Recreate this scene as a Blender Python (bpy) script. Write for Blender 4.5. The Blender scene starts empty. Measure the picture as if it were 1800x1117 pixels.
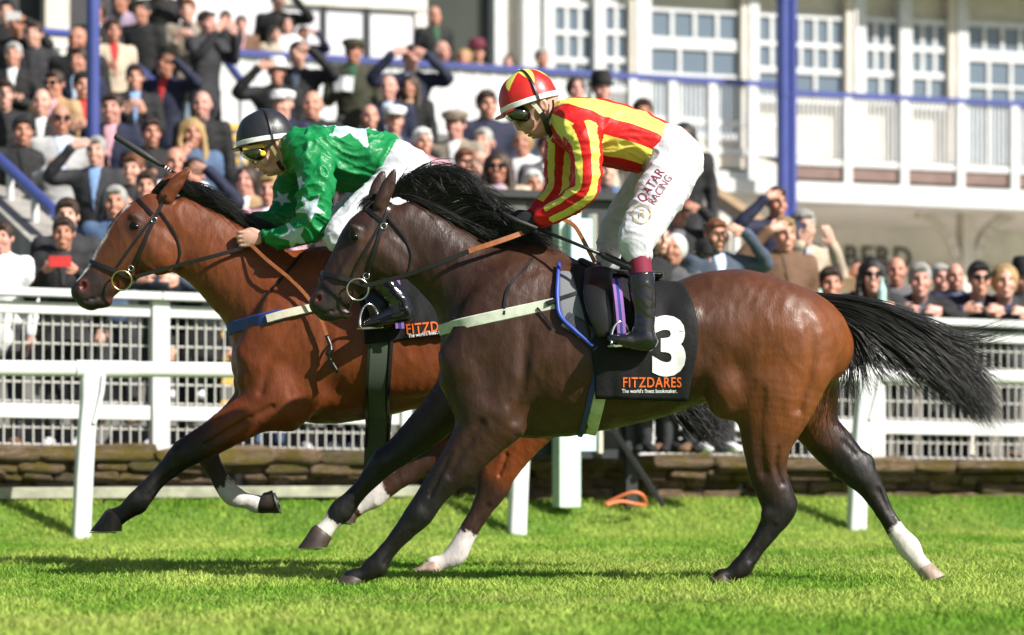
import bpy, bmesh, math, random
import numpy as np
from mathutils import Vector, Matrix
from mathutils.bvhtree import BVHTree

random.seed(7)
rng = np.random.default_rng(11)
S = bpy.context.scene
C = S.collection

# ------------------------------------------------------------------ camera, sky, sun, exposure
CAM_D, CAM_H, FPX, HOR = 14.0, 0.60, 5600.0, 790.0       # photograph measured at 1800 x 1117
cam_d = bpy.data.cameras.new('camera'); cam = bpy.data.objects.new('camera', cam_d); C.objects.link(cam)
cam.location = (0, -CAM_D, CAM_H); cam.rotation_euler = (math.radians(90), 0, 0)
cam_d.sensor_width = 36.0; cam_d.lens = FPX/1800*36.0; cam_d.shift_y = (HOR-558.5)/1800.0
cam_d.clip_start = 0.5; cam_d.clip_end = 3000
cam_d.dof.use_dof = True; cam_d.dof.focus_distance = CAM_D+0.2; cam_d.dof.aperture_fstop = 2.4
S.camera = cam

SUN_TRAVEL = Vector((-0.80, 0.60, 0)).normalized()*math.cos(math.radians(39)) + Vector((0, 0, -math.sin(math.radians(39))))
world = bpy.data.worlds.new('World'); S.world = world; world.use_nodes = True
wn = world.node_tree; wn.nodes.clear()
sky = wn.nodes.new('ShaderNodeTexSky'); sky.sky_type = 'NISHITA'; sky.sun_disc = False
sky.sun_elevation = math.radians(39); sky.sun_rotation = math.atan2(-SUN_TRAVEL.x, -SUN_TRAVEL.y)
sky.air_density = 1.0; sky.dust_density = 1.5
bg = wn.nodes.new('ShaderNodeBackground'); bg.inputs[1].default_value = 0.058
wo = wn.nodes.new('ShaderNodeOutputWorld')
wn.links.new(sky.outputs[0], bg.inputs[0]); wn.links.new(bg.outputs[0], wo.inputs[0])
sun_d = bpy.data.lights.new('sun', 'SUN'); sun_d.energy = 5.0; sun_d.angle = math.radians(0.53); sun_d.color = (1.0, 0.955, 0.89)
sun = bpy.data.objects.new('sun', sun_d); C.objects.link(sun)
sun.rotation_euler = SUN_TRAVEL.to_track_quat('-Z', 'Y').to_euler()
S.view_settings.view_transform = 'Standard'; S.view_settings.look = 'None'
S.view_settings.gamma = 1.0; S.view_settings.use_curve_mapping = False
S.view_settings.exposure = 0.70
S.render.engine = 'CYCLES'
S.cycles.use_denoising = True
S.cycles.max_bounces = 6; S.cycles.diffuse_bounces = 3; S.cycles.glossy_bounces = 3; S.cycles.transmission_bounces = 4

# ------------------------------------------------------------------ measuring: photograph pixel at a depth -> metres
def P(px, py, y=0.0):
    d = CAM_D+y
    return np.array(((px-900.0)*d/FPX, y, CAM_H+(HOR-py)*d/FPX))
def PV(px, py, y=0.0): return Vector(P(px, py, y))
def M(px, y=0.0): return px*(CAM_D+y)/FPX
def to_px(v):
    d = CAM_D+v[:, 1]
    return v[:, 0]*FPX/d+900.0, HOR-(v[:, 2]-CAM_H)*FPX/d
TH = math.radians(21.0)                                   # the rails and the stand run at this angle to the horses
UX, UY = math.cos(TH), math.sin(TH)
def uv(u, v, z=0.0): return np.array((u*UX-v*UY, u*UY+v*UX, z))
def on_v(px, py, v):
    """the point seen at a pixel on the upright plane v of the stand's frame -> (u, z)"""
    k = (px-900.0)/FPX
    d = (v+CAM_D*UX)/(UX-k*UY)
    x, y = k*d, d-CAM_D
    return x*UX+y*UY, CAM_H+(HOR-py)*d/FPX

# ------------------------------------------------------------------ objects
def link(o, parent=None, label=None, cat=None, group=None, kind=None):
    C.objects.link(o)
    if parent is not None: o.parent = parent
    if label: o['label'] = label
    if cat: o['category'] = cat
    if group: o['group'] = group
    if kind: o['kind'] = kind
    return o
def empty(name, loc=(0, 0, 0), **kw):
    o = bpy.data.objects.new(name, None); o.location = loc; o.empty_display_size = 0.1
    return link(o, **kw)
def mesh_np(name, verts, faces, smooth=True):
    """verts (n,3); faces: (m,3|4) array or list of arrays"""
    me = bpy.data.meshes.new(name)
    fl = faces if isinstance(faces, list) else [faces]
    fl = [np.asarray(f, dtype=np.int32) for f in fl if len(f)]
    me.vertices.add(len(verts)); me.vertices.foreach_set('co', np.asarray(verts, dtype=np.float32).ravel())
    loops = np.concatenate([f.ravel() for f in fl]); sizes = np.concatenate([np.full(len(f), f.shape[1], np.int32) for f in fl])
    me.loops.add(len(loops)); me.loops.foreach_set('vertex_index', loops)
    me.polygons.add(len(sizes))
    st = np.zeros(len(sizes), np.int32); st[1:] = np.cumsum(sizes)[:-1]
    me.polygons.foreach_set('loop_start', st)
    me.polygons.foreach_set('use_smooth', np.full(len(sizes), smooth, bool))
    me.update(calc_edges=True); me.validate()
    return me
def obj(name, me, mat=None, parent=None, **kw):
    if mat is not None:
        me.materials.clear(); me.materials.append(mat)
    o = bpy.data.objects.new(name, me)
    return link(o, parent=parent, **kw)
def attr(me, name, vals):
    vals = np.asarray(vals, np.float32)
    if vals.ndim == 1:
        a = me.attributes.new(name, 'FLOAT', 'POINT'); a.data.foreach_set('value', vals)
    else:
        a = me.attributes.new(name, 'FLOAT_COLOR', 'POINT')
        v = np.ones((len(vals), 4), np.float32); v[:, :3] = vals
        a.data.foreach_set('color', v.ravel())
def coords(me):
    v = np.empty(len(me.vertices)*3, np.float32); me.vertices.foreach_get('co', v); return v.reshape(-1, 3).astype(np.float64)
def normals(me):
    v = np.empty(len(me.vertices)*3, np.float32); me.vertices.foreach_get('normal', v); return v.reshape(-1, 3).astype(np.float64)
def setco(me, v): me.vertices.foreach_set('co', np.asarray(v, np.float32).ravel()); me.update()

class MB:
    """collects boxes, tubes and prisms into one mesh"""
    def __init__(s): s.v = []; s.f = {3: [], 4: []}; s.n = 0
    def add(s, v, f):
        v = np.asarray(v, float); s.v.append(v)
        for q in f: s.f.setdefault(len(q), []).append([i+s.n for i in q])
        s.n += len(v); return s
    def box(s, lo, hi, T=None):
        x0, y0, z0 = lo; x1, y1, z1 = hi
        v = np.array([(x0, y0, z0), (x1, y0, z0), (x1, y1, z0), (x0, y1, z0), (x0, y0, z1), (x1, y0, z1), (x1, y1, z1), (x0, y1, z1)], float)
        if T is not None: v = T(v)
        return s.add(v, [(3, 2, 1, 0), (4, 5, 6, 7), (0, 1, 5, 4), (1, 2, 6, 5), (2, 3, 7, 6), (3, 0, 4, 7)])
    def ubox(s, u0, u1, v0, v1, z0, z1):
        """a box in the stand's frame"""
        return s.box((u0, v0, z0), (u1, v1, z1), uvT)
    def bar(s, a, b, w, h, up=(0, 0, 1)):
        a = np.asarray(a, float); b = np.asarray(b, float); d = b-a; L = np.linalg.norm(d); d /= L
        up = np.asarray(up, float); sd = np.cross(d, up); sd /= np.linalg.norm(sd)+1e-9; up = np.cross(sd, d)
        q = [a+sd*i*w/2+up*j*h/2 for i, j in ((-1, -1), (1, -1), (1, 1), (-1, 1))]
        q += [p+d*L for p in q]
        return s.add(q, [(0, 1, 2, 3), (7, 6, 5, 4), (0, 4, 5, 1), (1, 5, 6, 2), (2, 6, 7, 3), (3, 7, 4, 0)])
    def tube(s, pts, r, n=8, cap=True, rn=None):
        pts = np.asarray(pts, float); k = len(pts)
        r = np.full(k, r) if np.isscalar(r) else np.asarray(r, float)
        t = np.gradient(pts, axis=0); t /= np.linalg.norm(t, axis=1)[:, None]+1e-12
        ref = np.array((0, 1, 0.01)) if abs(t[0][1]) < 0.9 else np.array((1, 0, 0.01))
        vs = []
        for i in range(k):
            a = np.cross(t[i], ref); a /= np.linalg.norm(a); b = np.cross(t[i], a); ref = np.cross(a, t[i])
            for j in range(n):
                q = 2*math.pi*j/n
                vs.append(pts[i]+r[i]*(math.cos(q)*a+math.sin(q)*b))
        f = []
        for i in range(k-1):
            for j in range(n):
                j2 = (j+1) % n
                f.append((i*n+j, i*n+j2, (i+1)*n+j2, (i+1)*n+j))
        if cap:
            f.append(tuple(range(n))[::-1]); f.append(tuple((k-1)*n+j for j in range(n)))
        return s.add(vs, f)
    def rings(s, rings, n=20, cap=True, p=2.0):
        """loft of ellipses: each ring = (front point, back point, lateral half width[, lateral direction])"""
        vs = []
        for rg in rings:
            f_, b_, w = np.asarray(rg[0], float), np.asarray(rg[1], float), rg[2]
            lat = np.asarray(rg[3], float) if len(rg) > 3 else np.array((0, 1.0, 0))
            c = (f_+b_)/2; e = (f_-b_)/2
            for j in range(n):
                q = 2*math.pi*j/n; cq, sq = math.cos(q), math.sin(q)
                if p != 2.0:
                    cq = math.copysign(abs(cq)**(2/p), cq); sq = math.copysign(abs(sq)**(2/p), sq)
                vs.append(c+e*cq+lat*w*sq)
        k = len(rings); f = []
        for i in range(k-1):
            for j in range(n):
                j2 = (j+1) % n
                f.append((i*n+j, i*n+j2, (i+1)*n+j2, (i+1)*n+j))
        if cap:
            f.append(tuple(range(n))[::-1]); f.append(tuple((k-1)*n+j for j in range(n)))
        return s.add(vs, f)
    def ribbon(s, pts, nrm, w, th):
        """strap: rectangle swept along pts, nrm = outward normals"""
        pts = np.asarray(pts, float); nrm = np.asarray(nrm, float); k = len(pts)
        t = np.gradient(pts, axis=0); t /= np.linalg.norm(t, axis=1)[:, None]+1e-12
        sd = np.cross(t, nrm); sd /= np.linalg.norm(sd, axis=1)[:, None]+1e-12
        w = np.full(k, w) if np.isscalar(w) else np.asarray(w, float)
        vs = []; f = []
        for i in range(k):
            for a, b in ((-.5, 0), (.5, 0), (.42, 1), (-.42, 1)): vs.append(pts[i]+sd[i]*a*w[i]+nrm[i]*b*th)
        for i in range(k-1):
            for j in range(4):
                j2 = (j+1) % 4; f.append((i*4+j, i*4+j2, (i+1)*4+j2, (i+1)*4+j))
        f.append((3, 2, 1, 0)); f.append(tuple((k-1)*4+j for j in range(4)))
        return s.add(vs, f)
    def build(s, name, mat=None, parent=None, smooth=False, bevel=0, **kw):
        me = bpy.data.meshes.new(name)
        v = np.concatenate(s.v); fl = [list(q) for k in s.f for q in s.f[k]]
        me.from_pydata([tuple(x) for x in v], [], fl); me.update()
        bm = bmesh.new(); bm.from_mesh(me); bmesh.ops.recalc_face_normals(bm, faces=bm.faces)
        if bevel: bmesh.ops.bevel(bm, geom=list(bm.edges), offset=bevel, segments=1, affect='EDGES', clamp_overlap=True)
        bm.to_mesh(me); bm.free()
        if smooth:
            me.polygons.foreach_set('use_smooth', np.ones(len(me.polygons), bool))
            if smooth == 'auto':
                try: me.set_sharp_from_angle(angle=math.radians(40))
                except Exception: pass
        return obj(name, me, mat, parent, **kw)
def uvT(v):
    v = np.asarray(v, float); o = v.copy(); o[:, 0] = v[:, 0]*UX-v[:, 1]*UY; o[:, 1] = v[:, 0]*UY+v[:, 1]*UX; return o
def crom(pts, sub):
    """Catmull-Rom through rows"""
    p = np.asarray(pts, float); q = np.vstack((2*p[0]-p[1], p, 2*p[-1]-p[-2])); out = []
    for i in range(1, len(q)-2):
        for j in range(sub):
            t = j/sub; a, b, c, d = q[i-1], q[i], q[i+1], q[i+2]
            out.append(0.5*((2*b)+(c-a)*t+(2*a-5*b+4*c-d)*t*t+(-a+3*b-3*c+d)*t**3))
    out.append(p[-1]); return np.array(out)

# ------------------------------------------------------------------ noise
_perm = rng.permutation(256); _perm = np.concatenate((_perm, _perm, _perm)); _grad = rng.normal(size=(256, 3)); _grad /= np.linalg.norm(_grad, axis=1)[:, None]
def noise(v):
    v = np.asarray(v, float); i = np.floor(v).astype(int); f = v-i; w = f*f*f*(f*(f*6-15)+10); i &= 255
    def g(dx, dy, dz):
        h = _perm[_perm[_perm[i[:, 0]+dx]+i[:, 1]+dy]+i[:, 2]+dz]
        gr = _grad[h]; return gr[:, 0]*(f[:, 0]-dx)+gr[:, 1]*(f[:, 1]-dy)+gr[:, 2]*(f[:, 2]-dz)
    L = lambda a, b, t: a+(b-a)*t
    x, y, z = w[:, 0], w[:, 1], w[:, 2]
    return L(L(L(g(0, 0, 0), g(1, 0, 0), x), L(g(0, 1, 0), g(1, 1, 0), x), y), L(L(g(0, 0, 1), g(1, 0, 1), x), L(g(0, 1, 1), g(1, 1, 1), x), y), z)*1.6
def ss(a, b, x):
    t = np.clip((x-a)/(b-a), 0, 1); return t*t*(3-2*t)
def mixc(a, b, t):
    a = np.asarray(a, float); b = np.asarray(b, float); t = np.asarray(t)[:, None]; return a*(1-t)+b*t

# ------------------------------------------------------------------ implicit bodies: blended limbs, one continuous skin
class Field:
    def __init__(s, lo, hi, h):
        s.lo = np.asarray(lo, float); s.h = h
        s.n = np.ceil((np.asarray(hi, float)-s.lo)/h).astype(int)+1
        s.f = np.full(s.n, 9.0, np.float32)
        s.ax = [(s.lo[i]+h*np.arange(s.n[i])).astype(np.float32) for i in range(3)]
    def win(s, lo, hi):
        a = np.clip(np.floor((np.asarray(lo)-s.lo)/s.h).astype(int), 0, s.n); b = np.clip(np.ceil((np.asarray(hi)-s.lo)/s.h).astype(int)+1, 0, s.n)
        return tuple(slice(int(a[i]), int(b[i])) for i in range(3))
    def grid(s, w): return s.ax[0][w[0]][:, None, None], s.ax[1][w[1]][None, :, None], s.ax[2][w[2]][None, None, :]
    def mix(s, w, d, k, op):
        a = s.f[w]
        if op == 'u':
            h = np.maximum(k-np.abs(a-d), 0)/k if k > 0 else 0
            s.f[w] = np.minimum(a, d)-(h*h*k*.25 if k > 0 else 0)
        elif op == 's':
            d = -d
            h = np.maximum(k-np.abs(a-d), 0)/k if k > 0 else 0
            s.f[w] = np.maximum(a, d)+(h*h*k*.25 if k > 0 else 0)
    def chain(s, pts, k=0.03, lat=(0, 1, 0), sub=5, op='u', raw=False):
        """pts rows: x y z r1(in plane) r2(lateral)"""
        p = np.asarray(pts, float) if raw or len(pts) < 3 else crom(pts, sub)
        p[:, 3:] = np.maximum(p[:, 3:], 1e-3)
        R = p[:, 3:].max()+k+.02
        w = s.win(p[:, :3].min(0)-R, p[:, :3].max(0)+R)
        if any(q.stop <= q.start for q in w): return s
        d = np.full([q.stop-q.start for q in w], 9.0, np.float32)
        for i in range(len(p)-1):
            a, b = p[i], p[i+1]
            r = max(a[3:].max(), b[3:].max())+k+.02
            ww = s.win(np.minimum(a[:3], b[:3])-r, np.maximum(a[:3], b[:3])+r)
            if any(q.stop <= q.start for q in ww): continue
            X, Y, Z = s.grid(ww)
            ax = b[:3]-a[:3]; L = np.linalg.norm(ax)+1e-9; ax = ax/L
            l = np.asarray(lat, float); n1 = np.cross(ax, l); n1 /= np.linalg.norm(n1)+1e-9; n2 = np.cross(n1, ax)
            dx, dy, dz = X-np.float32(a[0]), Y-np.float32(a[1]), Z-np.float32(a[2])
            t = dx*np.float32(ax[0])+dy*np.float32(ax[1])+dz*np.float32(ax[2])
            tc = np.clip(t/np.float32(L), 0, 1); qd = t-tc*np.float32(L)
            q1 = dx*np.float32(n1[0])+dy*np.float32(n1[1])+dz*np.float32(n1[2])
            q2 = dx*np.float32(n2[0])+dy*np.float32(n2[1])+dz*np.float32(n2[2])
            r1 = np.float32(a[3])+tc*np.float32(b[3]-a[3]); r2 = np.float32(a[4])+tc*np.float32(b[4]-a[4]); rc = np.minimum(r1, r2)
            e0, e1, e2 = qd/rc, q1/r1, q2/r2
            rr = np.sqrt(e0*e0+e1*e1+e2*e2)+1e-6; g = np.sqrt((e0/rc)**2+(e1/r1)**2+(e2/r2)**2)+1e-6
            dd = (rr-1)*rr/g
            o = tuple(slice(ww[j].start-w[j].start, ww[j].stop-w[j].start) for j in range(3))
            d[o] = np.minimum(d[o], dd)
        s.mix(w, d, k, op); return s
    def ell(s, c, r, k=0.03, rot=None, op='u'):
        c = np.asarray(c, float); r = np.asarray(r, float); R = r.max()+k+.02
        w = s.win(c-R, c+R)
        if any(q.stop <= q.start for q in w): return s
        X, Y, Z = s.grid(w); q = [X-np.float32(c[0]), Y-np.float32(c[1]), Z-np.float32(c[2])]
        A = np.eye(3) if rot is None else np.array(rot, float)      # columns = axes
        e = [(q[0]*np.float32(A[0, i])+q[1]*np.float32(A[1, i])+q[2]*np.float32(A[2, i]))/np.float32(r[i]) for i in range(3)]
        rr = np.sqrt(e[0]**2+e[1]**2+e[2]**2)+1e-6; g = np.sqrt((e[0]/r[0])**2+(e[1]/r[1])**2+(e[2]/r[2])**2)+1e-6
        s.mix(w, ((rr-1)*rr/g).astype(np.float32), k, op); return s
    def cut(s, pt, n, k=0.0):
        """keep the side the normal points away from"""
        X, Y, Z = s.grid((slice(None),)*3); n = np.asarray(n, float); n /= np.linalg.norm(n)
        d = (X-pt[0])*n[0]+(Y-pt[1])*n[1]+(Z-pt[2])*n[2]
        s.f = np.maximum(s.f, d.astype(np.float32)) if k <= 0 else s.f
        if k > 0: s.mix((slice(None),)*3, -d.astype(np.float32), k, 's')
        return s
    def mesh(s, name):
        f = s.f; neg = f < 0
        n = np.array(f.shape)-1
        c = np.zeros(n, np.uint8)
        offs = [(i, j, k) for i in (0, 1) for j in (0, 1) for k in (0, 1)]
        sl = lambda o: f[o[0]:o[0]+n[0], o[1]:o[1]+n[1], o[2]:o[2]+n[2]]
        for o in offs: c += neg[o[0]:o[0]+n[0], o[1]:o[1]+n[1], o[2]:o[2]+n[2]]
        act = np.argwhere((c > 0) & (c < 8))
        if len(act) == 0: raise RuntimeError('empty field '+name)
        vals = np.stack([f[act[:, 0]+o[0], act[:, 1]+o[1], act[:, 2]+o[2]] for o in offs], 1).astype(np.float64)
        acc = np.zeros((len(act), 3)); cnt = np.zeros(len(act))
        O = np.array(offs, float)
        for a in range(8):
            for b in range(a+1, 8):
                if np.abs(O[a]-O[b]).sum() != 1: continue
                m = (vals[:, a] < 0) != (vals[:, b] < 0)
                t = vals[m, a]/(vals[m, a]-vals[m, b])
                acc[m] += O[a]+(O[b]-O[a])*t[:, None]; cnt[m] += 1
        pos = s.lo+(act+acc/cnt[:, None])*s.h
        idx = np.full(n, -1, np.int64); idx[act[:, 0], act[:, 1], act[:, 2]] = np.arange(len(act))
        quads = []
        for axn in range(3):
            u, v = (axn+1) % 3, (axn+2) % 3
            A = [slice(None)]*3; B = [slice(None)]*3; A[axn] = slice(0, -1); B[axn] = slice(1, None)
            ch = neg[tuple(A)] != neg[tuple(B)]
            e = np.argwhere(ch); ok = (e[:, u] > 0) & (e[:, v] > 0) & (e[:, u] < f.shape[u]-1) & (e[:, v] < f.shape[v]-1); e = e[ok]
            inside = neg[tuple(e.T)]
            q = []
            for du, dv in ((-1, -1), (0, -1), (0, 0), (-1, 0)):
                z = e.copy(); z[:, u] += du; z[:, v] += dv; q.append(idx[tuple(z.T)])
            q = np.stack(q, 1); q[~inside] = q[~inside][:, ::-1]; quads.append(q)
        quads = np.concatenate(quads); quads = quads[(quads >= 0).all(1)]
        return mesh_np(name, pos, quads)
def chain_px(F, pts, k=0.03, y0=0.0, **kw):
    """pts rows: px py y(relative) half-thickness-px lateral-m"""
    rows = [list(P(a, b, y0+y))+[M(r, y0+y), l] for a, b, y, r, l in pts]
    F.chain(rows, k=k, **kw); return rows
def bvh_of(me):
    v = [tuple(x) for x in coords(me)]; return BVHTree.FromPolygons(v, [tuple(p.vertices) for p in me.polygons])
def cast(bvh, org, d, dist=5.0):
    h = bvh.ray_cast(Vector(org), Vector(d).normalized(), dist)
    return (np.array(h[0]), np.array(h[1])) if h[0] is not None else (None, None)
def strands_mesh(name, pts, rad):
    """pts (n,k,3), rad (n,k): thin three-sided hairs"""
    n, k, _ = pts.shape
    t = np.gradient(pts, axis=1); t /= np.linalg.norm(t, axis=2)[..., None]+1e-12
    ref = np.zeros_like(t); ref[..., 1] = 1; ref[..., 0] = .13
    a = np.cross(t, ref); a /= np.linalg.norm(a, axis=2)[..., None]+1e-9; b = np.cross(t, a)
    vs = np.stack([pts+rad[..., None]*(math.cos(q)*a+math.sin(q)*b) for q in (0, 2.094, 4.189)], 2)
    base = (np.arange(n)*k*3)[:, None, None]+(np.arange(k-1)*3)[None, :, None]
    q = np.stack([np.stack([base[..., 0]+j, base[..., 0]+(j+1) % 3, base[..., 0]+3+(j+1) % 3, base[..., 0]+3+j], -1) for j in range(3)], 2)
    return mesh_np(name, vs.reshape(-1, 3), q.reshape(-1, 4))
# ------------------------------------------------------------------ materials
def nt(name):
    m = bpy.data.materials.new(name); m.use_nodes = True; t = m.node_tree; t.nodes.clear()
    o = t.nodes.new('ShaderNodeOutputMaterial'); b = t.nodes.new('ShaderNodeBsdfPrincipled'); t.links.new(b.outputs[0], o.inputs[0])
    return m, t, b
def node(t, kind, **kw):
    n = t.nodes.new(kind)
    for k, v in kw.items(): setattr(n, k, v)
    return n
def mixrgb(t, fac, a, b, mode='MIX'):
    n = node(t, 'ShaderNodeMix', data_type='RGBA', blend_type=mode)
    for s, x in ((0, fac), (6, a), (7, b)):
        if hasattr(x, 'links'): t.links.new(x, n.inputs[s])
        elif s == 0: n.inputs[0].default_value = x
        else: n.inputs[s].default_value = (*x[:3], 1)
    return n.outputs[2]
def math_n(t, op, a, b=0.0, c=None):
    n = node(t, 'ShaderNodeMath', operation=op)
    for i, x in enumerate((a, b) if c is None else (a, b, c)):
        if hasattr(x, 'links'): t.links.new(x, n.inputs[i])
        else: n.inputs[i].default_value = x
    return n.outputs[0]
def noise_n(t, scale, detail=4, rough=.55, vec=None, dist=0.0):
    n = node(t, 'ShaderNodeTexNoise'); n.inputs['Scale'].default_value = scale; n.inputs['Detail'].default_value = detail
    n.inputs['Roughness'].default_value = rough; n.inputs['Distortion'].default_value = dist
    if vec is None:
        tc = node(t, 'ShaderNodeTexCoord'); vec = tc.outputs['Object']
    t.links.new(vec, n.inputs['Vector']); return n.outputs['Fac']
def mapped(t, scale, out='Object'):
    tc = node(t, 'ShaderNodeTexCoord'); m = node(t, 'ShaderNodeMapping'); m.inputs['Scale'].default_value = scale
    t.links.new(tc.outputs[out], m.inputs['Vector']); return m.outputs['Vector']
def ramp(t, fac, stops):
    n = node(t, 'ShaderNodeValToRGB'); t.links.new(fac, n.inputs[0]); e = n.color_ramp.elements
    while len(e) < len(stops): e.new(.5)
    for i, (p, c) in enumerate(stops): e[i].position = p; e[i].color = (*c, 1) if len(c) == 3 else c
    return n.outputs[0]
def bump(t, b, h, strength=.3, dist=.01):
    n = node(t, 'ShaderNodeBump'); n.inputs['Strength'].default_value = strength; n.inputs['Distance'].default_value = dist
    t.links.new(h, n.inputs['Height']); t.links.new(n.outputs[0], b.inputs['Normal'])
def attr_n(t, name, out='Color', kind='GEOMETRY'):
    n = node(t, 'ShaderNodeAttribute', attribute_name=name); n.attribute_type = kind; return n.outputs[out]
def simple(name, col, rough=.5, metal=0.0, spec=.5, nscale=0, namt=.15, bscale=0, bamt=.2, bdist=.004, coat=0.0, sheen=0.0):
    m, t, b = nt(name)
    b.inputs['Base Color'].default_value = (*col, 1); b.inputs['Roughness'].default_value = rough
    b.inputs['Metallic'].default_value = metal; b.inputs['Specular IOR Level'].default_value = spec
    b.inputs['Coat Weight'].default_value = coat; b.inputs['Coat Roughness'].default_value = .1; b.inputs['Sheen Weight'].default_value = sheen
    if nscale:
        f = noise_n(t, nscale, 5)
        c = ramp(t, f, [(.25, tuple(x*(1-namt*2) for x in col)), (.75, tuple(min(1, x*(1+namt)) for x in col))]); t.links.new(c, b.inputs['Base Color'])
    if bscale: bump(t, b, noise_n(t, bscale, 4), bamt, bdist)
    return m
MAT = {}
MAT['leather_black'] = simple('leather_black', (.012, .011, .011), .32, bscale=220, bamt=.25, bdist=.001)
MAT['leather_brown'] = simple('leather_brown', (.33, .11, .035), .45, nscale=40, bscale=200, bamt=.25, bdist=.001)
MAT['boot'] = simple('boot', (.006, .006, .008), .14, spec=.6, coat=.5, bscale=22, bamt=.35, bdist=.008)
MAT['steel'] = simple('steel', (.62, .62, .60), .22, metal=1.0)
MAT['brass'] = simple('brass', (.72, .55, .25), .25, metal=1.0)
MAT['rubber'] = simple('rubber', (.02, .02, .02), .6)
MAT['white_plastic'] = simple('white_plastic', (.66, .67, .68), .35, nscale=3, namt=.04)
MAT['white_paint'] = simple('white_paint', (.60, .61, .61), .5, nscale=6, namt=.07, bscale=30, bamt=.15)
MAT['cream_paint'] = simple('cream_paint', (.62, .57, .49), .55, nscale=4, namt=.08)
MAT['cream_wall'] = simple('cream_wall', (.72, .68, .62), .7, nscale=2.5, namt=.10)
MAT['blue_paint'] = simple('blue_paint', (.055, .075, .27), .4, nscale=5, namt=.1)
MAT['wire'] = simple('wire', (.50, .49, .46), .5)
MAT['shade_toned_paving'] = simple('shade_toned_paving', (.055, .055, .058), .9, nscale=6, namt=.2, bscale=60, bamt=.4)
MAT['step_concrete'] = simple('step_concrete', (.17, .165, .155), .85, nscale=5, namt=.2, bscale=30, bamt=.3)
MAT['concrete'] = simple('concrete', (.33, .31, .28), .85, nscale=5, namt=.2, bscale=30, bamt=.3)
MAT['yellow_paint'] = simple('yellow_paint', (.70, .42, .05), .6, nscale=8, namt=.15)
MAT['brown_board'] = simple('brown_board', (.20, .13, .11), .7, nscale=4)
MAT['tan_wood'] = simple('tan_wood', (.45, .31, .17), .6, nscale=6)
MAT['dark_panel'] = simple('dark_panel', (.028, .030, .034), .45, nscale=3)
MAT['painted_interior_shade'] = simple('painted_interior_shade', (.05, .05, .055), .8, nscale=2)
MAT['green_post'] = simple('green_post', (.52, .66, .56), .5, nscale=6, namt=.06)
MAT['timber'] = simple('timber', (.36, .36, .27), .8, nscale=7, namt=.25, bscale=25, bamt=.4)
MAT['hose'] = simple('hose', (.62, .17, .07), .5)
MAT['white_hoofband'] = simple('white_cloth', (.72, .72, .70), .7, bscale=300, bamt=.2, bdist=.001)
MAT['strap_blue'] = simple('strap_blue', (.02, .045, .22), .6, bscale=300, bamt=.3, bdist=.001)
MAT['strap_pale'] = simple('strap_pale', (.55, .60, .48), .7, nscale=30, namt=.12, bscale=260, bamt=.4, bdist=.001)
MAT['strap_cream'] = simple('strap_cream', (.62, .58, .46), .7, nscale=30, namt=.12, bscale=260, bamt=.3, bdist=.001)
MAT['elastic_green'] = simple('elastic_green', (.05, .065, .045), .6, bscale=400, bamt=.5, bdist=.001)
MAT['purple'] = simple('purple_web', (.28, .12, .42), .6)
MAT['screen'] = simple('screen', (.55, .75, .82), .2)
MAT['ink_white'] = simple('ink_white', (.82, .82, .82), .6)
MAT['ink_orange'] = simple('ink_orange', (.75, .14, .02), .6)
MAT['ink_maroon'] = simple('ink_maroon', (.20, .006, .035), .6)
MAT['ink_gold'] = simple('ink_gold', (.42, .30, .12), .5)
MAT['letter_grey'] = simple('letter_grey', (.04, .04, .04), .7)
MAT['sock_maroon'] = simple('sock_maroon', (.19, .006, .035), .7, bscale=160, bamt=.25, bdist=.002)
def coat_mat(name, rough=.42):
    m, t, b = nt(name)
    col = attr_n(t, 'Col')
    f1 = noise_n(t, 9, 5, .6); f2 = noise_n(t, 140, 3, .6, mapped(t, (1, 1, .35)))
    c = mixrgb(t, .35, col, ramp(t, f1, [(.3, (.55, .5, .5)), (.7, (1.25, 1.2, 1.15))]), 'MULTIPLY')
    c = mixrgb(t, .30, c, ramp(t, f2, [(.3, (.6, .6, .6)), (.7, (1.3, 1.3, 1.3))]), 'MULTIPLY')
    t.links.new(c, b.inputs['Base Color'])
    b.inputs['Roughness'].default_value = rough; b.inputs['Specular IOR Level'].default_value = .38
    rr = ramp(t, noise_n(t, 14, 4), [(.3, (rough-.10,)*3), (.72, (rough+.22,)*3)]); t.links.new(rr, b.inputs['Roughness'])
    h = math_n(t, 'ADD', math_n(t, 'MULTIPLY', f2, .22), math_n(t, 'MULTIPLY', noise_n(t, 38, 5, .65, mapped(t, (1.2, 1, .5))), 1.0))
    bump(t, b, h, .45, .006)
    return m
MAT['coat_bay'] = coat_mat('coat_bay', .46); MAT['coat_dark'] = coat_mat('coat_dark', .41)
def hair_mat(name, col, rough=.35):
    m, t, b = nt(name); b.inputs['Base Color'].default_value = (*col, 1); b.inputs['Roughness'].default_value = rough; b.inputs['Specular IOR Level'].default_value = .6
    return m
MAT['horse_hair'] = hair_mat('horse_hair', (.010, .009, .009))
m, t, b = nt('hoof_horn')
c = ramp(t, noise_n(t, 30, 5, .6, mapped(t, (1, 1, .2))), [(.3, (.018, .014, .012)), (.62, (.06, .04, .03)), (.85, (.16, .10, .06))]); t.links.new(c, b.inputs['Base Color']); b.inputs['Roughness'].default_value = .55
MAT['hoof'] = m
m, t, b = nt('hoof_pale')
c = ramp(t, noise_n(t, 26, 5, .6, mapped(t, (1, 1, .2))), [(.3, (.16, .10, .07)), (.6, (.42, .32, .25)), (.85, (.6, .5, .42))]); t.links.new(c, b.inputs['Base Color']); b.inputs['Roughness'].default_value = .6
MAT['hoof_pale'] = m
m, t, b = nt('eye'); b.inputs['Base Color'].default_value = (.005, .003, .002, 1); b.inputs['Roughness'].default_value = .10; b.inputs['Specular IOR Level'].default_value = .3
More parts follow.
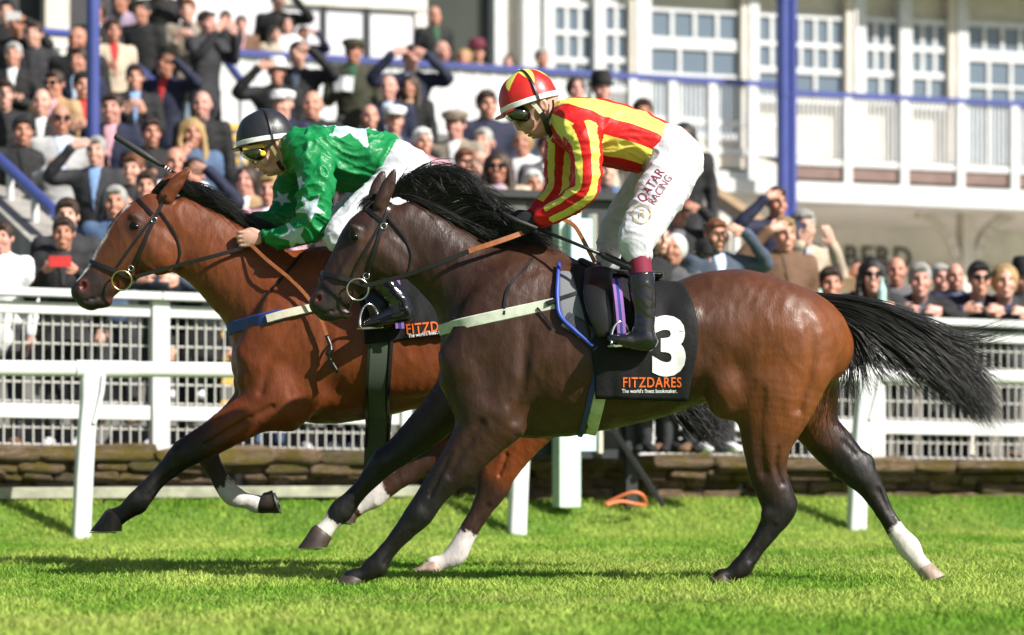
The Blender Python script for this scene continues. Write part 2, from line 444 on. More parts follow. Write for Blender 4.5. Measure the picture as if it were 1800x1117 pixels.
MAT['eye'] = m
def cloth_attr(name, stops_fn, rough=.4, sheen=0.0, bs=55, ba=.3, bd=.006, spec=.5, warp=(1, 1, 1)):
    m, t, b = nt(name); c = stops_fn(t); t.links.new(c, b.inputs['Base Color']); b.inputs['Roughness'].default_value = rough
    b.inputs['Sheen Weight'].default_value = sheen; b.inputs['Specular IOR Level'].default_value = spec
    h = math_n(t, 'ADD', noise_n(t, bs, 3, .5, mapped(t, warp), .6), math_n(t, 'MULTIPLY', noise_n(t, 900, 2), .05)); bump(t, b, h, ba, bd); return m
def two_tone(a, bcol):
    def f(t):
        v = attr_n(t, 'pat', 'Fac'); s = math_n(t, 'GREATER_THAN', v, 0.0)
        return mixrgb(t, s, a, bcol)
    return f
MAT['silk_green'] = cloth_attr('silk_green', two_tone((.007, .20, .055), (.46, .56, .62)), .40, bs=34, ba=.5, bd=.010, spec=.35)
MAT['silk_red'] = cloth_attr('silk_red', two_tone((.56, .014, .014), (.72, .66, .12)), .52, bs=34, ba=.35, bd=.008, spec=.25)
MAT['breeches'] = simple('breeches', (.54, .54, .58), .65, bscale=30, bamt=.45, bdist=.010)
MAT['saddlecloth'] = simple('saddlecloth', (.006, .006, .007), .72, spec=.3, bscale=18, bamt=.4, bdist=.012)
MAT['pad_grey'] = simple('pad_grey', (.16, .165, .175), .7, bscale=60, bamt=.25)
MAT['pad_mesh'] = simple('pad_mesh', (.03, .032, .04), .6, bscale=420, bamt=.8, bdist=.003)
MAT['blue_piping'] = simple('blue_piping', (.03, .07, .42), .45)
MAT['helmet_black'] = simple('helmet_black', (.020, .021, .026), .38, bscale=24, bamt=.35, bdist=.006)
m, t, b = nt('helmet_red'); v = attr_n(t, 'pat', 'Fac'); c = mixrgb(t, math_n(t, 'GREATER_THAN', v, 0.0), (.55, .020, .016), (.74, .70, .12)); t.links.new(c, b.inputs['Base Color']); b.inputs['Roughness'].default_value = .38
bump(t, b, noise_n(t, 20, 3), .2, .006); MAT['helmet_red'] = m
m, t, b = nt('goggle_lens'); b.inputs['Base Color'].default_value = (.008, .010, .004, 1); b.inputs['Roughness'].default_value = .05; b.inputs['Specular IOR Level'].default_value = .9; b.inputs['Coat Weight'].default_value = 1; MAT['lens'] = m
MAT['amber'] = simple('amber', (.50, .30, .03), .25); MAT['yellow_knob'] = simple('yellow_knob', (.75, .60, .03), .4)
MAT['strap_tan'] = simple('strap_tan', (.30, .21, .10), .6); MAT['glove'] = simple('glove', (.010, .010, .011), .75, bscale=120, bamt=.3, bdist=.003)
# skin: colour attribute (lips, brows, stubble) over the person's own tone
m, t, b = nt('skin'); col = attr_n(t, 'Col'); oi = node(t, 'ShaderNodeObjectInfo')
c = mixrgb(t, 1.0, col, oi.outputs['Color'], 'MULTIPLY'); c = mixrgb(t, .25, c, ramp(t, noise_n(t, 60, 4), [(.3, (.75, .62, .6)), (.7, (1.15, 1.12, 1.1))]), 'MULTIPLY')
t.links.new(c, b.inputs['Base Color']); b.inputs['Roughness'].default_value = .48; b.inputs['Subsurface Weight'].default_value = .10; b.inputs['Subsurface Radius'].default_value = (.02, .008, .004); b.inputs['Subsurface Scale'].default_value = .3
MAT['skin'] = m
def tint_mat(name, rough=.8, sheen=.0, bs=30, ba=.35, namt=.25, bd=.01):
    m, t, b = nt(name); oi = node(t, 'ShaderNodeObjectInfo')
    c = mixrgb(t, 1.0, oi.outputs['Color'], ramp(t, noise_n(t, 7, 5), [(.3, (1-namt,)*3), (.7, (1+namt*.5,)*3)]), 'MULTIPLY')
    t.links.new(c, b.inputs['Base Color']); b.inputs['Roughness'].default_value = rough; b.inputs['Sheen Weight'].default_value = sheen
    bump(t, b, noise_n(t, bs, 4), ba, bd); return m
MAT['cloth_tint'] = tint_mat('cloth_tint'); MAT['hair_tint'] = tint_mat('hair_tint', .5, bs=90, ba=.6, namt=.4)
MAT['shiny_black'] = simple('shiny_black', (.01, .01, .012), .15)
# glass that mirrors the sky over a dim room
m, t, b = nt('window_glass'); b.inputs['Base Color'].default_value = (.13, .17, .215, 1); b.inputs['Roughness'].default_value = .10; b.inputs['Specular IOR Level'].default_value = .5
MAT['glass'] = m
m, t, b = nt('sky_pale_screen'); b.inputs['Base Color'].default_value = (.72, .71, .74, 1); b.inputs['Roughness'].default_value = .25
c = ramp(t, noise_n(t, .5, 3), [(.3, (.62, .62, .68)), (.7, (.80, .78, .80))]); t.links.new(c, b.inputs['Base Color']); MAT['sky_pale_glass'] = m  # pale reflection of the sky painted into the pane colour
# stone with moss
m, t, b = nt('wall_stone'); oi = node(t, 'ShaderNodeObjectInfo')
base = ramp(t, noise_n(t, 6, 6, .65), [(.25, (.11, .075, .045)), (.5, (.30, .22, .14)), (.8, (.52, .42, .31))])
base = mixrgb(t, 1.0, base, ramp(t, oi.outputs['Random'], [(0, (.6, .55, .5)), (.5, (1, .92, .85)), (1, (1.35, 1.2, 1.1))]), 'MULTIPLY')
geo_ = node(t, 'ShaderNodeNewGeometry'); mossf = ramp(t, noise_n(t, 4.5, 6, .7, geo_.outputs['Position']), [(.46, (0, 0, 0)), (.58, (1, 1, 1))])
tcm = node(t, 'ShaderNodeNewGeometry'); sx = node(t, 'ShaderNodeSeparateXYZ'); t.links.new(tcm.outputs['Normal'], sx.inputs[0])
c = mixrgb(t, mossf, base, ramp(t, oi.outputs['Random'], [(0, (.11, .11, .02)), (.5, (.26, .19, .02)), (1, (.17, .12, .03))])); t.links.new(c, b.inputs['Base Color']); b.inputs['Roughness'].default_value = .9
bump(t, b, noise_n(t, 9, 6, .75), 1.0, .12); MAT['stone'] = m
# turf
m, t, b = nt('turf'); nz = noise_n(t, 1.3, 6, .65); nf = noise_n(t, 45, 5, .7)
c = mixrgb(t, .6, ramp(t, nz, [(.3, (.12, .24, .03)), (.55, (.18, .30, .045)), (.75, (.27, .34, .07))]), ramp(t, nf, [(.3, (.09, .18, .02)), (.7, (.22, .33, .06))])); t.links.new(c, b.inputs['Base Color'])
b.inputs['Roughness'].default_value = .9; bump(t, b, nf, .8, .03); MAT['turf'] = m
m = bpy.data.materials.new('grass_blade'); m.use_nodes = True; t = m.node_tree; t.nodes.clear(); o = node(t, 'ShaderNodeOutputMaterial')
d1 = node(t, 'ShaderNodeBsdfDiffuse'); d2 = node(t, 'ShaderNodeBsdfTranslucent'); mx = node(t, 'ShaderNodeMixShader'); mx.inputs[0].default_value = .42
col = attr_n(t, 'Col'); t.links.new(col, d1.inputs[0]); t.links.new(col, d2.inputs[0]); t.links.new(d1.outputs[0], mx.inputs[1]); t.links.new(d2.outputs[0], mx.inputs[2]); t.links.new(mx.outputs[0], o.inputs[0]); MAT['blade'] = m
# ------------------------------------------------------------------ ground, turf
def gz(v):
    return 0.235*ss(6.75, 7.66, np.asarray(v, float))
rows = [-1500, -60, -25, -8, 0, 4, 6.6, 6.75, 6.9, 7.05, 7.2, 7.35, 7.5, 7.66, 7.9, 40, 1500]
us = np.concatenate(([-1500, -200, -40], np.linspace(-14, 14, 15), [40, 200, 1500]))
gv = np.array([uv(u, v, float(gz(v))) for v in rows for u in us]); nu = len(us)
gf = np.array([(i*nu+j, i*nu+j+1, (i+1)*nu+j+1, (i+1)*nu+j) for i in range(len(rows)-1) for j in range(nu-1)])
obj('ground', mesh_np('ground', gv, gf), MAT['turf'], kind='structure')
def grass(name, n, ylo, yhi, hmin, hmax, wmul, lab, vlo=-99):
    # more blades close to the camera, fewer far away; x limited to what the place in view covers
    y = ylo+(yhi-ylo)*rng.random(n)
    hw = (CAM_D+y)*0.165+0.35
    x = (rng.random(n)*2-1)*hw
    v = -x*UY+y*UX
    keep = (v < 7.66) & (v > vlo); x, y, v = x[keep], y[keep], v[keep]; n = len(x)
    z = gz(v)
    pz = np.stack((x*.9, y*.35, np.zeros(n)), 1)
    n1 = noise(pz*1.3); n2 = noise(np.stack((x*5, y*2.2, np.ones(n)*3), 1)); n3 = noise(np.stack((x*.35, y*.9, np.ones(n)*7), 1))
    h = (hmin+(hmax-hmin)*rng.random(n))*(1+.45*n2+.2*n1)
    near = ss(7.2, 7.6, v); h *= 1+near*(.0+1.5*np.maximum(noise(np.stack((x*1.2, y, np.ones(n)*5), 1)), 0))
    a = rng.random(n)*2*math.pi; w = (.0028+.0025*rng.random(n))*wmul
    lean = h*(.25+.75*rng.random(n)); la = rng.random(n)*2*math.pi
    ca, sa = np.cos(a)*w, np.sin(a)*w
    lx, ly = np.cos(la)*lean, np.sin(la)*lean
    zero = np.zeros(n)
    b0 = np.stack((x-ca, y-sa, z-.004), 1); b1 = np.stack((x+ca, y+sa, z-.004), 1)
    m0 = np.stack((x-ca*.7+lx*.35, y-sa*.7+ly*.35, z+h*.62), 1); m1 = np.stack((x+ca*.7+lx*.35, y+sa*.7+ly*.35, z+h*.62), 1)
    tp = np.stack((x+lx, y+ly, z+h), 1)
    vs = np.stack((b0, b1, m1, m0, tp), 1).reshape(-1, 3); o = np.arange(n)*5
    me = mesh_np(name, vs, [np.stack((o, o+1, o+2, o+3), 1), np.stack((o+3, o+2, o+4), 1)], smooth=False)
    t1 = ss(-.5, .55, n1+.5*n2+.35*rng.normal(size=n)*.5); dry = ss(.25, .7, n3+.25*rng.normal(size=n))
    col = mixc((.19, .36, .045), (.43, .54, .12), t1); col = col*(1-.45*dry[:, None])+np.array((.46, .45, .16))*.45*dry[:, None]
    col *= (.75+.5*rng.random(n))[:, None]
    attr(me, 'Col', np.repeat(col, 5, axis=0))
    obj(name, me, MAT['blade'], label=lab, cat='grass', kind='stuff')
grass('turf_grass', 248000, -4.4, 11.5, .016, .042, 1.15, 'short bright green turf of the racecourse')

grass('bank_grass', 120000, 4.5, 11.5, .016, .04, 1.2, 'slightly longer grass along the foot of the stone wall', 6.7)

# ------------------------------------------------------------------ running rail
RV = 6.95
def rp(px, py, v=RV):
    u, z = on_v(px, py, v); return uv(u, v, z)
rail = empty('running_rail', rp(-60, 900), label='white plastic running rail on leaning posts along the turf', cat='rail')
rail_inv = Matrix.Translation(-rail.location)
def adopt(o, root):
    o.matrix_parent_inverse = Matrix.Translation(-Vector(root.location)); return o
RZ = 1.115
def rail_piece(name, u0, u1, ry, rv):
    mb = MB(); n = 18; k = 2
    for_pts = []
    vs = []; fs = []
    for i, u in enumerate((u0, u1)):
        for j in range(n):
            q = 2*math.pi*j/n; c_, s_ = math.cos(q), math.sin(q)
            vs.append(uv(u, RV+rv*math.copysign(abs(c_)**.8, c_), RZ+ry*math.copysign(abs(s_)**.8, s_)))
    for j in range(n): fs.append((j, (j+1) % n, n+(j+1) % n, n+j))
    fs += [tuple(range(n)), tuple(range(n, 2*n))]
    mb.add(vs, fs); return adopt(mb.build(name, MAT['white_plastic'], rail, smooth='auto'), rail)
joints = [on_v(p, 650, RV)[0] for p in (-420, 133, 900, 1500, 2080, 2700)]
for a, b in zip(joints[:-1], joints[1:]):
    rail_piece('rail', a, b-.006, .050, .042)
for p0, p1 in ((133, 238), (885, 985), (1488, 1580)):
    rail_piece('joint_sleeve', on_v(p0, 650, RV)[0], on_v(p1, 650, RV)[0], .055, .047)
for px0, base in ((145, 966), (911, 951), (1508, 946)):
    mb = MB(); off = px0-145
    # slim leaning post with a swept head under the rail
    cl = [(162, 640, 19), (160, 668, 21), (157, 700, 17), (152, 760, 17), (147, 840, 17.5), (143, 930, 18), (142, 975, 18)]
    sc = (base-640)/326.0
    rings = []
    for x, y, w in cl:
        yy = 640+(y-640)*sc
        f_ = rp(px0-145+x-w*sc*.88, yy, RV+.0); b_ = rp(px0-145+x+w*sc*.88, yy, RV+.0); rings.append((f_, b_, .045, (-UY, UX, 0)))
    mb.rings(rings, n=16, p=5.0)
    adopt(mb.build('post', MAT['white_plastic'], rail, smooth='auto'), rail)
    mb = MB(); mb.ribbon([rp(px0-145+x, 640+(y-640)*sc, RV-.03) for x, y in ((181, 660), (178, 690), (172, 715), (164, 745))], [(-.36*-1, -.93, 0)]*4, .03, .03)
    adopt(mb.build('bracket', MAT['white_plastic'], rail), rail)

# ------------------------------------------------------------------ stone retaining wall and the white fence on it
FV = 7.98
U0, U1 = on_v(0, 785, FV)[0], on_v(1800, 812, FV)[0]
def zf(u): return .625-.115*(u-U0)/(U1-U0)
wall = empty('retaining_wall', uv(U0, 7.8, .2), label='low mossy stone retaining wall behind the turf', cat='wall')
stone_me = []
for k in range(7):
    bm = bmesh.new(); bmesh.ops.create_cube(bm, size=1.0)
    for vtx in bm.verts: vtx.co += Vector((random.uniform(-.09, .09), random.uniform(-.13, .13), random.uniform(-.16, .16)))
    bmesh.ops.bevel(bm, geom=list(bm.edges), offset=.10, segments=1, affect='EDGES')
    me = bpy.data.meshes.new('stone'); bm.to_mesh(me); bm.free(); me.materials.append(MAT['stone'])
    me.polygons.foreach_set('use_smooth', np.ones(len(me.polygons), bool)); stone_me.append(me)
cour = [(0.0, .105, 7.735, .30, .8), (.10, .075, 7.77, .10, .34), (.17, .08, 7.78, .12, .36), (.245, .085, 7.74, .14, .45), (.33, .12, 7.75, .16, .5)]
for ci, (dz, hh, vfront, l0, l1) in enumerate(cour):
    u = U0-1.2-random.random()*.3
    while u < U1+1.2:
        L = random.uniform(l0, l1); zt = zf(u)-dz
        if ci > 0 and random.random() < .06: u += .05
        o = bpy.data.objects.new('stone', random.choice(stone_me))
        dep = .22 if ci else .30; jit = random.uniform(-.03, .03) if ci else random.uniform(-.015, .015)
        o.location = uv(u+L/2, vfront+dep/2+jit, zt-hh/2)-uv(U0, 7.8, .2); o.rotation_euler = (random.uniform(-.08, .08), random.uniform(-.05, .05)*(1 if ci else .3), TH+random.uniform(-.05, .05))
        o.scale = (L*1.03, dep, hh*random.uniform(.86, 1.14)); link(o, parent=wall); u += L+.004
mb = MB(); mb.add(uvT([(U0-1.5, 7.85, .1), (U1+1.5, 7.85, .1), (U1+1.5, 7.85, zf(U1+1.5)-.03), (U0-1.5, 7.85, zf(U0-1.5)-.03),
                       (U0-1.5, 7.97, .1), (U1+1.5, 7.97, .1), (U1+1.5, 7.97, zf(U1+1.5)-.03), (U0-1.5, 7.97, zf(U0-1.5)-.03)]),
                  [(0, 1, 2, 3), (5, 4, 7, 6), (3, 2, 6, 7), (0, 3, 7, 4), (1, 5, 6, 2)])
adopt(mb.build('mortar_core', MAT['concrete'], wall), wall)
# weathered plank along the foot of the wall
ua, za = on_v(-80, 868, 7.66); ub, zb = on_v(765, 868, 7.66)
mb = MB(); mb.bar(uv(ua, 7.66, za), uv(ub, 7.66, za), .05, .078); mb.build('timber_plank', MAT['timber'], None, bevel=.006, label='weathered pale timber plank along the foot of the stone wall', cat='plank')

fence = empty('crowd_fence', uv(U0, FV, zf(U0)), label='white post and board fence with wire mesh in front of the crowd', cat='fence')
posts = [on_v(p, 650, FV)[0] for p in (-150, 280, 716, 1132, 1538, 1935)]
for u in posts:
    mb = MB(); mb.ubox(u-.062, u+.062, FV-.055, FV+.055, zf(u)-.02, zf(u)+1.0); adopt(mb.build('post', MAT['white_paint'], fence, bevel=.006), fence)
def fbar(name, u0, u1, v0, v1, z0, z1, mat=MAT['white_paint']):
    """a board that follows the fall of the wall; z relative to the wall top"""
    vs = [(u0, v0, zf(u0)+z0), (u1, v0, zf(u1)+z0), (u1, v1, zf(u1)+z0), (u0, v1, zf(u0)+z0), (u0, v0, zf(u0)+z1), (u1, v0, zf(u1)+z1), (u1, v1, zf(u1)+z1), (u0, v1, zf(u0)+z1)]
    mb = MB(); mb.add(uvT(vs), [(3, 2, 1, 0), (4, 5, 6, 7), (0, 1, 5, 4), (1, 2, 6, 5), (2, 3, 7, 6), (3, 0, 4, 7)])
    return adopt(mb.build(name, mat, fence, bevel=.004), fence)
for a, b in zip(posts[:-1], posts[1:]):
    fbar('top_cap', a, b-.004, FV-.10, FV+.09, 1.0, 1.055)
    fbar('upper_board', a+.064, b-.064, FV-.035, FV+.0, .885, .965)
    fbar('lower_board', a+.064, b-.064, FV-.035, FV+.0, .185, .285)
    mb = MB()
    n = int(round((b-a-.13)/.0655))
    for i in range(n+1):
        u = a+.065+(b-a-.13)*i/n; mb.tube([uv(u, FV+.015, zf(u)+.005), uv(u, FV+.015, zf(u)+.90)], .0072, 5, cap=False)
    for zz in (.012, .125, .30, .43, .56, .69, .82): mb.tube([uv(a+.06, FV+.027, zf(a)+zz), uv(b-.06, FV+.027, zf(b)+zz)], .0075, 5, cap=False)
    adopt(mb.build('wire_mesh', MAT['wire'], fence, kind='stuff'), fence)

# ------------------------------------------------------------------ paved standing area and terrace steps
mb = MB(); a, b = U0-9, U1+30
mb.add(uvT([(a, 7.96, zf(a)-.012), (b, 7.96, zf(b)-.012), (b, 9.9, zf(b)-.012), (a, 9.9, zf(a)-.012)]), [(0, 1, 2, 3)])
mb.build('pavement', MAT['shade_toned_paving'], kind='structure')  # paving darkened in colour to stand for the shade behind the fence
mb = MB(); mb.add(uvT([(a, 9.9, zf(a)-.012), (b, 9.9, zf(b)-.012), (b, 34, zf(b)-.012), (a, 34, zf(a)-.012)]), [(0, 1, 2, 3)])
mb.build('concourse', simple('pale_concrete', (.46, .43, .39), .85, nscale=3, namt=.15), kind='structure')
T0, RUN, RISE, NST = 9.7, .715, .2, 19
def terr(v, z0=.57): return z0+RISE*np.clip(np.floor((v-T0)/RUN)+1, 0, NST)
def right_u(v): return (2.25+v*UY)/UX
def left_u(v): return (-9.5+v*UY)/UX
terrace = empty('terrace', uv(0, T0, .57), label='grey concrete stepped terrace with yellow step edges under the crowd', cat='terrace')
for i in range(NST):
    v0 = T0+i*RUN; z1 = .57+RISE*(i+1); z0 = z1-RISE-.3 if i else .3
    mb = MB(); mb.ubox(left_u(v0), right_u(v0), v0, v0+RUN+(1.5 if i == NST-1 else .05), z0, z1-.001*i)
    s_ = adopt(mb.build('step', MAT['step_concrete'], terrace), terrace)
    mb = MB(); mb.ubox(on_v(374, 300, v0)[0], on_v(452, 300, v0)[0], v0-.006, v0+.07, z1-.06, z1+.004)
    mb.build('step_edge', MAT['yellow_paint'], s_)
# closing wall of the terrace's right end
mb = MB()
for i in range(NST):
    v0 = T0+i*RUN; z1 = .57+RISE*(i+1)
    mb.ubox(right_u(v0)+.002, right_u(v0)+.12, v0, v0+RUN, .3, z1+.02)
adopt(mb.build('end_wall', MAT['cream_paint'], terrace), terrace)

# ------------------------------------------------------------------ stand building
BV, GV, LV = 23.6, 27.0, 27.3              # balcony front, glazed front, wall under the balcony
FZ = 4.36                                   # balcony floor
stand = empty('grandstand_building', uv(8, GV, 0), label='white pavilion with sash windows above the balcony behind the crowd', cat='building')
def sb(name, px0, px1, py0, py1, v, th, mat, parent=stand, ref=None):
    """upright slab filling a pixel rectangle measured at its left edge, front face on plane v"""
    ua, z1 = on_v(px0, py0, v); ub, _ = on_v(px1, py0, v); _, z0 = on_v(ref if ref else px0, py1, v)
    if ref: _, z1 = on_v(ref, py0, v)
    mb = MB(); mb.ubox(ua, ub, v, v+th, z0, z1)
    o = mb.build(name, mat, parent); 
    if parent is not None: o.matrix_parent_inverse = parent_inv(parent)
    return o
def parent_inv(p):
    m = Matrix.Identity(4); q = p
    while q is not None: m = Matrix.Translation(-Vector(q.location)) @ m if q.type == 'EMPTY' else m; q = q.parent
    return m
def slab(name, u0, u1, v0, v1, z0, z1, mat, parent, **kw):
    mb = MB(); mb.ubox(u0, u1, v0, v1, z0, z1); o = mb.build(name, mat, parent, **kw)
    if parent is not None: o.matrix_parent_inverse = parent_inv(parent)
    return o
uL, uR = on_v(880, 100, GV)[0], on_v(1800, 100, GV)[0]+9
slab('back_wall', uL, uR, GV+.18, GV+.4, FZ, 9, MAT['cream_paint'], stand)
slab('balcony_floor', on_v(330, 100, BV)[0], uR, BV+.12, GV+1.6, FZ-.16, FZ-.01, MAT['concrete'], stand)
slab('eaves', on_v(1130, 0, GV)[0], uR, 26.5, GV+.3, 7.2, 7.45, MAT['cream_paint'], stand)
slab('gutter', on_v(1580, 0, 26.4)[0], uR, 26.38, 26.498, 7.08, 7.45, MAT['blue_paint'], stand)
def zpy(py, v=GV, px=1350): return on_v(px, py, v)[1]
def post_px(px0, px1, py0=-120, py1=300, mat=MAT['white_paint'], v=GV-.05, th=.3):
    return sb('pillar', px0, px1, py0, py1, v, th, mat)
for a, b, m_ in ((870, 890, 'white_paint'), (920, 949, 'white_paint'), (957, 976, 'white_paint'), (1046, 1065, 'white_paint'), (1108, 1118, 'cream_paint'), (1118, 1145, 'white_paint'),
                 (1304, 1318, 'cream_paint'), (1318, 1335, 'white_paint'), (1488, 1503, 'cream_paint'), (1503, 1523, 'white_paint'), (1583, 1604, 'white_paint'), (1669, 1684, 'cream_paint'), (1684, 1703, 'white_paint'), (1860, 1880, 'white_paint'), (2040, 2060, 'white_paint')):
    post_px(a, b, mat=MAT[m_], v=GV-(.05 if m_ == 'white_paint' else .02))  # cream strips paint in the shaded side of the white pillars
def sash(px0, px1, bands, door=None):
    """a glazed bay: bands = (py0, py1, columns); each pane its own piece behind a white frame"""
    ua, ub = on_v(px0, 80, GV)[0], on_v(px1, 80, GV)[0]
    zt = zpy(bands[0][0]-10, px=px0); zb = zpy(bands[-1][1]+8, px=px0)
    wroot = slab('window', ua, ub, GV+.14, GV+.17, zb, zt, MAT['white_paint'], stand)
    def piece(nm, a_, b_, z0, z1, v0, v1, mt):
        mb = MB(); mb.ubox(a_, b_, v0, v1, z0, z1); return mb.build(nm, mt, wroot)
    bar = .026
    prev = zt
    for (y0, y1, nc) in bands:
        z1, z0 = zpy(y0, px=px0), zpy(y1, px=px0)
        piece('sash_rail', ua, ub, z1, prev, GV+.06, GV+.13, MAT['white_paint']); prev = z0
        w = (ub-ua)/nc
        for i in range(nc):
            piece('pane', ua+w*i+bar, ua+w*(i+1)-bar, z0, z1, GV+.10, GV+.12, MAT['glass'])
            piece('glazing_bar', ua+w*i-(bar if i else 0), ua+w*i+bar-.001, z0, z1, GV+.065, GV+.125, MAT['white_paint'])
        piece('glazing_bar', ub-bar, ub, z0, z1, GV+.065, GV+.125, MAT['white_paint'])
    piece('sill', ua, ub, zb-.02, prev, GV+.03, GV+.13, MAT['white_paint'])
W3 = lambda n, d=0: [(11+d, 51+d, n), (60+d, 99+d, n), (109+d, 150+d, 2)]
sash(976, 1046, W3(3)); sash(949, 957, W3(1)); sash(1065, 1108, W3(2))
sash(1145, 1304, [(18, 62, 4), (83, 125, 3), (131, 230, 3)])
sash(1335, 1488, [(28, 70, 6), (79, 115, 6), (126, 168, 3)])
sash(1523, 1583, [(38, 77, 3), (87, 122, 3), (134, 172, 2)]); sash(1604, 1669, [(42, 80, 3), (90, 125, 3), (137, 180, 2)])
sash(1703, 1860, [(45, 86, 5), (106, 147, 4), (153, 290, 4)]); sash(1880, 2040, [(50, 90, 5), (106, 147, 4), (153, 290, 4)])
# glass screens with painted sky reflection, flat dark panels beside them
gl = empty('glass_screen', uv(on_v(330, 50, 26.2)[0], 26.2, FZ), label='three large pale glass screens in dark frames on the upper terrace', cat='glass screen')
for a, b in ((300, 567), (574, 643), (651, 731)): sb('pane', a, b, -120, 112, 26.2, .03, MAT['sky_pale_glass'], gl)
for a, b in ((567, 574), (643, 651), (731, 751)): sb('mullion', a, b, -120, 115, 26.15, .1, MAT['dark_panel'] if b < 700 else MAT['cream_wall'], gl)
sb('bottom_rail', 300, 751, 105, 116, 26.12, .12, MAT['dark_panel'], gl); sb('head_rail', 500, 751, -20, 6, 26.12, .12, MAT['cream_wall'], gl)
rf = empty('painted_recess', uv(on_v(-200, 50, 26.6)[0], 26.6, FZ), label='flat wall painted dark as the dim recess behind the topmost spectators', cat='building')
sb('painted_panel', -300, 300, -150, 260, 26.6, .1, MAT['painted_interior_shade'], rf); sb('painted_panel', 751, 872, -150, 200, 27.2, .1, simple('tree_dark_glass', (.05, .055, .045), .12, nscale=.6), rf)  # interior shade and a dark tree reflection painted onto flat panels
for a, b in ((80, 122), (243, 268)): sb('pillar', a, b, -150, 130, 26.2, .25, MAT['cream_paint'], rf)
# balcony balustrade (the right-hand run sits a step lower)
US = on_v(1369, 160, BV)[0]
def zo(u):
    ua_ = on_v(388, 100, BV)[0]
    return -.10*min(max((u-ua_)/(US-ua_), 0), 1) if u <= US else -.185-.006*(u-US)
def slabz(name, u0, u1, v0, v1, z0, z1, mat, parent, **kw):
    a_, b_ = zo(u0+1e-4), zo(u1-1e-4); mb = MB()
    vs = [(u0, v0, z0+a_), (u1, v0, z0+b_), (u1, v1, z0+b_), (u0, v1, z0+a_), (u0, v0, z1+a_), (u1, v0, z1+b_), (u1, v1, z1+b_), (u0, v1, z1+a_)]
    mb.add(uvT(vs), [(3, 2, 1, 0), (4, 5, 6, 7), (0, 1, 5, 4), (1, 2, 6, 5), (2, 3, 7, 6), (3, 0, 4, 7)])
    o = mb.build(name, mat, parent, **kw); o.matrix_parent_inverse = parent_inv(parent); return o
bal = empty('balustrade', uv(on_v(390, 100, BV)[0], BV, FZ), label='white balcony balustrade with blue handrail running behind the crowd', cat='balustrade')
ba, bb, bc, bd_ = on_v(388, 100, BV)[0], on_v(1045, 100, BV)[0], US, on_v(1800, 100, BV)[0]+8
HZ = on_v(390, 86, BV)[1]
for a_, b_ in ((ba, US), (US, bd_)):
    slabz('handrail', a_, b_, BV-.05, BV+.06, HZ-.07, HZ, MAT['blue_paint'], bal)
    slabz('bottom_rail', a_, b_, BV-.03, BV+.05, FZ+.06, FZ+.14, MAT['white_paint'], bal)
n = int((bb-ba)/.105); w = (bb-ba)/n
for i in range(n): slabz('board', ba+w*i+.004, ba+w*(i+1)-.004, BV+.008*(i % 2), BV+.03, FZ+.14, HZ-.07, MAT['white_paint'], bal)
def balusters(u0, u1):
    mb = MB(); n = int((u1-u0)/.062)
    for i in range(1, n): u = u0+(u1-u0)*i/n; mb.ubox(u-.011, u+.011, BV, BV+.022, FZ+.14+zo(u), HZ-.07+zo(u))
    o = mb.build('balusters', MAT['white_paint'], bal, kind='stuff'); o.matrix_parent_inverse = parent_inv(bal)
pp = [on_v(p, 200, BV)[0] for p in (1045, 1110, 1180, 1250, 1320, 1378, 1488, 1587, 1686, 1781, 1880, 1980, 2080)]
for a, b in zip(pp[:-1], pp[1:]): balusters(a+.05, b-.05)
for u in pp: slabz('newel_post', u-.055, u+.055, BV-.06, BV+.05, FZ-.155, HZ-.071, MAT['white_paint'], bal)
slabz('mid_rail', bb, bc, BV-.01, BV+.03, FZ+.42, FZ+.50, MAT['white_paint'], bal)
fa = empty('balcony_fascia', uv(pp[0], BV, FZ), label='brown fascia and white beams below the balcony', cat='fascia')
for a, b in zip(pp[5:-1], pp[6:]): slabz('fascia_board', a+.057, b-.057, BV+.0, BV+.06, FZ-.11, FZ+.055, MAT['brown_board'], fa)
for a, b in zip(pp[0:5], pp[1:6]): slabz('fascia_board', a+.057, b-.057, BV+.0, BV+.06, FZ-.11, FZ+.055, MAT['cream_paint'], fa)
for a_, b_ in ((pp[0]-.6, US), (US, bd_)):
    slabz('beam', a_, b_, BV-.10, BV+.10, FZ-.25, FZ-.16, MAT['white_paint'], fa); slabz('beam', a_, b_, BV-.18, BV+.14, FZ-.42, FZ-.26, MAT['white_paint'], fa)
# undercroft
uc = empty('undercroft', uv(pp[5], LV, .5), label='cream wall in shade under the balcony with dark lettering', cat='wall')
slab('soffit', pp[0], bd_, BV+.16, LV+.3, FZ-.62, FZ-.44, MAT['cream_wall'], uc)
slab('wall_panel', right_u(25)-.5, bd_, LV, LV+.2, .2, FZ-.60, MAT['cream_wall'], uc)
slab('frieze', right_u(25)-.5, bd_, LV-.12, LV-.002, 3.05, 3.18, MAT['cream_paint'], uc)
def text_mesh(body, size, extrude=.0, offset=0.0, sx=1.0, shear=0.0, space=1.0):
    cu = bpy.data.curves.new('t', 'FONT'); cu.body = body; cu.size = size; cu.extrude = extrude; cu.offset = offset; cu.align_x = 'LEFT'; cu.shear = shear; cu.space_character = space
    cu.resolution_u = 4
    o = bpy.data.objects.new('t', cu); C.objects.link(o)
    me = bpy.data.meshes.new_from_object(o.evaluated_get(bpy.context.evaluated_depsgraph_get())); C.objects.unlink(o); bpy.data.objects.remove(o)
    v = coords(me); v[:, 0] *= sx; setco(me, v); return me
ua, za = on_v(1448, 468, LV); 
me = text_mesh('ABERD', .42, .012, .006, 1.0, space=1.12); v = coords(me); v = np.array([uv(ua+p[0], LV-.014-p[2], za+p[1]) for p in v]); setco(me, v)
o = obj('lettering', me, MAT['letter_grey'], uc); o.matrix_parent_inverse = parent_inv(uc)
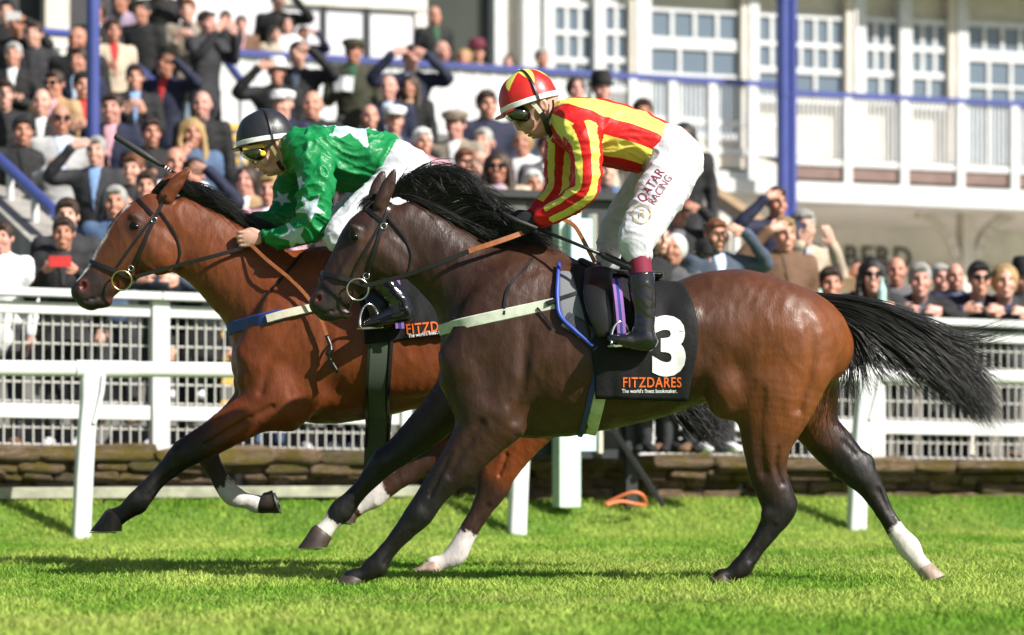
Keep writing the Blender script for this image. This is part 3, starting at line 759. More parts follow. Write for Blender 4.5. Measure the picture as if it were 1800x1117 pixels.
# bracketed column
bc_ = empty('bracket_column', P(1697, 600, 13.5), label='white column with two curved brackets under the balcony', cat='column')
u_c = on_v(1697, 500, 24.4)[0]; zc0, zc1 = .4, FZ-.61
slab('shaft', u_c-.085, u_c+.085, 24.3, 24.5, zc0, zc1, MAT['cream_paint'], bc_)
for sgn in (-1, 1):
    pts = [uv(u_c+sgn*(.085+.62*(1-math.cos(q))), 24.4, 2.75+(zc1-2.75-.04)*math.sin(q)) for q in np.linspace(0, math.pi/2, 9)]
    mb = MB()
    for a, b in zip(pts[:-1], pts[1:]): mb.bar(a, b+(b-a)*.15, .11, .13, up=(-UY, UX, 0))
    o = mb.build('bracket', MAT['cream_paint'], bc_); o.matrix_parent_inverse = parent_inv(bc_)
# blue columns
def blue_column(px0, px1, pyb, v, label, split=False):
    ua, zb = on_v(px0, pyb, v); ub = on_v(px1, pyb, v)[0]
    r = empty('blue_column', uv((ua+ub)/2, v, 0), label=label, cat='column')
    w = ub-ua; cs = [((ua+ub)/2, w/2)] if not split else [(ua+w*.30, w*.30), (ub-w*.19, w*.19)]
    for c_, rad in cs:
        mb = MB(); mb.tube([uv(c_, v, .3), uv(c_, v, 9)], rad, 16); o = mb.build('pipe' if split else 'shaft', MAT['blue_paint'], r, smooth='auto'); o.matrix_parent_inverse = parent_inv(r)
        for zz in (5.0, 6.2):
            mb = MB(); mb.tube([uv(c_, v, zz), uv(c_, v, zz+.07)], rad*1.12, 16); o = mb.build('collar', MAT['blue_paint'], r, smooth='auto'); o.matrix_parent_inverse = parent_inv(r)
blue_column(152, 175, 240, 13.0, 'slim blue steel column rising among the spectators on the terrace')
blue_column(1366, 1400, 380, 22.9, 'pair of blue steel pipes in front of the white balcony', True)
# stair rails
def stair_rail(name, pts, posts_at, label, top=None, drop=.9):
    r = empty(name, pts[0], label=label, cat='handrail')
    mb = MB(); mb.tube(pts, .045, 8); o = mb.build('handrail', MAT['blue_paint'], r, smooth='auto'); o.matrix_parent_inverse = parent_inv(r)
    for q in posts_at:
        q = np.asarray(q); mb = MB(); mb.tube([q-(0, 0, drop), q], .032, 8); o = mb.build('post', MAT['white_paint'], r, smooth='auto'); o.matrix_parent_inverse = parent_inv(r)
    if top is not None:
        mb = MB(); mb.bar(top[0], top[1], .12, .10); o = mb.build('timber_coping', MAT['tan_wood'], r); o.matrix_parent_inverse = parent_inv(r)
lerp = lambda a, b, t: a+(b-a)*t
A, B = P(1205, 318, 20.5), P(1332, 408, 15.2)
stair_rail('stair_rail', [A, B], [lerp(A, B, t) for t in (.12, .38, .72, .99)], 'blue stair handrail with white posts beside the right end of the terrace', (P(1200, 302, 20.6), P(1490, 500, 10.4)))
A, B = P(-70, 215, 13.0), P(98, 374, 10.2)
stair_rail('stair_rail', [A, B], [lerp(A, B, t) for t in (.05, .3, .55, .8)], 'blue stair handrail with white posts at the left edge', drop=.75)
mb = MB(); mb.bar(P(-70, 300, 13.0), P(105, 470, 10.0), .35, .28); mb.build('stair_cheek', MAT['concrete'], label='sloping grey concrete stair cheek at the left edge', cat='stair')
A, B, D_ = P(386, 92, 21.0), P(470, 205, 17.5), P(520, 270, 16.0)
stair_rail('stair_rail', [A, B, D_], [A, lerp(A, B, .5), B], 'blue stair handrail with white posts descending beside the aisle steps', drop=.85)
A, B = P(240, 118, 18.5), P(285, 160, 17.0)
stair_rail('stair_rail', [A, B], [A, B], 'short blue handrail between spectators left of the aisle', drop=.8)
A, B = P(-60, 46, 18.8), P(150, 62, 20.0)
r = empty('terrace_railing', A, label='blue topped railing with white uprights at the upper left', cat='railing')
for nm, dz, mt, rad in (('handrail', 0, 'blue_paint', .045), ('mid_rail', -.14, 'white_paint', .03)):
    mb = MB(); mb.tube([A+(0, 0, dz), B+(0, 0, dz)], rad, 8); o = mb.build(nm, MAT[mt], r, smooth='auto'); o.matrix_parent_inverse = parent_inv(r)
for t_ in np.linspace(.02, .98, 11):
    q = lerp(A, B, t_); mb = MB(); mb.tube([q-(0, 0, .9), q-(0, 0, .1)], .028, 6); o = mb.build('upright', MAT['white_paint'], r, smooth='auto'); o.matrix_parent_inverse = parent_inv(r)

# ------------------------------------------------------------------ finish equipment between the rails
eq = empty('equipment_board', rp(1000, 880, 7.4), label='tall dark equipment board on a black frame behind the horses', cat='board')
def eqs(nm, a, b, y0, y1, v, th, mt, parent=eq): 
    o = sb(nm, a, b, y0, y1, v, th, mt, parent); return o
eqs('panel', 858, 985, 338, 800, 7.42, .07, MAT['dark_panel']); eqs('panel', 987, 1112, 340, 806, 7.42, .07, MAT['dark_panel'])
eqs('leg', 1101, 1121, 330, 892, 7.36, .055, MAT['rubber']); eqs('leg', 858, 874, 330, 892, 7.36, .055, MAT['rubber'])
eqs('top_rail', 855, 1121, 332, 345, 7.355, .06, MAT['dark_panel'])
eqs('notice_sheet', 868, 925, 352, 470, 7.41, .008, simple('grey_sheet', (.10, .095, .09), .7), eq)
mb = MB(); mb.bar(rp(1072, 745, 7.3), rp(1166, 890, 7.1), .045, .03); o = mb.build('strut', MAT['rubber'], eq); o.matrix_parent_inverse = parent_inv(eq)
gp = empty('green_post', rp(1004, 888, 7.2), label='pale green box post standing in front of the dark board', cat='post')
eqs('column', 984, 1021, 355, 892, 7.2, .14, MAT['green_post'], gp)
eqs('control_box', 1021.5, 1048, 758, 793, 7.22, .1, MAT['screen'], gp); eqs('display', 1005, 1041, 384, 466, 7.12, .07, MAT['screen'], gp)
eqs('display_frame', 1041.5, 1050, 376, 470, 7.12, .08, MAT['steel'], gp); eqs('clamp', 1053, 1060, 757, 797, 7.2, .04, MAT['strap_cream'], gp)
mb = MB(); mb.tube(crom([rp(1062, 887, 7.15), rp(1085, 876, 7.1), rp(1112, 866, 7.05), rp(1130, 872, 7.05), rp(1134, 888, 7.1), rp(1115, 886, 7.0), rp(1090, 882, 7.0), rp(1065, 888, 6.95)], 6), .013, 8)
mb.build('hose', MAT['hose'], smooth=True, label='loop of orange hose lying on the grass by the wall', cat='hose')
# ------------------------------------------------------------------ horses
def rotA(ax, ang):
    return np.array(Matrix.Rotation(ang, 3, ax))
def nearest_on(v, rows, sub=6):
    """distance to a limb's axis and its parameter 0..len-1"""
    p = crom(np.array([r[:3] for r in rows]), sub); best = np.full(len(v), 9.0); par = np.zeros(len(v))
    for i, q in enumerate(p):
        d = np.linalg.norm(v-q, axis=1); m = d < best; best[m] = d[m]; par[m] = i/sub
    return best, par
def hoof(parent, y, cf, cb, toe, heel, rc=.045, rs=.062, mat='hoof', y0=0.0):
    Y = y0+y
    A = [np.array(P(*q, Y)) for q in (cf, cb, toe, heel)]
    mb = MB(); rings = []
    for t_, bulge in ((-.10, .9), (0, 1.0), (.08, 1.06), (.5, 1.0), (1.0, 1.0)):
        f_, b_ = lerp(A[0], A[2], t_), lerp(A[1], A[3], t_); c_ = (f_+b_)/2
        rings.append((c_+(f_-c_)*bulge, c_+(b_-c_)*bulge, (rc+(rs-rc)*max(t_, 0))*bulge))
    mb.rings(rings, n=20)
    h = mb.build('hoof', MAT[mat], parent, smooth='auto')
    dn = np.cross(A[2]-A[3], (0, 1, 0)); dn /= np.linalg.norm(dn)
    if np.dot(dn, (A[2]+A[3])/2-(A[0]+A[1])/2) < 0: dn = -dn
    c_ = (A[2]+A[3])/2
    mb = MB(); e = (A[2]-A[3])/2
    pts = [c_+e*.93*math.cos(q)+np.array((0, 1, 0))*rs*.92*math.sin(q)+dn*.003 for q in np.linspace(-2.35, 2.35, 26)]
    mb.ribbon(pts, [dn]*26, .02, .006); mb.build('horseshoe', MAT['steel'], h)
    return h
def colour_horse(me, legs, body_fn, black_fn):
    v = coords(me); px, py = to_px(v)
    col = body_fn(v, px, py)
    D = [nearest_on(v, L['rows']) for L in legs]
    dist = np.stack([d for d, _ in D], 1); near = dist.argmin(1)
    for i, L in enumerate(legs):
        d, par = D[i]; m = (near == i) & (d < .16)
        wob = noise(v*14)*.35
        t = ss(L['black'][0], L['black'][1], par+wob)*m
        col = col*(1-t[:, None])+np.array(L.get('blackc', (.007, .006, .006)))*t[:, None]
        if 'white' in L:
            t = ss(L['white'][0]-.06, L['white'][0]+.06, par+noise(v*np.array((40, 40, 18)))*.35)*m*(par < L['white'][1])
            col = col*(1-t[:, None])+np.array((.62, .58, .55))*t[:, None]
    attr(me, 'Col', np.clip(col, 0, 1))
def wrap_loop(bvh, c, e1, e2, n=40, off=.003, a0=0, a1=2*math.pi, R=.6):
    pts, nr = [], []
    for q in np.linspace(a0, a1, n):
        d = e1*math.cos(q)+e2*math.sin(q); h, nn = cast(bvh, c+d*R, -d, R)
        if h is None: continue
        pts.append(h+d*off); nr.append(d)
    pts = np.array(pts); nr = np.array(nr)
    for _ in range(2): pts[1:-1] = pts[1:-1]*.5+.25*(pts[:-2]+pts[2:])
    return pts, nr
def side_strap(bvh, pxpts, y0, off=.004, sub=6, side=-1):
    pts, nr = [], []
    for a, b in crom(np.array(pxpts, float), sub):
        p = P(a, b, y0-.1); h, nn = cast(bvh, p+np.array((0, side*1.0, 0)), (0, -side, 0), 2.0)
        if h is None: continue
        nn = np.asarray(nn); nn = nn if nn[1]*side > 0 else -nn; nn = nn+np.array((0, side*.3, 0)); nn /= np.linalg.norm(nn)
        pts.append(h+nn*off); nr.append(nn)
    pts = np.array(pts)
    pts[1:-1] = pts[1:-1]*.5+.25*(pts[:-2]+pts[2:])
    return pts, np.array(nr)
def strap_obj(name, pn, w, th, mat, parent):
    mb = MB(); mb.ribbon(pn[0], pn[1], w, th); return mb.build(name, MAT[mat] if isinstance(mat, str) else mat, parent, smooth='auto')
def ring_obj(name, c, r, tube, mat, parent, nrm=(0, 1, 0)):
    nrm = np.asarray(nrm, float); nrm /= np.linalg.norm(nrm); a = np.cross(nrm, (0, 0, 1)); a /= np.linalg.norm(a); b = np.cross(nrm, a)
    mb = MB(); n = 28; mb.tube([c+r*(math.cos(q)*a+math.sin(q)*b) for q in np.linspace(0, 2*math.pi, n)], tube, 8, cap=False); return mb.build(name, MAT[mat], parent, smooth=True)
def hair_guides(name, guides, n, k, spread, rad, mat, parent, root_spread=None, seed=1, curl=.02, wexp=1.0):
    """guides: list of (weight, [k control points (x,y,z)]); each hair mixes two neighbouring guides"""
    r = np.random.default_rng(seed)
    G = [crom(np.array(g, float), 8) for _, g in guides]
    G = [np.stack([np.interp(np.linspace(0, 1, k), np.linspace(0, 1, len(g)), g[:, c]) for c in range(3)], 1) for g in G]
    w = np.array([a for a, _ in guides], float); w /= w.sum()
    i = r.choice(len(G), n, p=w); j = np.clip(i+r.integers(-1, 2, n), 0, len(G)-1); m = r.random(n)[:, None, None]*.6
    G = np.array(G); p = G[i]*(1-m)+G[j]*m
    s_ = np.linspace(0, 1, k)[None, :, None]
    off = r.normal(size=(n, 1, 3))*np.array(spread)
    p = p+off*(.12+s_**.8)
    ph = r.random((n, 1, 3))*20
    # shared wave so locks form, plus a little of each hair's own
    lock = r.integers(0, 26, n); lp = r.random((26, 1, 3))*20; la = r.normal(size=(26, 1, 3))*np.array(spread)*1.3
    p = p+la[lock]*s_**1.2+curl*np.sin(s_*7+lp[lock])*s_+curl*.55*np.sin(s_*11+ph)*s_
    L = (.72+.28*r.random(n))[:, None, None]
    idx = np.linspace(0, 1, k)[None, :, None]*L*(k-1)
    lo = np.clip(np.floor(idx).astype(int), 0, k-2); fr = idx-lo
    ar = np.arange(n)[:, None]
    p = p[ar, lo[..., 0]]*(1-fr)+p[ar, lo[..., 0]+1]*fr
    rr = rad*(.6+.8*r.random((n, 1)))*np.clip(1.15-np.linspace(0, 1, k)[None, :]**2, .12, 1)
    return obj(name, strands_mesh(name, p, rr), MAT[mat], parent)

def build_horse(name, label, y0, spec):
    H = empty(name, (spec['origin'][0], y0, 0), label=label, cat='horse', group='galloping racehorses')
    H['in_place'] = 1; inv = Matrix.Translation(-Vector(H.location))
    F = Field(spec['lo'], spec['hi'], .0085)
    ch = lambda pts, k=.03, **kw: chain_px(F, pts, k, y0, **kw)
    ch(spec['trunk'], .02); ch(spec['neck'], .09); 
    legs = []
    for L in spec['legs']:
        rows = ch(L['pts'], L.get('k', .055)); legs.append(dict(rows=rows, **{k_: L[k_] for k_ in L if k_ not in ('pts',)}))
    for pts, k in spec['muscles']: ch(pts, k)
    for c_, r_, ang, k in spec.get('joints', []): F.ell(P(c_[0], c_[1], y0+c_[2]), r_, k, rotA('Y', ang))
    for c_, r_, ang, k in spec['bulges']: 
        F.ell(P(c_[0], c_[1], y0+c_[2]), r_, k, rotA('Y', ang))
    ch(spec['head'], .03)
    for pts, k in spec['head_extra']: ch(pts, k)
    for c_, r_, ang, k in spec['head_bulges']: F.ell(P(c_[0], c_[1], y0+c_[2]), r_, k, rotA('Y', ang))
    for pts, k in spec['grooves']: ch(pts, k, op='s')
    for pts, k in spec.get('tendons', []): ch(pts, k, op='s', sub=3)
    for c_, r_, ang, k in spec['dents']: F.ell(P(c_[0], c_[1], y0+c_[2]), r_, k, rotA('Y', ang), op='s')
    me = F.mesh('body'); del F
    v = coords(me); nn = normals(me)
    rg = lambda f_, o_: (1-np.abs(noise(v*np.array(f_)+o_)))**2-.45
    amp = .0040*rg((6.5, 6.5, 4.0), 2.0)*ss(.05, .5, v[:, 2])+.0022*rg((15, 15, 8), 7.0)+.0010*noise(v*np.array((30, 30, 16)))
    # veins and tendons on shoulder, belly and legs read as fine raised cords
    vein = np.exp(-(noise(v*np.array((7, 7, 5))+3.1)/.045)**2)*.0011*ss(.5, .1, np.abs(noise(v*2.1)))
    setco(me, v+nn*(amp+vein)[:, None])
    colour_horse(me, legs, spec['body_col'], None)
    body = obj('body', me, MAT[spec['mat']], H)
    bvh = bvh_of(me)
    for hf in spec['hooves']: hoof(H, y0=y0, **hf)
    for s_ in (-1, 1):
        e = P(spec['eye'][0], spec['eye'][1], y0+s_*spec['eye'][2]); mb = MB()
        bm = bmesh.new(); bmesh.ops.create_uvsphere(bm, u_segments=18, v_segments=12, radius=.021); m_ = bpy.data.meshes.new('eye'); bm.to_mesh(m_); bm.free()
        m_.polygons.foreach_set('use_smooth', np.ones(len(m_.polygons), bool)); o = obj('eye', m_, MAT['eye'], H); o.location = e; o.scale = (1.25, .85, .80); o.rotation_euler = (0, math.radians(35), 0)
    return H, body, bvh, inv

# ---- the dark bay in front -------------------------------------------------------------
Y2 = 0.0
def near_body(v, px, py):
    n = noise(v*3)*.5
    rump = ss(1180, 1420, px+n*60); barrel = ss(780, 1000, px+n*50)  # coat turns browner behind the shoulder and redder towards the rump
    col = mixc((.032, .0135, .0085), (.056, .022, .011), barrel); col = col*(1-rump[:, None])+np.array((.165, .050, .013))*rump[:, None]
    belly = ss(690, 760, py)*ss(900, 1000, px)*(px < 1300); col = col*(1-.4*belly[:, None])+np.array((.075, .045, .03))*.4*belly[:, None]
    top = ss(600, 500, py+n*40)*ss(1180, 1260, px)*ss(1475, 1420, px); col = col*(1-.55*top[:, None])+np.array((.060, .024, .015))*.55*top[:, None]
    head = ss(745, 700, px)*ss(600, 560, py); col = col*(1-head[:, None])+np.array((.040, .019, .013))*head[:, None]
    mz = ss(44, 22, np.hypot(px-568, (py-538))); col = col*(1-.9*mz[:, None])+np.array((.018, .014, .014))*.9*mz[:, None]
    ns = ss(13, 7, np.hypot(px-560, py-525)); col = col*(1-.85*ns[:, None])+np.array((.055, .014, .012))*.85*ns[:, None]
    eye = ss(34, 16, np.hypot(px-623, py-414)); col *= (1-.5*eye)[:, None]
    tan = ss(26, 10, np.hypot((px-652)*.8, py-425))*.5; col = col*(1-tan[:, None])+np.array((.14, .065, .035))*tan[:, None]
    return col
spec2 = dict(origin=(.35,), lo=(-1.02, -.40, -.02), hi=(2.0, .40, 1.92), mat='coat_dark',
    trunk=[(838, 592, 0, 104, .15), (868, 598, 0, 140, .21), (910, 604, 0, 162, .25), (980, 612, 0, 158, .275), (1050, 615, 0, 142, .29), (1120, 616, 0, 125, .295), (1190, 608, 0, 110, .285), (1260, 592, 0, 108, .28), (1330, 588, 0, 102, .27), (1395, 600, 0, 92, .235), (1432, 612, 0, 70, .17)],
    neck=[(702, 402, 0, 54, .072), (735, 426, 0, 62, .080), (770, 452, 0, 65, .092), (808, 482, 0, 73, .112), (850, 516, 0, 86, .145), (898, 552, 0, 108, .19)],
    muscles=[([(930, 478, -.10, 30, .05), (880, 560, -.175, 62, .07), (815, 645, -.17, 50, .075)], .05), ([(930, 478, .10, 30, .05), (880, 560, .175, 62, .07), (815, 645, .17, 50, .075)], .05),
             ([(815, 655, -.15, 48, .08), (850, 700, -.155, 58, .085), (880, 735, -.15, 45, .07)], .04), ([(815, 655, .15, 48, .08), (850, 690, .155, 55, .085), (850, 720, .15, 45, .07)], .04),
             ([(905, 590, -.19, 38, .05), (900, 670, -.20, 46, .055), (885, 725, -.18, 34, .05)], .035),
             ([(1300, 540, -.13, 50, .08), (1375, 580, -.16, 72, .11), (1418, 650, -.15, 42, .09)], .05), ([(1300, 540, .13, 50, .08), (1375, 580, .16, 72, .11), (1418, 650, .15, 42, .09)], .05),
             ([(1262, 575, -.20, 26, .04), (1258, 625, -.215, 30, .04), (1275, 680, -.19, 26, .05)], .03)],
    bulges=[((1285, 530, 0), (.24, .20, .13), 0, .06), ((932, 470, 0), (.16, .075, .10), 0, .07), ((816, 645, 0), (.09, .15, .12), 0, .05), ((1283, 690, -.16), (.10, .075, .12), .3, .05), ((1283, 690, .16), (.10, .075, .12), .3, .05),
            ((1040, 640, -.20), (.34, .09, .20), 0, .06), ((1205, 560, -.235), (.05, .03, .06), 0, .05)],
    legs=[dict(pts=[(868, 730, -.16, 62, .095), (842, 768, -.155, 47, .08), (800, 822, -.15, 34, .062), (764, 864, -.145, 26, .048), (738, 903, -.14, 24.5, .046), (714, 930, -.14, 19, .038), (690, 958, -.14, 15.5, .030), (672, 980, -.14, 16.5, .032), (657, 998, -.14, 19, .036), (640, 1010, -.14, 14, .031), (618, 1018, -.14, 17, .040)], k=.05, black=(.8, 3.4), blackc=(.007, .006, .006)),
          dict(pts=[(815, 690, .14, 50, .09), (770, 733, .15, 38, .075), (728, 772, .155, 31, .058), (700, 795, .155, 25, .048), (675, 812, .155, 24, .046), (656, 836, .155, 18.5, .037), (634, 862, .155, 15, .030), (615, 882, .155, 17, .032), (598, 900, .155, 20, .037), (581, 920, .155, 14, .031), (566, 938, .155, 17, .040)], k=.05, black=(.4, 2.6), white=(8.75, 12), blackc=(.007, .006, .006)),
          dict(pts=[(1372, 600, -.14, 84, .12), (1366, 668, -.15, 84, .125), (1357, 730, -.155, 63, .10), (1349, 776, -.155, 45, .078), (1349, 828, -.15, 33.5, .058), (1365, 876, -.145, 30.5, .048), (1368, 900, -.14, 28, .044), (1352, 930, -.14, 20, .036), (1331, 960, -.14, 16, .031), (1315, 982, -.14, 16.5, .032), (1302, 998, -.14, 18, .036), (1284, 1010, -.14, 13.5, .031), (1268, 1016, -.14, 15, .038)], k=.06, black=(1.6, 5.4), blackc=(.008, .006, .006)),
          dict(pts=[(1385, 600, .14, 80, .12), (1405, 670, .15, 72, .12), (1432, 745, .155, 42, .09), (1466, 786, .155, 36, .068), (1498, 820, .15, 31, .05), (1516, 838, .15, 28, .045), (1533, 862, .15, 22, .038), (1556, 903, .15, 15.5, .031), (1578, 938, .15, 16.5, .032), (1597, 962, .15, 20.5, .037), (1612, 984, .15, 15, .031), (1625, 998, .15, 15, .034)], k=.06, black=(.6, 3.6), white=(7.7, 13), blackc=(.008, .006, .006))],
    head=[(690, 388, 0, 42, .060), (668, 415, 0, 58, .080), (648, 440, 0, 57, .084), (624, 468, 0, 47, .068), (602, 496, 0, 38, .056), (584, 524, 0, 33, .054), (574, 540, 0, 29, .056)],
    head_extra=[([(700, 440, -.055, 38, .035), (686, 455, -.062, 46, .036), (672, 470, -.052, 34, .03)], .03), ([(700, 440, .055, 38, .035), (686, 455, .062, 46, .036), (672, 470, .052, 34, .03)], .03),
                ([(668, 362, -.045, 13, .022), (682, 330, -.055, 12, .018), (692, 305, -.058, 7, .010), (694.5, 297, -.058, 2.5, .004)], .018), ([(656, 360, .045, 13, .022), (664, 330, .055, 12, .018), (672, 308, .058, 7, .010), (674, 301, .058, 2.5, .004)], .012),
                ([(633, 440, -.066, 7, .014), (612, 466, -.062, 6, .012), (597, 488, -.056, 4, .010)], .02), ([(633, 440, .066, 7, .014), (612, 466, .062, 6, .012), (597, 488, .056, 4, .010)], .02)],
    head_bulges=[((562, 534, 0), (.045, .048, .042), .6, .02), ((585, 552, 0), (.058, .040, .026), -.2, .02), ((607, 553, 0), (.030, .032, .022), -.3, .015), ((624, 402, -.072), (.034, .012, .015), .55, .02), ((624, 402, .072), (.034, .012, .015), .55, .02), ((626, 417, -.070), (.024, .018, .020), .6, .012), ((626, 417, .070), (.024, .018, .020), .6, .012),
                 ((561, 522, -.040), (.024, .018, .026), .5, .012), ((561, 522, .040), (.024, .018, .026), .5, .012)],
    grooves=[([(566, 552, -.07, 1.6, .03), (590, 545, -.07, 1.8, .03), (612, 538, -.075, 1.5, .02)], .008), ([(745, 500, -.118, 5, .016), (765, 540, -.145, 5, .016), (785, 570, -.19, 4, .016)], .035),
             ([(1425, 560, -.280, 5, .02), (1428, 640, -.275, 5, .02), (1405, 720, -.245, 4, .02)], .04), ([(925, 560, -.285, 6, .02), (920, 660, -.28, 6, .02), (905, 740, -.25, 5, .02)], .035),
             ([(845, 745, -.250, 4, .012), (815, 790, -.230, 3, .012), (790, 835, -.209, 2.5, .01)], .03), ([(1338, 690, -.300, 4, .02), (1333, 770, -.262, 4, .02), (1343, 830, -.226, 3, .02)], .045)],
    dents=[((559, 525, -.060), (.013, .022, .019), .5, .006), ((559, 525, .060), (.013, .022, .019), .5, .006), ((1238, 620, -.33), (.07, .05, .13), .25, .05), ((1225, 530, -.36), (.09, .06, .06), 0, .05),
           ((684, 332, -.078), (.008, .014, .034), .35, .008), ((632, 380, -.085), (.03, .012, .02), .6, .015), ((660, 478, -.105), (.03, .014, .03), .5, .02)],
    joints=[((1388, 890, -.14), (.030, .022, .044), .25, .02), ((1524, 810, .15), (.030, .022, .042), -.75, .02), ((733, 902, -.15), (.034, .040, .045), .65, .02), ((671, 812, .15), (.034, .040, .045), .75, .02), ((672, 1004, -.14), (.020, .026, .026), .5, .015), ((608, 905, .155), (.020, .026, .026), .6, .015), ((1312, 1002, -.14), (.020, .026, .026), .5, .015), ((1606, 958, .15), (.020, .026, .028), -.6, .015), ((1350, 905, -.165), (.030, .020, .034), .2, .02), ((1518, 845, .13), (.030, .020, .034), -.5, .02)],
    tendons=[([(724, 936, -.176, 2.2, .010), (700, 962, -.172, 2.4, .010), (676, 990, -.174, 2.0, .010)], .018), ([(1362, 925, -.178, 2.4, .010), (1338, 960, -.173, 2.6, .010), (1318, 985, -.174, 2.0, .010)], .018), ([(1375, 850, -.192, 3.2, .012), (1364, 820, -.205, 3.2, .012), (1368, 790, -.225, 3, .012)], .018), ([(1545, 862, .118, 2.4, .010), (1562, 896, .117, 2.6, .010), (1582, 930, .116, 2.0, .010)], .018), ([(1505, 800, .100, 3.0, .012), (1485, 778, .092, 3.2, .012)], .016), ([(668, 838, .118, 2.2, .010), (642, 866, .122, 2.4, .010), (622, 886, .120, 2.0, .010)], .018), ([(790, 800, -.212, 2.4, .010), (772, 838, -.197, 2.2, .010), (756, 872, -.188, 2.0, .010)], .016)],
    hooves=[dict(y=-.14, cf=(606, 1010), cb=(640, 1022), toe=(575, 1034), heel=(632, 1040), rc=.046, rs=.062), dict(y=.155, cf=(551, 925), cb=(583, 945), toe=(523, 964), heel=(575, 962), rc=.046, rs=.062),
            dict(y=-.14, cf=(1262, 1006), cb=(1284, 1022), toe=(1236, 1028), heel=(1286, 1034), rc=.043, rs=.057), dict(y=.15, cf=(1638, 990), cb=(1612, 1004), toe=(1660, 1010), heel=(1622, 1024), rc=.042, rs=.055, mat='hoof_pale')],
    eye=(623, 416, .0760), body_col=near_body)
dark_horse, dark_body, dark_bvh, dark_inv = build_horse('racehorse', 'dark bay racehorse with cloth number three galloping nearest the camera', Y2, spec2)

# ---- the bright bay behind -------------------------------------------------------------
Y1 = 1.35
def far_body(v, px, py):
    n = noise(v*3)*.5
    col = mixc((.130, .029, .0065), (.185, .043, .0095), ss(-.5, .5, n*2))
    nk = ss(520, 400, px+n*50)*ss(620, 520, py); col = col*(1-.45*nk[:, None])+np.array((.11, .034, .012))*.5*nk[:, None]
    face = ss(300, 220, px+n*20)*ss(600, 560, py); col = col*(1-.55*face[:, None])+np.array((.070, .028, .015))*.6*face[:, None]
    mz = ss(62, 30, np.hypot(px-150, (py-515)*1.0)); col = col*(1-.92*mz[:, None])+np.array((.020, .016, .017))*.92*mz[:, None]
    # white blaze down the front of the face
    a = np.array((232, 352.)); b = np.array((130, 497.)); ab = b-a; t = ((px-a[0])*ab[0]+(py-a[1])*ab[1])/(ab@ab); q = np.abs((px-a[0])*ab[1]-(py-a[1])*ab[0])/np.linalg.norm(ab)
    bl = ss(7, 4, q+2.5*np.sin(t*7)+noise(v*40)*2)*ss(.042, .024, np.abs(v[:, 1]-1.35)+noise(v*30)*.006)*(t > .05)*(t < .97); bl = np.maximum(bl, 0)
    col = col*(1-bl[:, None])+np.array((.66, .63, .60))*bl[:, None]
    ns = ss(15, 8, np.hypot(px-147, py-502)); col = col*(1-.85*ns[:, None])+np.array((.10, .022, .020))*.85*ns[:, None]
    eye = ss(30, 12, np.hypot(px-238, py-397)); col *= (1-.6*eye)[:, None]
    return col
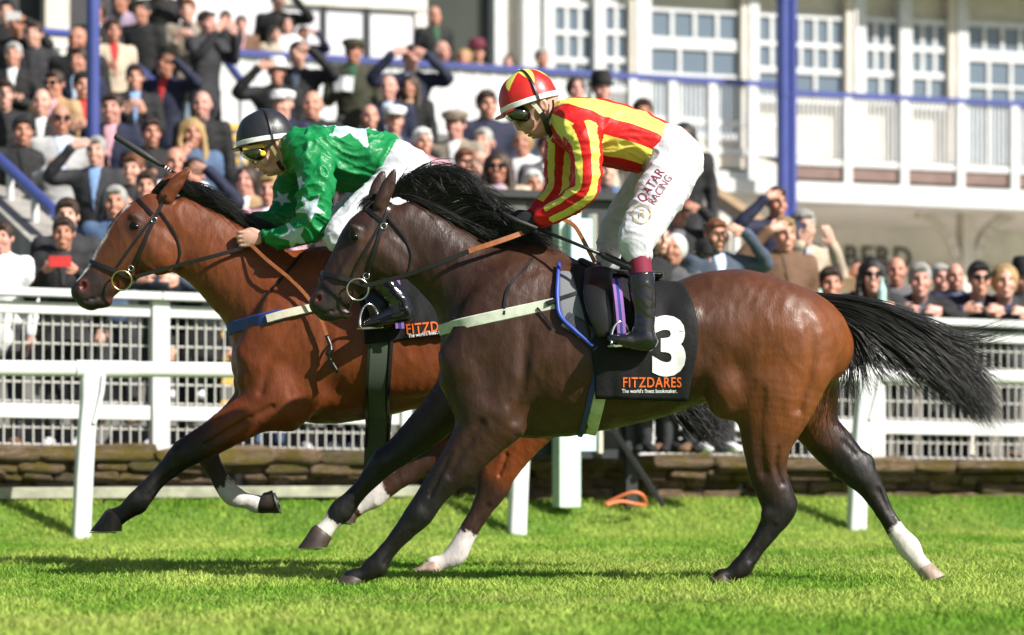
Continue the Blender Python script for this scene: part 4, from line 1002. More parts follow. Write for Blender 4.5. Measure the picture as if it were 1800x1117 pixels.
spec1 = dict(origin=(-.4,), lo=(-2.15, Y1-.40, -.02), hi=(.95, Y1+.40, 1.95), mat='coat_bay',
    trunk=[(466, 600, 0, 92, .15), (500, 604, 0, 125, .21), (555, 602, 0, 142, .245), (620, 600, 0, 140, .265), (690, 598, 0, 128, .28), (760, 592, 0, 115, .285), (830, 586, 0, 105, .28), (900, 580, 0, 100, .275), (970, 582, 0, 98, .265), (1040, 596, 0, 92, .235), (1090, 612, 0, 66, .17)],
    neck=[(300, 396, 0, 56, .072), (335, 420, 0, 64, .082), (376, 446, 0, 68, .096), (422, 482, 0, 77, .118), (472, 520, 0, 88, .15), (528, 555, 0, 110, .19)],
    muscles=[([(560, 480, -.10, 30, .05), (520, 560, -.17, 60, .07), (455, 640, -.16, 48, .075)], .05), ([(560, 480, .10, 30, .05), (520, 560, .17, 60, .07), (455, 640, .16, 48, .075)], .05),
             ([(455, 655, -.15, 46, .08), (490, 690, -.155, 54, .085), (520, 712, -.15, 40, .07)], .04), ([(450, 655, .15, 46, .08), (480, 690, .155, 54, .085)], .04), ([(560, 600, -.185, 36, .05), (545, 670, -.19, 42, .05), (520, 715, -.17, 30, .05)], .035),
             ([(950, 540, -.13, 46, .08), (1010, 590, -.16, 68, .11), (1000, 660, -.15, 60, .09)], .05), ([(950, 540, .13, 46, .08), (1010, 590, .16, 68, .11), (1000, 660, .15, 60, .09)], .05)],
    bulges=[((920, 525, 0), (.24, .20, .13), 0, .06), ((575, 470, 0), (.16, .075, .10), 0, .07), ((447, 640, 0), (.10, .15, .12), 0, .05), ((690, 630, -.19), (.34, .09, .18), 0, .06), ((590, 700, -.12), (.16, .07, .07), 0, .05)],
    legs=[dict(pts=[(500, 708, -.16, 52, .09), (455, 722, -.16, 40, .078), (410, 748, -.155, 34, .062), (365, 775, -.15, 29, .05), (322, 800, -.15, 25, .046), (298, 822, -.15, 19, .038), (275, 845, -.15, 15.5, .030), (257, 865, -.15, 17, .033), (240, 884, -.15, 19.5, .037), (220, 900, -.15, 15, .032), (200, 912, -.15, 18, .042)], k=.05, black=(1.5, 3.6)),
          dict(pts=[(470, 700, .14, 46, .085), (425, 735, .15, 38, .07), (385, 765, .15, 28, .05), (362, 786, .15, 24, .045), (368, 808, .15, 19, .038), (384, 836, .15, 15, .030), (399, 862, .15, 17, .034), (412, 873, .15, 18, .036), (432, 880, .15, 14, .031), (452, 886, .15, 16, .040)], k=.05, black=(1.6, 3.2), white=(5.6, 11), blackc=(.035, .020, .014)),
          dict(pts=[(1010, 610, -.14, 78, .12), (985, 672, -.15, 74, .12), (945, 728, -.155, 52, .095), (905, 785, -.15, 36, .07), (876, 830, -.15, 31, .05), (868, 852, -.145, 30, .046), (852, 886, -.14, 20, .037), (832, 920, -.14, 16.5, .031), (815, 950, -.14, 17.5, .033), (800, 976, -.14, 19.5, .037), (780, 988, -.14, 14, .032), (762, 993, -.14, 15, .038)], k=.06, black=(3.6, 5.6), white=(7.5, 13), blackc=(.035, .016, .010)),
          dict(pts=[(1000, 620, .14, 74, .12), (960, 690, .15, 66, .11), (900, 745, .155, 48, .085), (840, 780, .15, 36, .062), (790, 792, .15, 31, .05), (770, 800, .15, 28, .046), (740, 818, .15, 21, .037), (705, 842, .15, 16, .031), (678, 860, .15, 17, .033), (655, 876, .15, 19, .036), (634, 890, .15, 14, .032), (615, 900, .15, 15, .038)], k=.06, black=(3.6, 5.8), white=(8.0, 10.2), blackc=(.045, .020, .012))],
    head=[(285, 372, 0, 42, .060), (262, 402, 0, 58, .080), (240, 428, 0, 58, .084), (212, 456, 0, 47, .068), (187, 484, 0, 38, .056), (165, 508, 0, 33, .055), (152, 520, 0, 29, .056)],
    head_extra=[([(290, 425, -.055, 38, .035), (276, 442, -.062, 46, .036), (258, 458, -.052, 34, .03)], .03), ([(290, 425, .055, 38, .035), (276, 442, .062, 46, .036), (258, 458, .052, 34, .03)], .03),
                ([(292, 348, -.045, 14, .022), (312, 320, -.055, 12, .018), (328, 303, -.058, 6.5, .010), (332.5, 296, -.058, 2.5, .004)], .018), ([(276, 344, .045, 13, .022), (294, 322, .055, 11, .018), (308, 309, .058, 6, .010), (313, 305, .058, 2.5, .004)], .012),
                ([(250, 425, -.066, 7, .014), (226, 452, -.062, 6, .012), (206, 474, -.056, 4, .010)], .02), ([(250, 425, .066, 7, .014), (226, 452, .062, 6, .012), (206, 474, .056, 4, .010)], .02)],
    head_bulges=[((143, 512, 0), (.045, .048, .042), .6, .02), ((163, 532, 0), (.062, .040, .027), -.05, .02), ((185, 532, 0), (.034, .032, .024), -.3, .015), ((240, 384, -.072), (.034, .012, .015), .6, .02), ((240, 384, .072), (.034, .012, .015), .6, .02), ((241, 398, -.071), (.024, .018, .020), .6, .012), ((241, 398, .071), (.024, .018, .020), .6, .012),
                 ((146, 499, -.040), (.026, .018, .026), .5, .012), ((146, 499, .040), (.026, .018, .026), .5, .012)],
    grooves=[([(150, 528, -.07, 1.6, .03), (172, 522, -.07, 1.8, .03), (198, 512, -.075, 1.5, .02)], .008), ([(340, 480, -.118, 5, .016), (375, 530, -.15, 5, .016), (410, 565, -.19, 4, .016)], .035), ([(575, 580, -.285, 6, .02), (565, 660, -.28, 6, .02), (545, 725, -.25, 5, .02)], .035),
             ([(478, 716, -.25, 4, .012), (430, 742, -.23, 3, .012), (385, 768, -.21, 2.5, .01)], .02), ([(520, 560, -.27, 5, .02), (480, 620, -.27, 5, .02), (458, 690, -.25, 4, .02)], .03)],
    dents=[((146, 502, -.060), (.015, .024, .022), .3, .006), ((146, 502, .060), (.015, .024, .022), .3, .006), ((316, 318, -.076), (.008, .014, .034), .75, .008), ((250, 362, -.085), (.03, .012, .02), .6, .015), ((252, 466, -.105), (.03, .014, .03), .5, .02)],
    joints=[((884, 846, -.14), (.030, .022, .042), .35, .02), ((782, 786, .15), (.040, .022, .030), .3, .02), ((318, 797, -.16), (.036, .040, .042), .75, .02), ((249, 892, -.15), (.020, .026, .026), .6, .015), ((806, 982, -.14), (.020, .026, .028), .4, .015), ((661, 882, .15), (.020, .026, .026), .9, .015), ((404, 876, .15), (.022, .026, .022), .2, .015)],
    tendons=[([(305, 830, -.186, 2.2, .010), (280, 852, -.182, 2.4, .010), (262, 872, -.184, 2.0, .010)], .018), ([(858, 890, -.178, 2.4, .010), (838, 924, -.173, 2.6, .010), (820, 952, -.174, 2.0, .010)], .018), ([(890, 800, -.215, 3.0, .012), (878, 835, -.196, 3.0, .012)], .016), ([(440, 735, -.232, 2.6, .010), (400, 758, -.214, 2.4, .010), (360, 782, -.198, 2.0, .010)], .016), ([(374, 800, .112, 2.2, .010), (392, 836, .118, 2.4, .010), (402, 858, .116, 2.0, .010)], .018)],
    hooves=[dict(y=-.15, cf=(188, 896), cb=(216, 914), toe=(158, 934), heel=(214, 934), rc=.047, rs=.064), dict(y=.15, cf=(455, 902), cb=(462, 868), toe=(492, 903), heel=(478, 862), rc=.044, rs=.058), dict(y=-.14, cf=(756, 984), cb=(778, 1002), toe=(722, 1004), heel=(778, 1010), rc=.044, rs=.058, mat='hoof_pale'), dict(y=.15, cf=(606, 893), cb=(628, 908), toe=(582, 916), heel=(624, 920), rc=.044, rs=.058)],
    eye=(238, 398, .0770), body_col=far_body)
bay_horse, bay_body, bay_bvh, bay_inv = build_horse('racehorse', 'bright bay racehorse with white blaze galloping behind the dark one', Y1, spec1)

# ---- manes and tails -------------------------------------------------------------------
def gpx(pts, y): return [tuple(P(a, b, y+(c if len(q) > 2 else 0.0))) for q in pts for a, b, c in [tuple(q)+(0.0,)*(3-len(q))]]
hair_guides('mane', [(1.0, gpx([(690, 348), (704, 326), (722, 314), (742, 322), (752, 338)], Y2)), (1.3, gpx([(698, 345), (728, 312), (770, 298), (812, 314), (836, 348)], Y2)), (1.4, gpx([(716, 353), (752, 318), (800, 303), (838, 328), (856, 362)], Y2)),
    (1.3, gpx([(740, 364), (790, 335), (840, 338), (878, 358), (902, 384)], Y2)), (1.3, gpx([(768, 380), (820, 356), (866, 362), (900, 386), (914, 415)], Y2)), (1.2, gpx([(800, 399), (840, 382), (880, 386), (908, 408), (920, 440)], Y2)),
    (1.1, gpx([(838, 419), (870, 402), (902, 404), (930, 424), (946, 446)], Y2)), (1.2, gpx([(872, 432), (905, 416), (942, 422), (968, 436), (990, 440)], Y2)), (.9, gpx([(895, 438), (925, 430), (950, 440), (975, 455), (985, 462)], Y2))], 1800, 13, (.018, .030, .016), .0015, 'horse_hair', dark_horse, seed=3, curl=.012)
hair_guides('mane_underlayer', [(1, gpx([(700, 344), (730, 350), (765, 368), (790, 385)], Y2)), (1, gpx([(740, 362), (780, 372), (820, 395), (850, 415)], Y2)), (1, gpx([(800, 396), (850, 408), (890, 425), (930, 445)], Y2)), (1, gpx([(850, 418), (900, 425), (940, 438), (985, 452)], Y2))], 900, 10, (.012, .022, .008), .0026, 'horse_hair', dark_horse, seed=4, curl=.006)
hair_guides('tail', [(1.2, gpx([(1418, 515), (1520, 532), (1620, 568), (1700, 594), (1800, 570)], Y2)), (3, gpx([(1420, 518), (1530, 540), (1640, 588), (1712, 655), (1768, 742)], Y2)), (4, gpx([(1422, 524), (1520, 545), (1625, 598), (1700, 670), (1758, 748)], Y2)), (4, gpx([(1424, 530), (1510, 556), (1610, 615), (1690, 690), (1745, 750)], Y2)),
    (2, gpx([(1428, 540), (1500, 566), (1580, 618), (1650, 680), (1712, 732)], Y2)), (.8, gpx([(1434, 552), (1492, 574), (1530, 622), (1552, 660), (1575, 700)], Y2)), (.55, gpx([(1440, 565), (1478, 585), (1492, 630), (1488, 690), (1484, 720)], Y2))], 2700, 16, (.016, .035, .015), .0019, 'horse_hair', dark_horse, seed=5, curl=.022)
hair_guides('forelock', [(1, gpx([(684, 350), (664, 352), (648, 360), (636, 376)], Y2)), (1, gpx([(680, 345), (655, 345), (640, 355), (630, 368)], Y2))], 220, 8, (.006, .02, .006), .0015, 'horse_hair', dark_horse, seed=6, curl=.004)
hair_guides('mane', [(1, gpx([(268, 338), (290, 322), (312, 326), (336, 336)], Y1)), (1.2, gpx([(305, 338), (335, 325), (362, 336), (385, 352)], Y1)), (1.3, gpx([(328, 348), (358, 340), (388, 352), (412, 372)], Y1)), (1.3, gpx([(356, 366), (385, 360), (412, 374), (434, 394)], Y1)), (1.3, gpx([(385, 386), (410, 378), (436, 390), (456, 408)], Y1)), (1.2, gpx([(410, 406), (438, 392), (468, 398), (500, 412)], Y1)), (1.0, gpx([(440, 430), (470, 415), (510, 420), (545, 436)], Y1))], 1400, 10, (.012, .022, .010), .0019, 'horse_hair', bay_horse, seed=7, curl=.008)
hair_guides('tail', [(1, gpx([(1095, 560), (1130, 640), (1185, 715), (1235, 762), (1274, 786)], Y1)), (1, gpx([(1095, 555), (1140, 630), (1200, 700), (1250, 740), (1280, 772)], Y1)), (.7, gpx([(1095, 550), (1150, 620), (1215, 680), (1262, 715), (1285, 745)], Y1))], 1000, 12, (.022, .045, .022), .002, 'horse_hair', bay_horse, seed=8, curl=.015)

# ---- bridles and straps ------------------------------------------------------------------
def vec_px(a, b):
    d = np.array((b[0]-a[0], 0.0, -(b[1]-a[1]))); return d/np.linalg.norm(d)
EY = np.array((0, 1.0, 0))
def loop_strap(nm, bvh, y0, c, toward, w, th, mat, parent, a=(0, 2*math.pi), R=.5, off=.003, n=44):
    pn = wrap_loop(bvh, P(c[0], c[1], y0), vec_px(c, toward), EY, n, off, a[0], a[1], R); return strap_obj(nm, pn, w, th, mat, parent)
def both(nm, bvh, y0, pts, w, th, mat, parent, off=.004):
    for s_ in (-1, 1): strap_obj(nm, side_strap(bvh, pts, y0, off, side=s_), w, th, mat, parent)
def bridle(H, bvh, y0, dx, dy, q):
    """q(px,py): maps the dark horse's head points onto this head"""
    br = empty('bridle', H.location, parent=None, label=q['label'], cat='bridle'); br['in_place'] = 1
    g = q['f']; mp = lambda pts: [g(*p) for p in pts]
    loop_strap('browband', bvh, y0, g(668, 388), g(623, 351), .020, .005, 'leather_black', br, (-1.75, 1.75), .4)
    both('cheekpiece', bvh, y0, mp([(686, 352), (678, 378), (668, 410), (660, 440), (651, 466), (642, 490)]), .016, .005, 'leather_black', br)
    both('throat_lash', bvh, y0, mp([(678, 380), (694, 397), (711, 418), (723, 445), (721, 466), (714, 482)]), .010, .005, 'leather_black', br)
    loop_strap('noseband', bvh, y0, g(606, 492), g(563, 480), .021, .006, 'leather_black', br, R=.4)
    if q['flash']: loop_strap('flash_strap', bvh, y0, g(594, 520), g(565, 494), .013, .005, 'leather_black', br, R=.4)
    both('noseband_cheek', bvh, y0, mp([(670, 392), (652, 425), (634, 455), (620, 482)]), .012, .004, 'leather_black', br)
    for s_ in (-1, 1):
        a, b = g(629, 509); ring_obj('bit_ring', P(a, b, y0+s_*.078), .047, .0042, 'brass' if not q['flash'] else 'steel', br, (.12*s_, 1, .1))
        for (bx, by) in ((645, 487), (676, 400)):
            a, b = g(bx, by); h, nn = cast(bvh, P(a, b, y0)+np.array((0, s_, 0)), (0, -s_, 0), 2)
            if h is not None: ring_obj('buckle', h+np.array((0, s_*.010, 0)), .013, .0028, 'steel', br)
    return br
bridle(dark_horse, dark_bvh, Y2, 0, 0, dict(f=lambda a, b: (a, b), flash=True, label='black bridle with large steel ring bit on the dark bay horse'))
# similarity from the dark head to the bay head: poll (686,352)->(287,340), muzzle (545,522)->(126,500)
def to_bay(a, b):
    s0, s1 = complex(686, 352), complex(548, 525); t0, t1 = complex(290, 342), complex(131, 500)
    k = (t1-t0)/(s1-s0); z = t0+(complex(a, b)-s0)*k; return z.real, z.imag
bridle(bay_horse, bay_bvh, Y1, 0, 0, dict(f=to_bay, flash=False, label='black bridle with brass ring bit on the bright bay horse'))
def rein(nm, pts, y0, w, mat, label, th=.004):
    p = crom(np.array([P(a, b, y0+c) for a, b, c in pts]), 6); nr = np.tile((0, -1.0, 0), (len(p), 1)); mb = MB(); mb.ribbon(p, nr, w, th); return mb
for tag_, side, lab in (('near', -1, ''), ('far', 1, '')):
    r_ = empty('rein', P(640, 505, Y2), label='rein of the dark bay horse with brown rubber grip, '+('near side' if side < 0 else 'far side of its neck'), cat='rein'); r_['in_place'] = 1
    rein('r', [(640, 503, side*.09), (700, 488, side*.115), (760, 468, side*.15), (826, 441, side*.155)], Y2, .020, None, '').build('strap', MAT['leather_black'], r_)
    rein('r', [(824, 442, side*.156), (870, 427, side*.15), (915, 411, side*.125), (938, 400, side*.10)], Y2, .024, None, '').build('grip', MAT['leather_brown'], r_)
mb = rein('r', [(985, 383, -.08), (1010, 398, -.05), (1028, 428, -.03), (1046, 462, -.02)], Y2, .018, None, ''); mb.build('rein_loop', MAT['leather_brown'], label='slack brown rein end curving below the red and yellow sleeve', cat='rein')
for side in (-1, 1):
    r_ = empty('rein', P(240, 490, Y1), label='rein of the bright bay horse, '+('near side' if side < 0 else 'far side of its neck'), cat='rein'); r_['in_place'] = 1
    rein('r', [(238, 487, side*.09), (300, 470, side*.11), (370, 452, side*.14), (428, 436, side*.13)], Y1, .019, None, '').build('strap', MAT['leather_black'], r_)
    rein('r', [(440, 430, side*.14), (470, 458, side*.20), (520, 500, side*.26), (556, 545, side*.29), (578, 600, side*.295)], Y1, .017, None, '').build('loose_end', MAT['leather_brown'], r_)
    mb = MB(); mb.tube(crom(np.array([P(574, 590, Y1+side*.30), P(582, 612, Y1+side*.31), P(578, 626, Y1+side*.31), P(594, 655, Y1+side*.31)]), 6), [.010]*7+[.016]*5+[.009]*7, 8); mb.build('knot', MAT['leather_black'], r_, smooth=True)
# breast girth, girth
bg_ = empty('breast_girth', P(780, 580, Y2), label='pale webbing breast girth across the dark bay horse', cat='strap'); bg_['in_place'] = 1
loop_strap('webbing', dark_bvh, Y2, (985, 536), (772, 582), .050, .006, 'strap_pale', bg_, (-1.45, 1.45), 1.2, n=60)
strap_obj('buckle_strap', side_strap(dark_bvh, [(960, 539), (985, 530), (1015, 520), (1048, 508)], Y2, .014), .022, .006, 'leather_black', bg_)
strap_obj('neck_strap', side_strap(dark_bvh, [(886, 556), (890, 520), (905, 492), (925, 472), (936, 456)], Y2, .005), .012, .004, 'leather_black', bg_)
strap_obj('hanging_tab', side_strap(dark_bvh, [(944, 545), (958, 562), (972, 580)], Y2, .008), .009, .004, 'leather_black', bg_)
bg1 = empty('breast_girth', P(410, 575, Y1), label='blue and cream breast girth across the bright bay horse', cat='strap'); bg1['in_place'] = 1
loop_strap('webbing', bay_bvh, Y1, (560, 545), (400, 580), .060, .006, 'strap_blue', bg1, (-1.0, 1.0), 1.2, n=60)
strap_obj('buckle_strap', side_strap(bay_bvh, [(474, 564), (510, 554), (545, 546), (585, 538)], Y1, .011), .042, .006, 'strap_cream', bg1)
strap_obj('neck_strap', side_strap(bay_bvh, [(455, 560), (470, 525), (492, 498), (515, 468), (528, 448)], Y1, .005), .013, .004, 'leather_black', bg1)
gi = empty('girth', P(1020, 757, Y2), label='pale girth with blue edge under the dark bay horse', cat='girth'); gi['in_place'] = 1
loop_strap('webbing', dark_bvh, Y2, (1075, 590), (1038, 757), .058, .006, 'strap_pale', gi, (-1.9, 1.9), 1.0, n=60)
loop_strap('blue_edge', dark_bvh, Y2, (1060, 590), (1022, 757), .022, .008, 'strap_blue', gi, (-1.9, 1.9), 1.0, n=60)
gi1 = empty('girth', P(665, 732, Y1), label='wide black elastic girth under the bright bay horse', cat='girth'); gi1['in_place'] = 1
loop_strap('elastic', bay_bvh, Y1, (672, 590), (662, 732), .100, .010, 'elastic_green', gi1, (-1.9, 1.9), 1.0, n=60)
for a in (648, 686): loop_strap('edge_strap', bay_bvh, Y1, (a+8, 590), (a-2, 732), .016, .016, 'leather_black', gi1, (-1.9, 1.9), 1.0, n=60)

# ---- saddle cloths -----------------------------------------------------------------------
def drape(nm, bvh, y0, left, right, rows, cols, off, parent, mat, hang=.12, fold=.010, th=.004, flutter=0.0):
    """left/right: [(px,py)...] from the spine down; returns the object and keeps its near side measured in the photograph"""
    L = np.array(left, float); R = np.array(right, float)
    tt = np.linspace(0, 1, rows)
    Lp = np.stack([np.interp(tt, np.linspace(0, 1, len(L)), L[:, c]) for c in (0, 1)], 1); Rp = np.stack([np.interp(tt, np.linspace(0, 1, len(R)), R[:, c]) for c in (0, 1)], 1)
    g = np.zeros((2*rows-1, cols, 3))
    for j in range(cols):
        s_ = j/(cols-1); prev = 0.0
        x0 = P(*(Lp[0]*(1-s_)+Rp[0]*s_), y0)[0]
        h, _ = cast(bvh, (x0, y0, 3), (0, 0, -1), 4); ztop = h[2] if h is not None else P(0, 480, y0)[2]
        g[rows-1, j] = (x0, y0, ztop+off+.006)
        for i in range(1, rows):
            q = Lp[i]*(1-s_)+Rp[i]*s_
            pt = P(q[0], q[1], y0-.27); pt[2] = min(pt[2], ztop-.004)
            h, _ = cast(bvh, (pt[0], y0-1.0, pt[2]), (0, 1, 0), 2)
            ys = (y0-h[1]) if h is not None else prev*.93
            d = max(ys+off, prev-hang*.03); prev = d
            d += fold*tt[i]*(noise(np.array([[pt[0]*9, 3.0+y0, pt[2]*1.6]]))[0]+.5*noise(np.array([[pt[0]*19, 1.0, pt[2]*3]]))[0])+flutter*tt[i]**2*(s_)
            g[rows-1-i, j] = (pt[0], y0-d, pt[2]); g[rows-1+i, j] = (pt[0], y0+d, pt[2])
    for _ in range(4):
        for e_ in (0, -1): g[1:-1, e_] = .5*g[1:-1, e_]+.25*(g[:-2, e_]+g[2:, e_])
        g[1:-1, 1:-1] = .5*g[1:-1, 1:-1]+.125*(g[:-2, 1:-1]+g[2:, 1:-1]+g[1:-1, :-2]+g[1:-1, 2:])
    n = (2*rows-1)*cols; idx = np.arange(n).reshape(2*rows-1, cols)
    f = np.stack((idx[:-1, :-1], idx[:-1, 1:], idx[1:, 1:], idx[1:, :-1]), -1).reshape(-1, 4)
    me = mesh_np(nm, g.reshape(-1, 3), f); o = obj(nm, me, mat, parent)
    sm = o.modifiers.new('thickness', 'SOLIDIFY'); sm.thickness = th; sm.offset = 0
    return o, g, bvh_of(me)
def print_on(nm, body, size_px, at, sx, y0, bvh, mat, parent, rot=0.0, bold=0.0, up=.004, shear=0.0, space=1.0, cuts=2, warp=None):
    """flat lettering laid on a cloth: measured in photograph pixels, pressed onto the surface"""
    me = text_mesh(body, 1.0, 0, bold, 1.0, shear, space) if isinstance(body, str) else body
    bm = bmesh.new(); bm.from_mesh(me); bmesh.ops.triangulate(bm, faces=bm.faces)
    for _ in range(cuts):
        ed = [e for e in bm.edges if e.calc_length()*size_px > 4.5]
        if ed: bmesh.ops.subdivide_edges(bm, edges=ed, cuts=1); bmesh.ops.triangulate(bm, faces=bm.faces)
    bm.to_mesh(me); bm.free()
    v = coords(me); x, y = v[:, 0]*sx*size_px, v[:, 1]*size_px
    c_, s_ = math.cos(rot), math.sin(rot); X = at[0]+x*c_-y*s_; Yy = at[1]-(x*s_+y*c_)
    out = []; last = y0-.3
    for a, b in zip(X, Yy):
        p = P(a, b, last); h, nn = cast(bvh, (p[0], y0-1.2, p[2]), (0, 1, 0), 3)
        if h is not None:
            p = P(a, b, h[1]); h2, nn = cast(bvh, (p[0], y0-1.2, p[2]), (0, 1, 0), 3); h = h2 if h2 is not None else h; last = h[1]
            out.append((p[0], h[1]-up, p[2]))
        else: out.append((p[0], last-up, p[2]))
    setco(me, np.array(out)); return obj(nm, me, mat, parent)
sc2 = empty('saddle_cloth', P(1130, 490, Y2), label='black saddle cloth with a large white number three on the dark bay', cat='saddle cloth'); sc2['in_place'] = 1
drape('grey_pad', dark_bvh, Y2, [(980, 458), (979, 500), (980, 545), (990, 570), (1016, 594)], [(1120, 488), (1120, 530), (1120, 560), (1110, 600), (1100, 640)], 16, 18, .012, sc2, MAT['pad_grey'], fold=.003, th=.012)
cl2, g2, cb2 = drape('number_cloth', dark_bvh, Y2, [(1003, 456), (1012, 500), (1024, 545), (1036, 600), (1044, 650), (1046, 702)], [(1204, 494), (1218, 530), (1226, 570), (1226, 610), (1218, 655), (1209, 706)], 34, 44, .022, sc2, MAT['saddlecloth'], fold=.022)
pts = [P(a, b, Y2-.285) for a, b in ((980, 462), (979, 500), (980, 545), (988, 566), (1016, 592), (1042, 612))]
pn = side_strap(dark_bvh, [(981, 470), (979, 500), (980, 545), (990, 568), (1016, 592), (1040, 612)], Y2, .014)
mb = MB(); mb.tube(pn[0]+pn[1]*.006, .009, 8); mb.build('blue_piping', MAT['blue_piping'], sc2, smooth=True)
pn = side_strap(dark_bvh, [(992, 566), (1016, 580), (1042, 598)], Y2, .018); mb = MB(); mb.ribbon(pn[0], pn[1], .075, .004); mb.build('mesh_panel', MAT['pad_mesh'], sc2)
print_on('number', '3', 136, (1144, 655), .96, Y2, cb2, MAT['ink_white'], sc2, bold=.045, up=.006)
print_on('lettering', 'FITZDARES', 25, (1094, 681), .78, Y2, cb2, MAT['ink_orange'], sc2, bold=.012, up=.006, space=1.10)
print_on('lettering', "The world's finest bookmaker.", 9.8, (1093, 691), .80, Y2, cb2, MAT['ink_white'], sc2, bold=.006, up=.006, cuts=0)
sc1 = empty('saddle_cloth', P(740, 460, Y1), label='black saddle cloth on the bright bay horse', cat='saddle cloth'); sc1['in_place'] = 1
cl1, g1_, cb1 = drape('number_cloth', bay_bvh, Y1, [(625, 456), (628, 500), (634, 540), (640, 575), (642, 606)], [(860, 480), (866, 520), (868, 550), (866, 575), (860, 580)], 26, 40, .022, sc1, MAT['saddlecloth'], fold=.022)
print_on('lettering', 'FITZDARES', 25, (714, 588), .80, Y1, cb1, MAT['ink_orange'], sc1, rot=.10, bold=.012, up=.006, space=1.10)
print_on('lettering', "The world's finest bookmaker.", 9.6, (718, 594), .74, Y1, cb1, MAT['ink_white'], sc1, rot=.13, bold=.006, up=.006, cuts=0)
# saddles
def saddle(y0, dx, dy, label):
    r_ = empty('saddle', P(1080+dx, 480+dy, y0), label=label, cat='saddle'); r_['in_place'] = 1
    c0 = P(1080+dx, 500+dy, y0)
    F = Field(c0-(.32, .42, .42), c0+(.36, .42, .20), .009)
    q = lambda pts: [list(P(a+dx, b+dy, y0+y))+[M(r), l] for a, b, y, r, l in pts]
    F.chain(q([(1022, 462, 0, 9, .07), (1050, 476, 0, 10, .12), (1090, 484, 0, 9, .14), (1130, 486, 0, 9, .15), (1160, 484, 0, 7, .13)]), .03)
    for s_ in (-1, 1):
        F.chain(q([(1050, 480, s_*.14, 26, .03), (1052, 510, s_*.27, 28, .026), (1056, 545, s_*.335, 25, .022), (1066, 585, s_*.345, 18, .020)]), .03)
    o = obj('seat', F.mesh('seat'), MAT['leather_black'], r_)
    for s_ in (-1, 1):
        for k_, (m_, ofs) in enumerate((('purple', 0), ('strap_blue', 5), ('purple', 10))):
            p = crom(np.array([P(1078+ofs+dx, 490+dy, y0+s_*.31), P(1082+ofs+dx, 520+dy, y0+s_*.37), P(1086+ofs+dx, 560+dy, y0+s_*.385), P(1088+ofs+dx, 590+dy, y0+s_*.385)]), 5)
            mb = MB(); mb.ribbon(p, np.tile((0, s_*1.0, 0), (len(p), 1)), .014, .004); mb.build('stirrup_leather', MAT[m_], r_)
    return r_
saddle(Y2, 0, 0, 'black racing saddle with purple striped stirrup leathers under the red and yellow jockey')
saddle(Y1, -390, -12, 'black racing saddle under the green silked jockey')
# ------------------------------------------------------------------ jockeys
def qrows(pts, y0, k=1.0, kl=None): return [list(P(a, b, y0+y))+[M(r, y0)*k, l*(kl or k)] for a, b, y, r, l in pts]
def add_hand(F, y0, w, kn, side, k=.007, g=1.0, up=(0, -1)):
    """a closed hand holding the rein: wrist w, knuckles kn in photo pixels (+ depth); four curled fingers and a thumb"""
    s = M(1, y0)
    W = np.array(P(w[0], w[1], y0+w[2])); K = np.array(P(kn[0], kn[1], y0+kn[2])); d = K-W; L = np.linalg.norm(d); d /= L
    out = np.array((0, side, 0.0)); out -= d*np.dot(out, d); out /= np.linalg.norm(out); v = np.cross(d, out); v = v if v[2] < 0 else -v   # v: from index to little finger
    F.chain([list(W)+[.024*g, .019*g], list(W+d*.035)+[.034*g, .020*g], list(W+d*L*.75)+[.040*g, .020*g], list(K)+[.038*g, .017*g]], k, lat=out)
    for i, (ln, rr) in enumerate(((.95, .0098), (1.05, .0102), (1.0, .0098), (.82, .0088))):
        b = K+v*(-.030+.0205*i)+out*.004
        pts = [b-d*.015, b+d*.020*ln, b+d*.034*ln-out*.012, b+d*.030*ln-out*.034, b+d*.006-out*.040]
        F.chain([list(p)+[rr*g, rr*g] for p in pts], .004, lat=out, sub=3)
    b = W+d*.03-v*.026
    F.chain([list(p)+[r_*g, r_*g] for p, r_ in ((b, .014), (b+d*.028-v*.014-out*.004, .0125), (b+d*.055-v*.012-out*.012, .011), (b+d*.075-v*.006-out*.018, .0095))], .006, lat=out, sub=3)
def skin_face(me, lips, eyes, tone_fn=None):
    v = coords(me); px, py = to_px(v); col = np.ones((len(v), 3))
    lp = ss(9, 4, np.hypot((px-lips[0])*.75, (py-lips[1])*1.4)); col = col*(1-lp[:, None])+np.array((.85, .50, .50))*lp[:, None]
    ck = ss(22, 6, np.hypot(px-lips[0]-22, py-lips[1]+10))*.35; col = col*(1-ck[:, None])+np.array((1.1, .72, .68))*ck[:, None]
    st = ss(26, 10, np.hypot(px-lips[0]-14, py-lips[1]-6))*.25; col = col*(1-st[:, None])+np.array((.75, .70, .68))*st[:, None]
    attr(me, 'Col', np.clip(col, 0, 1.2))
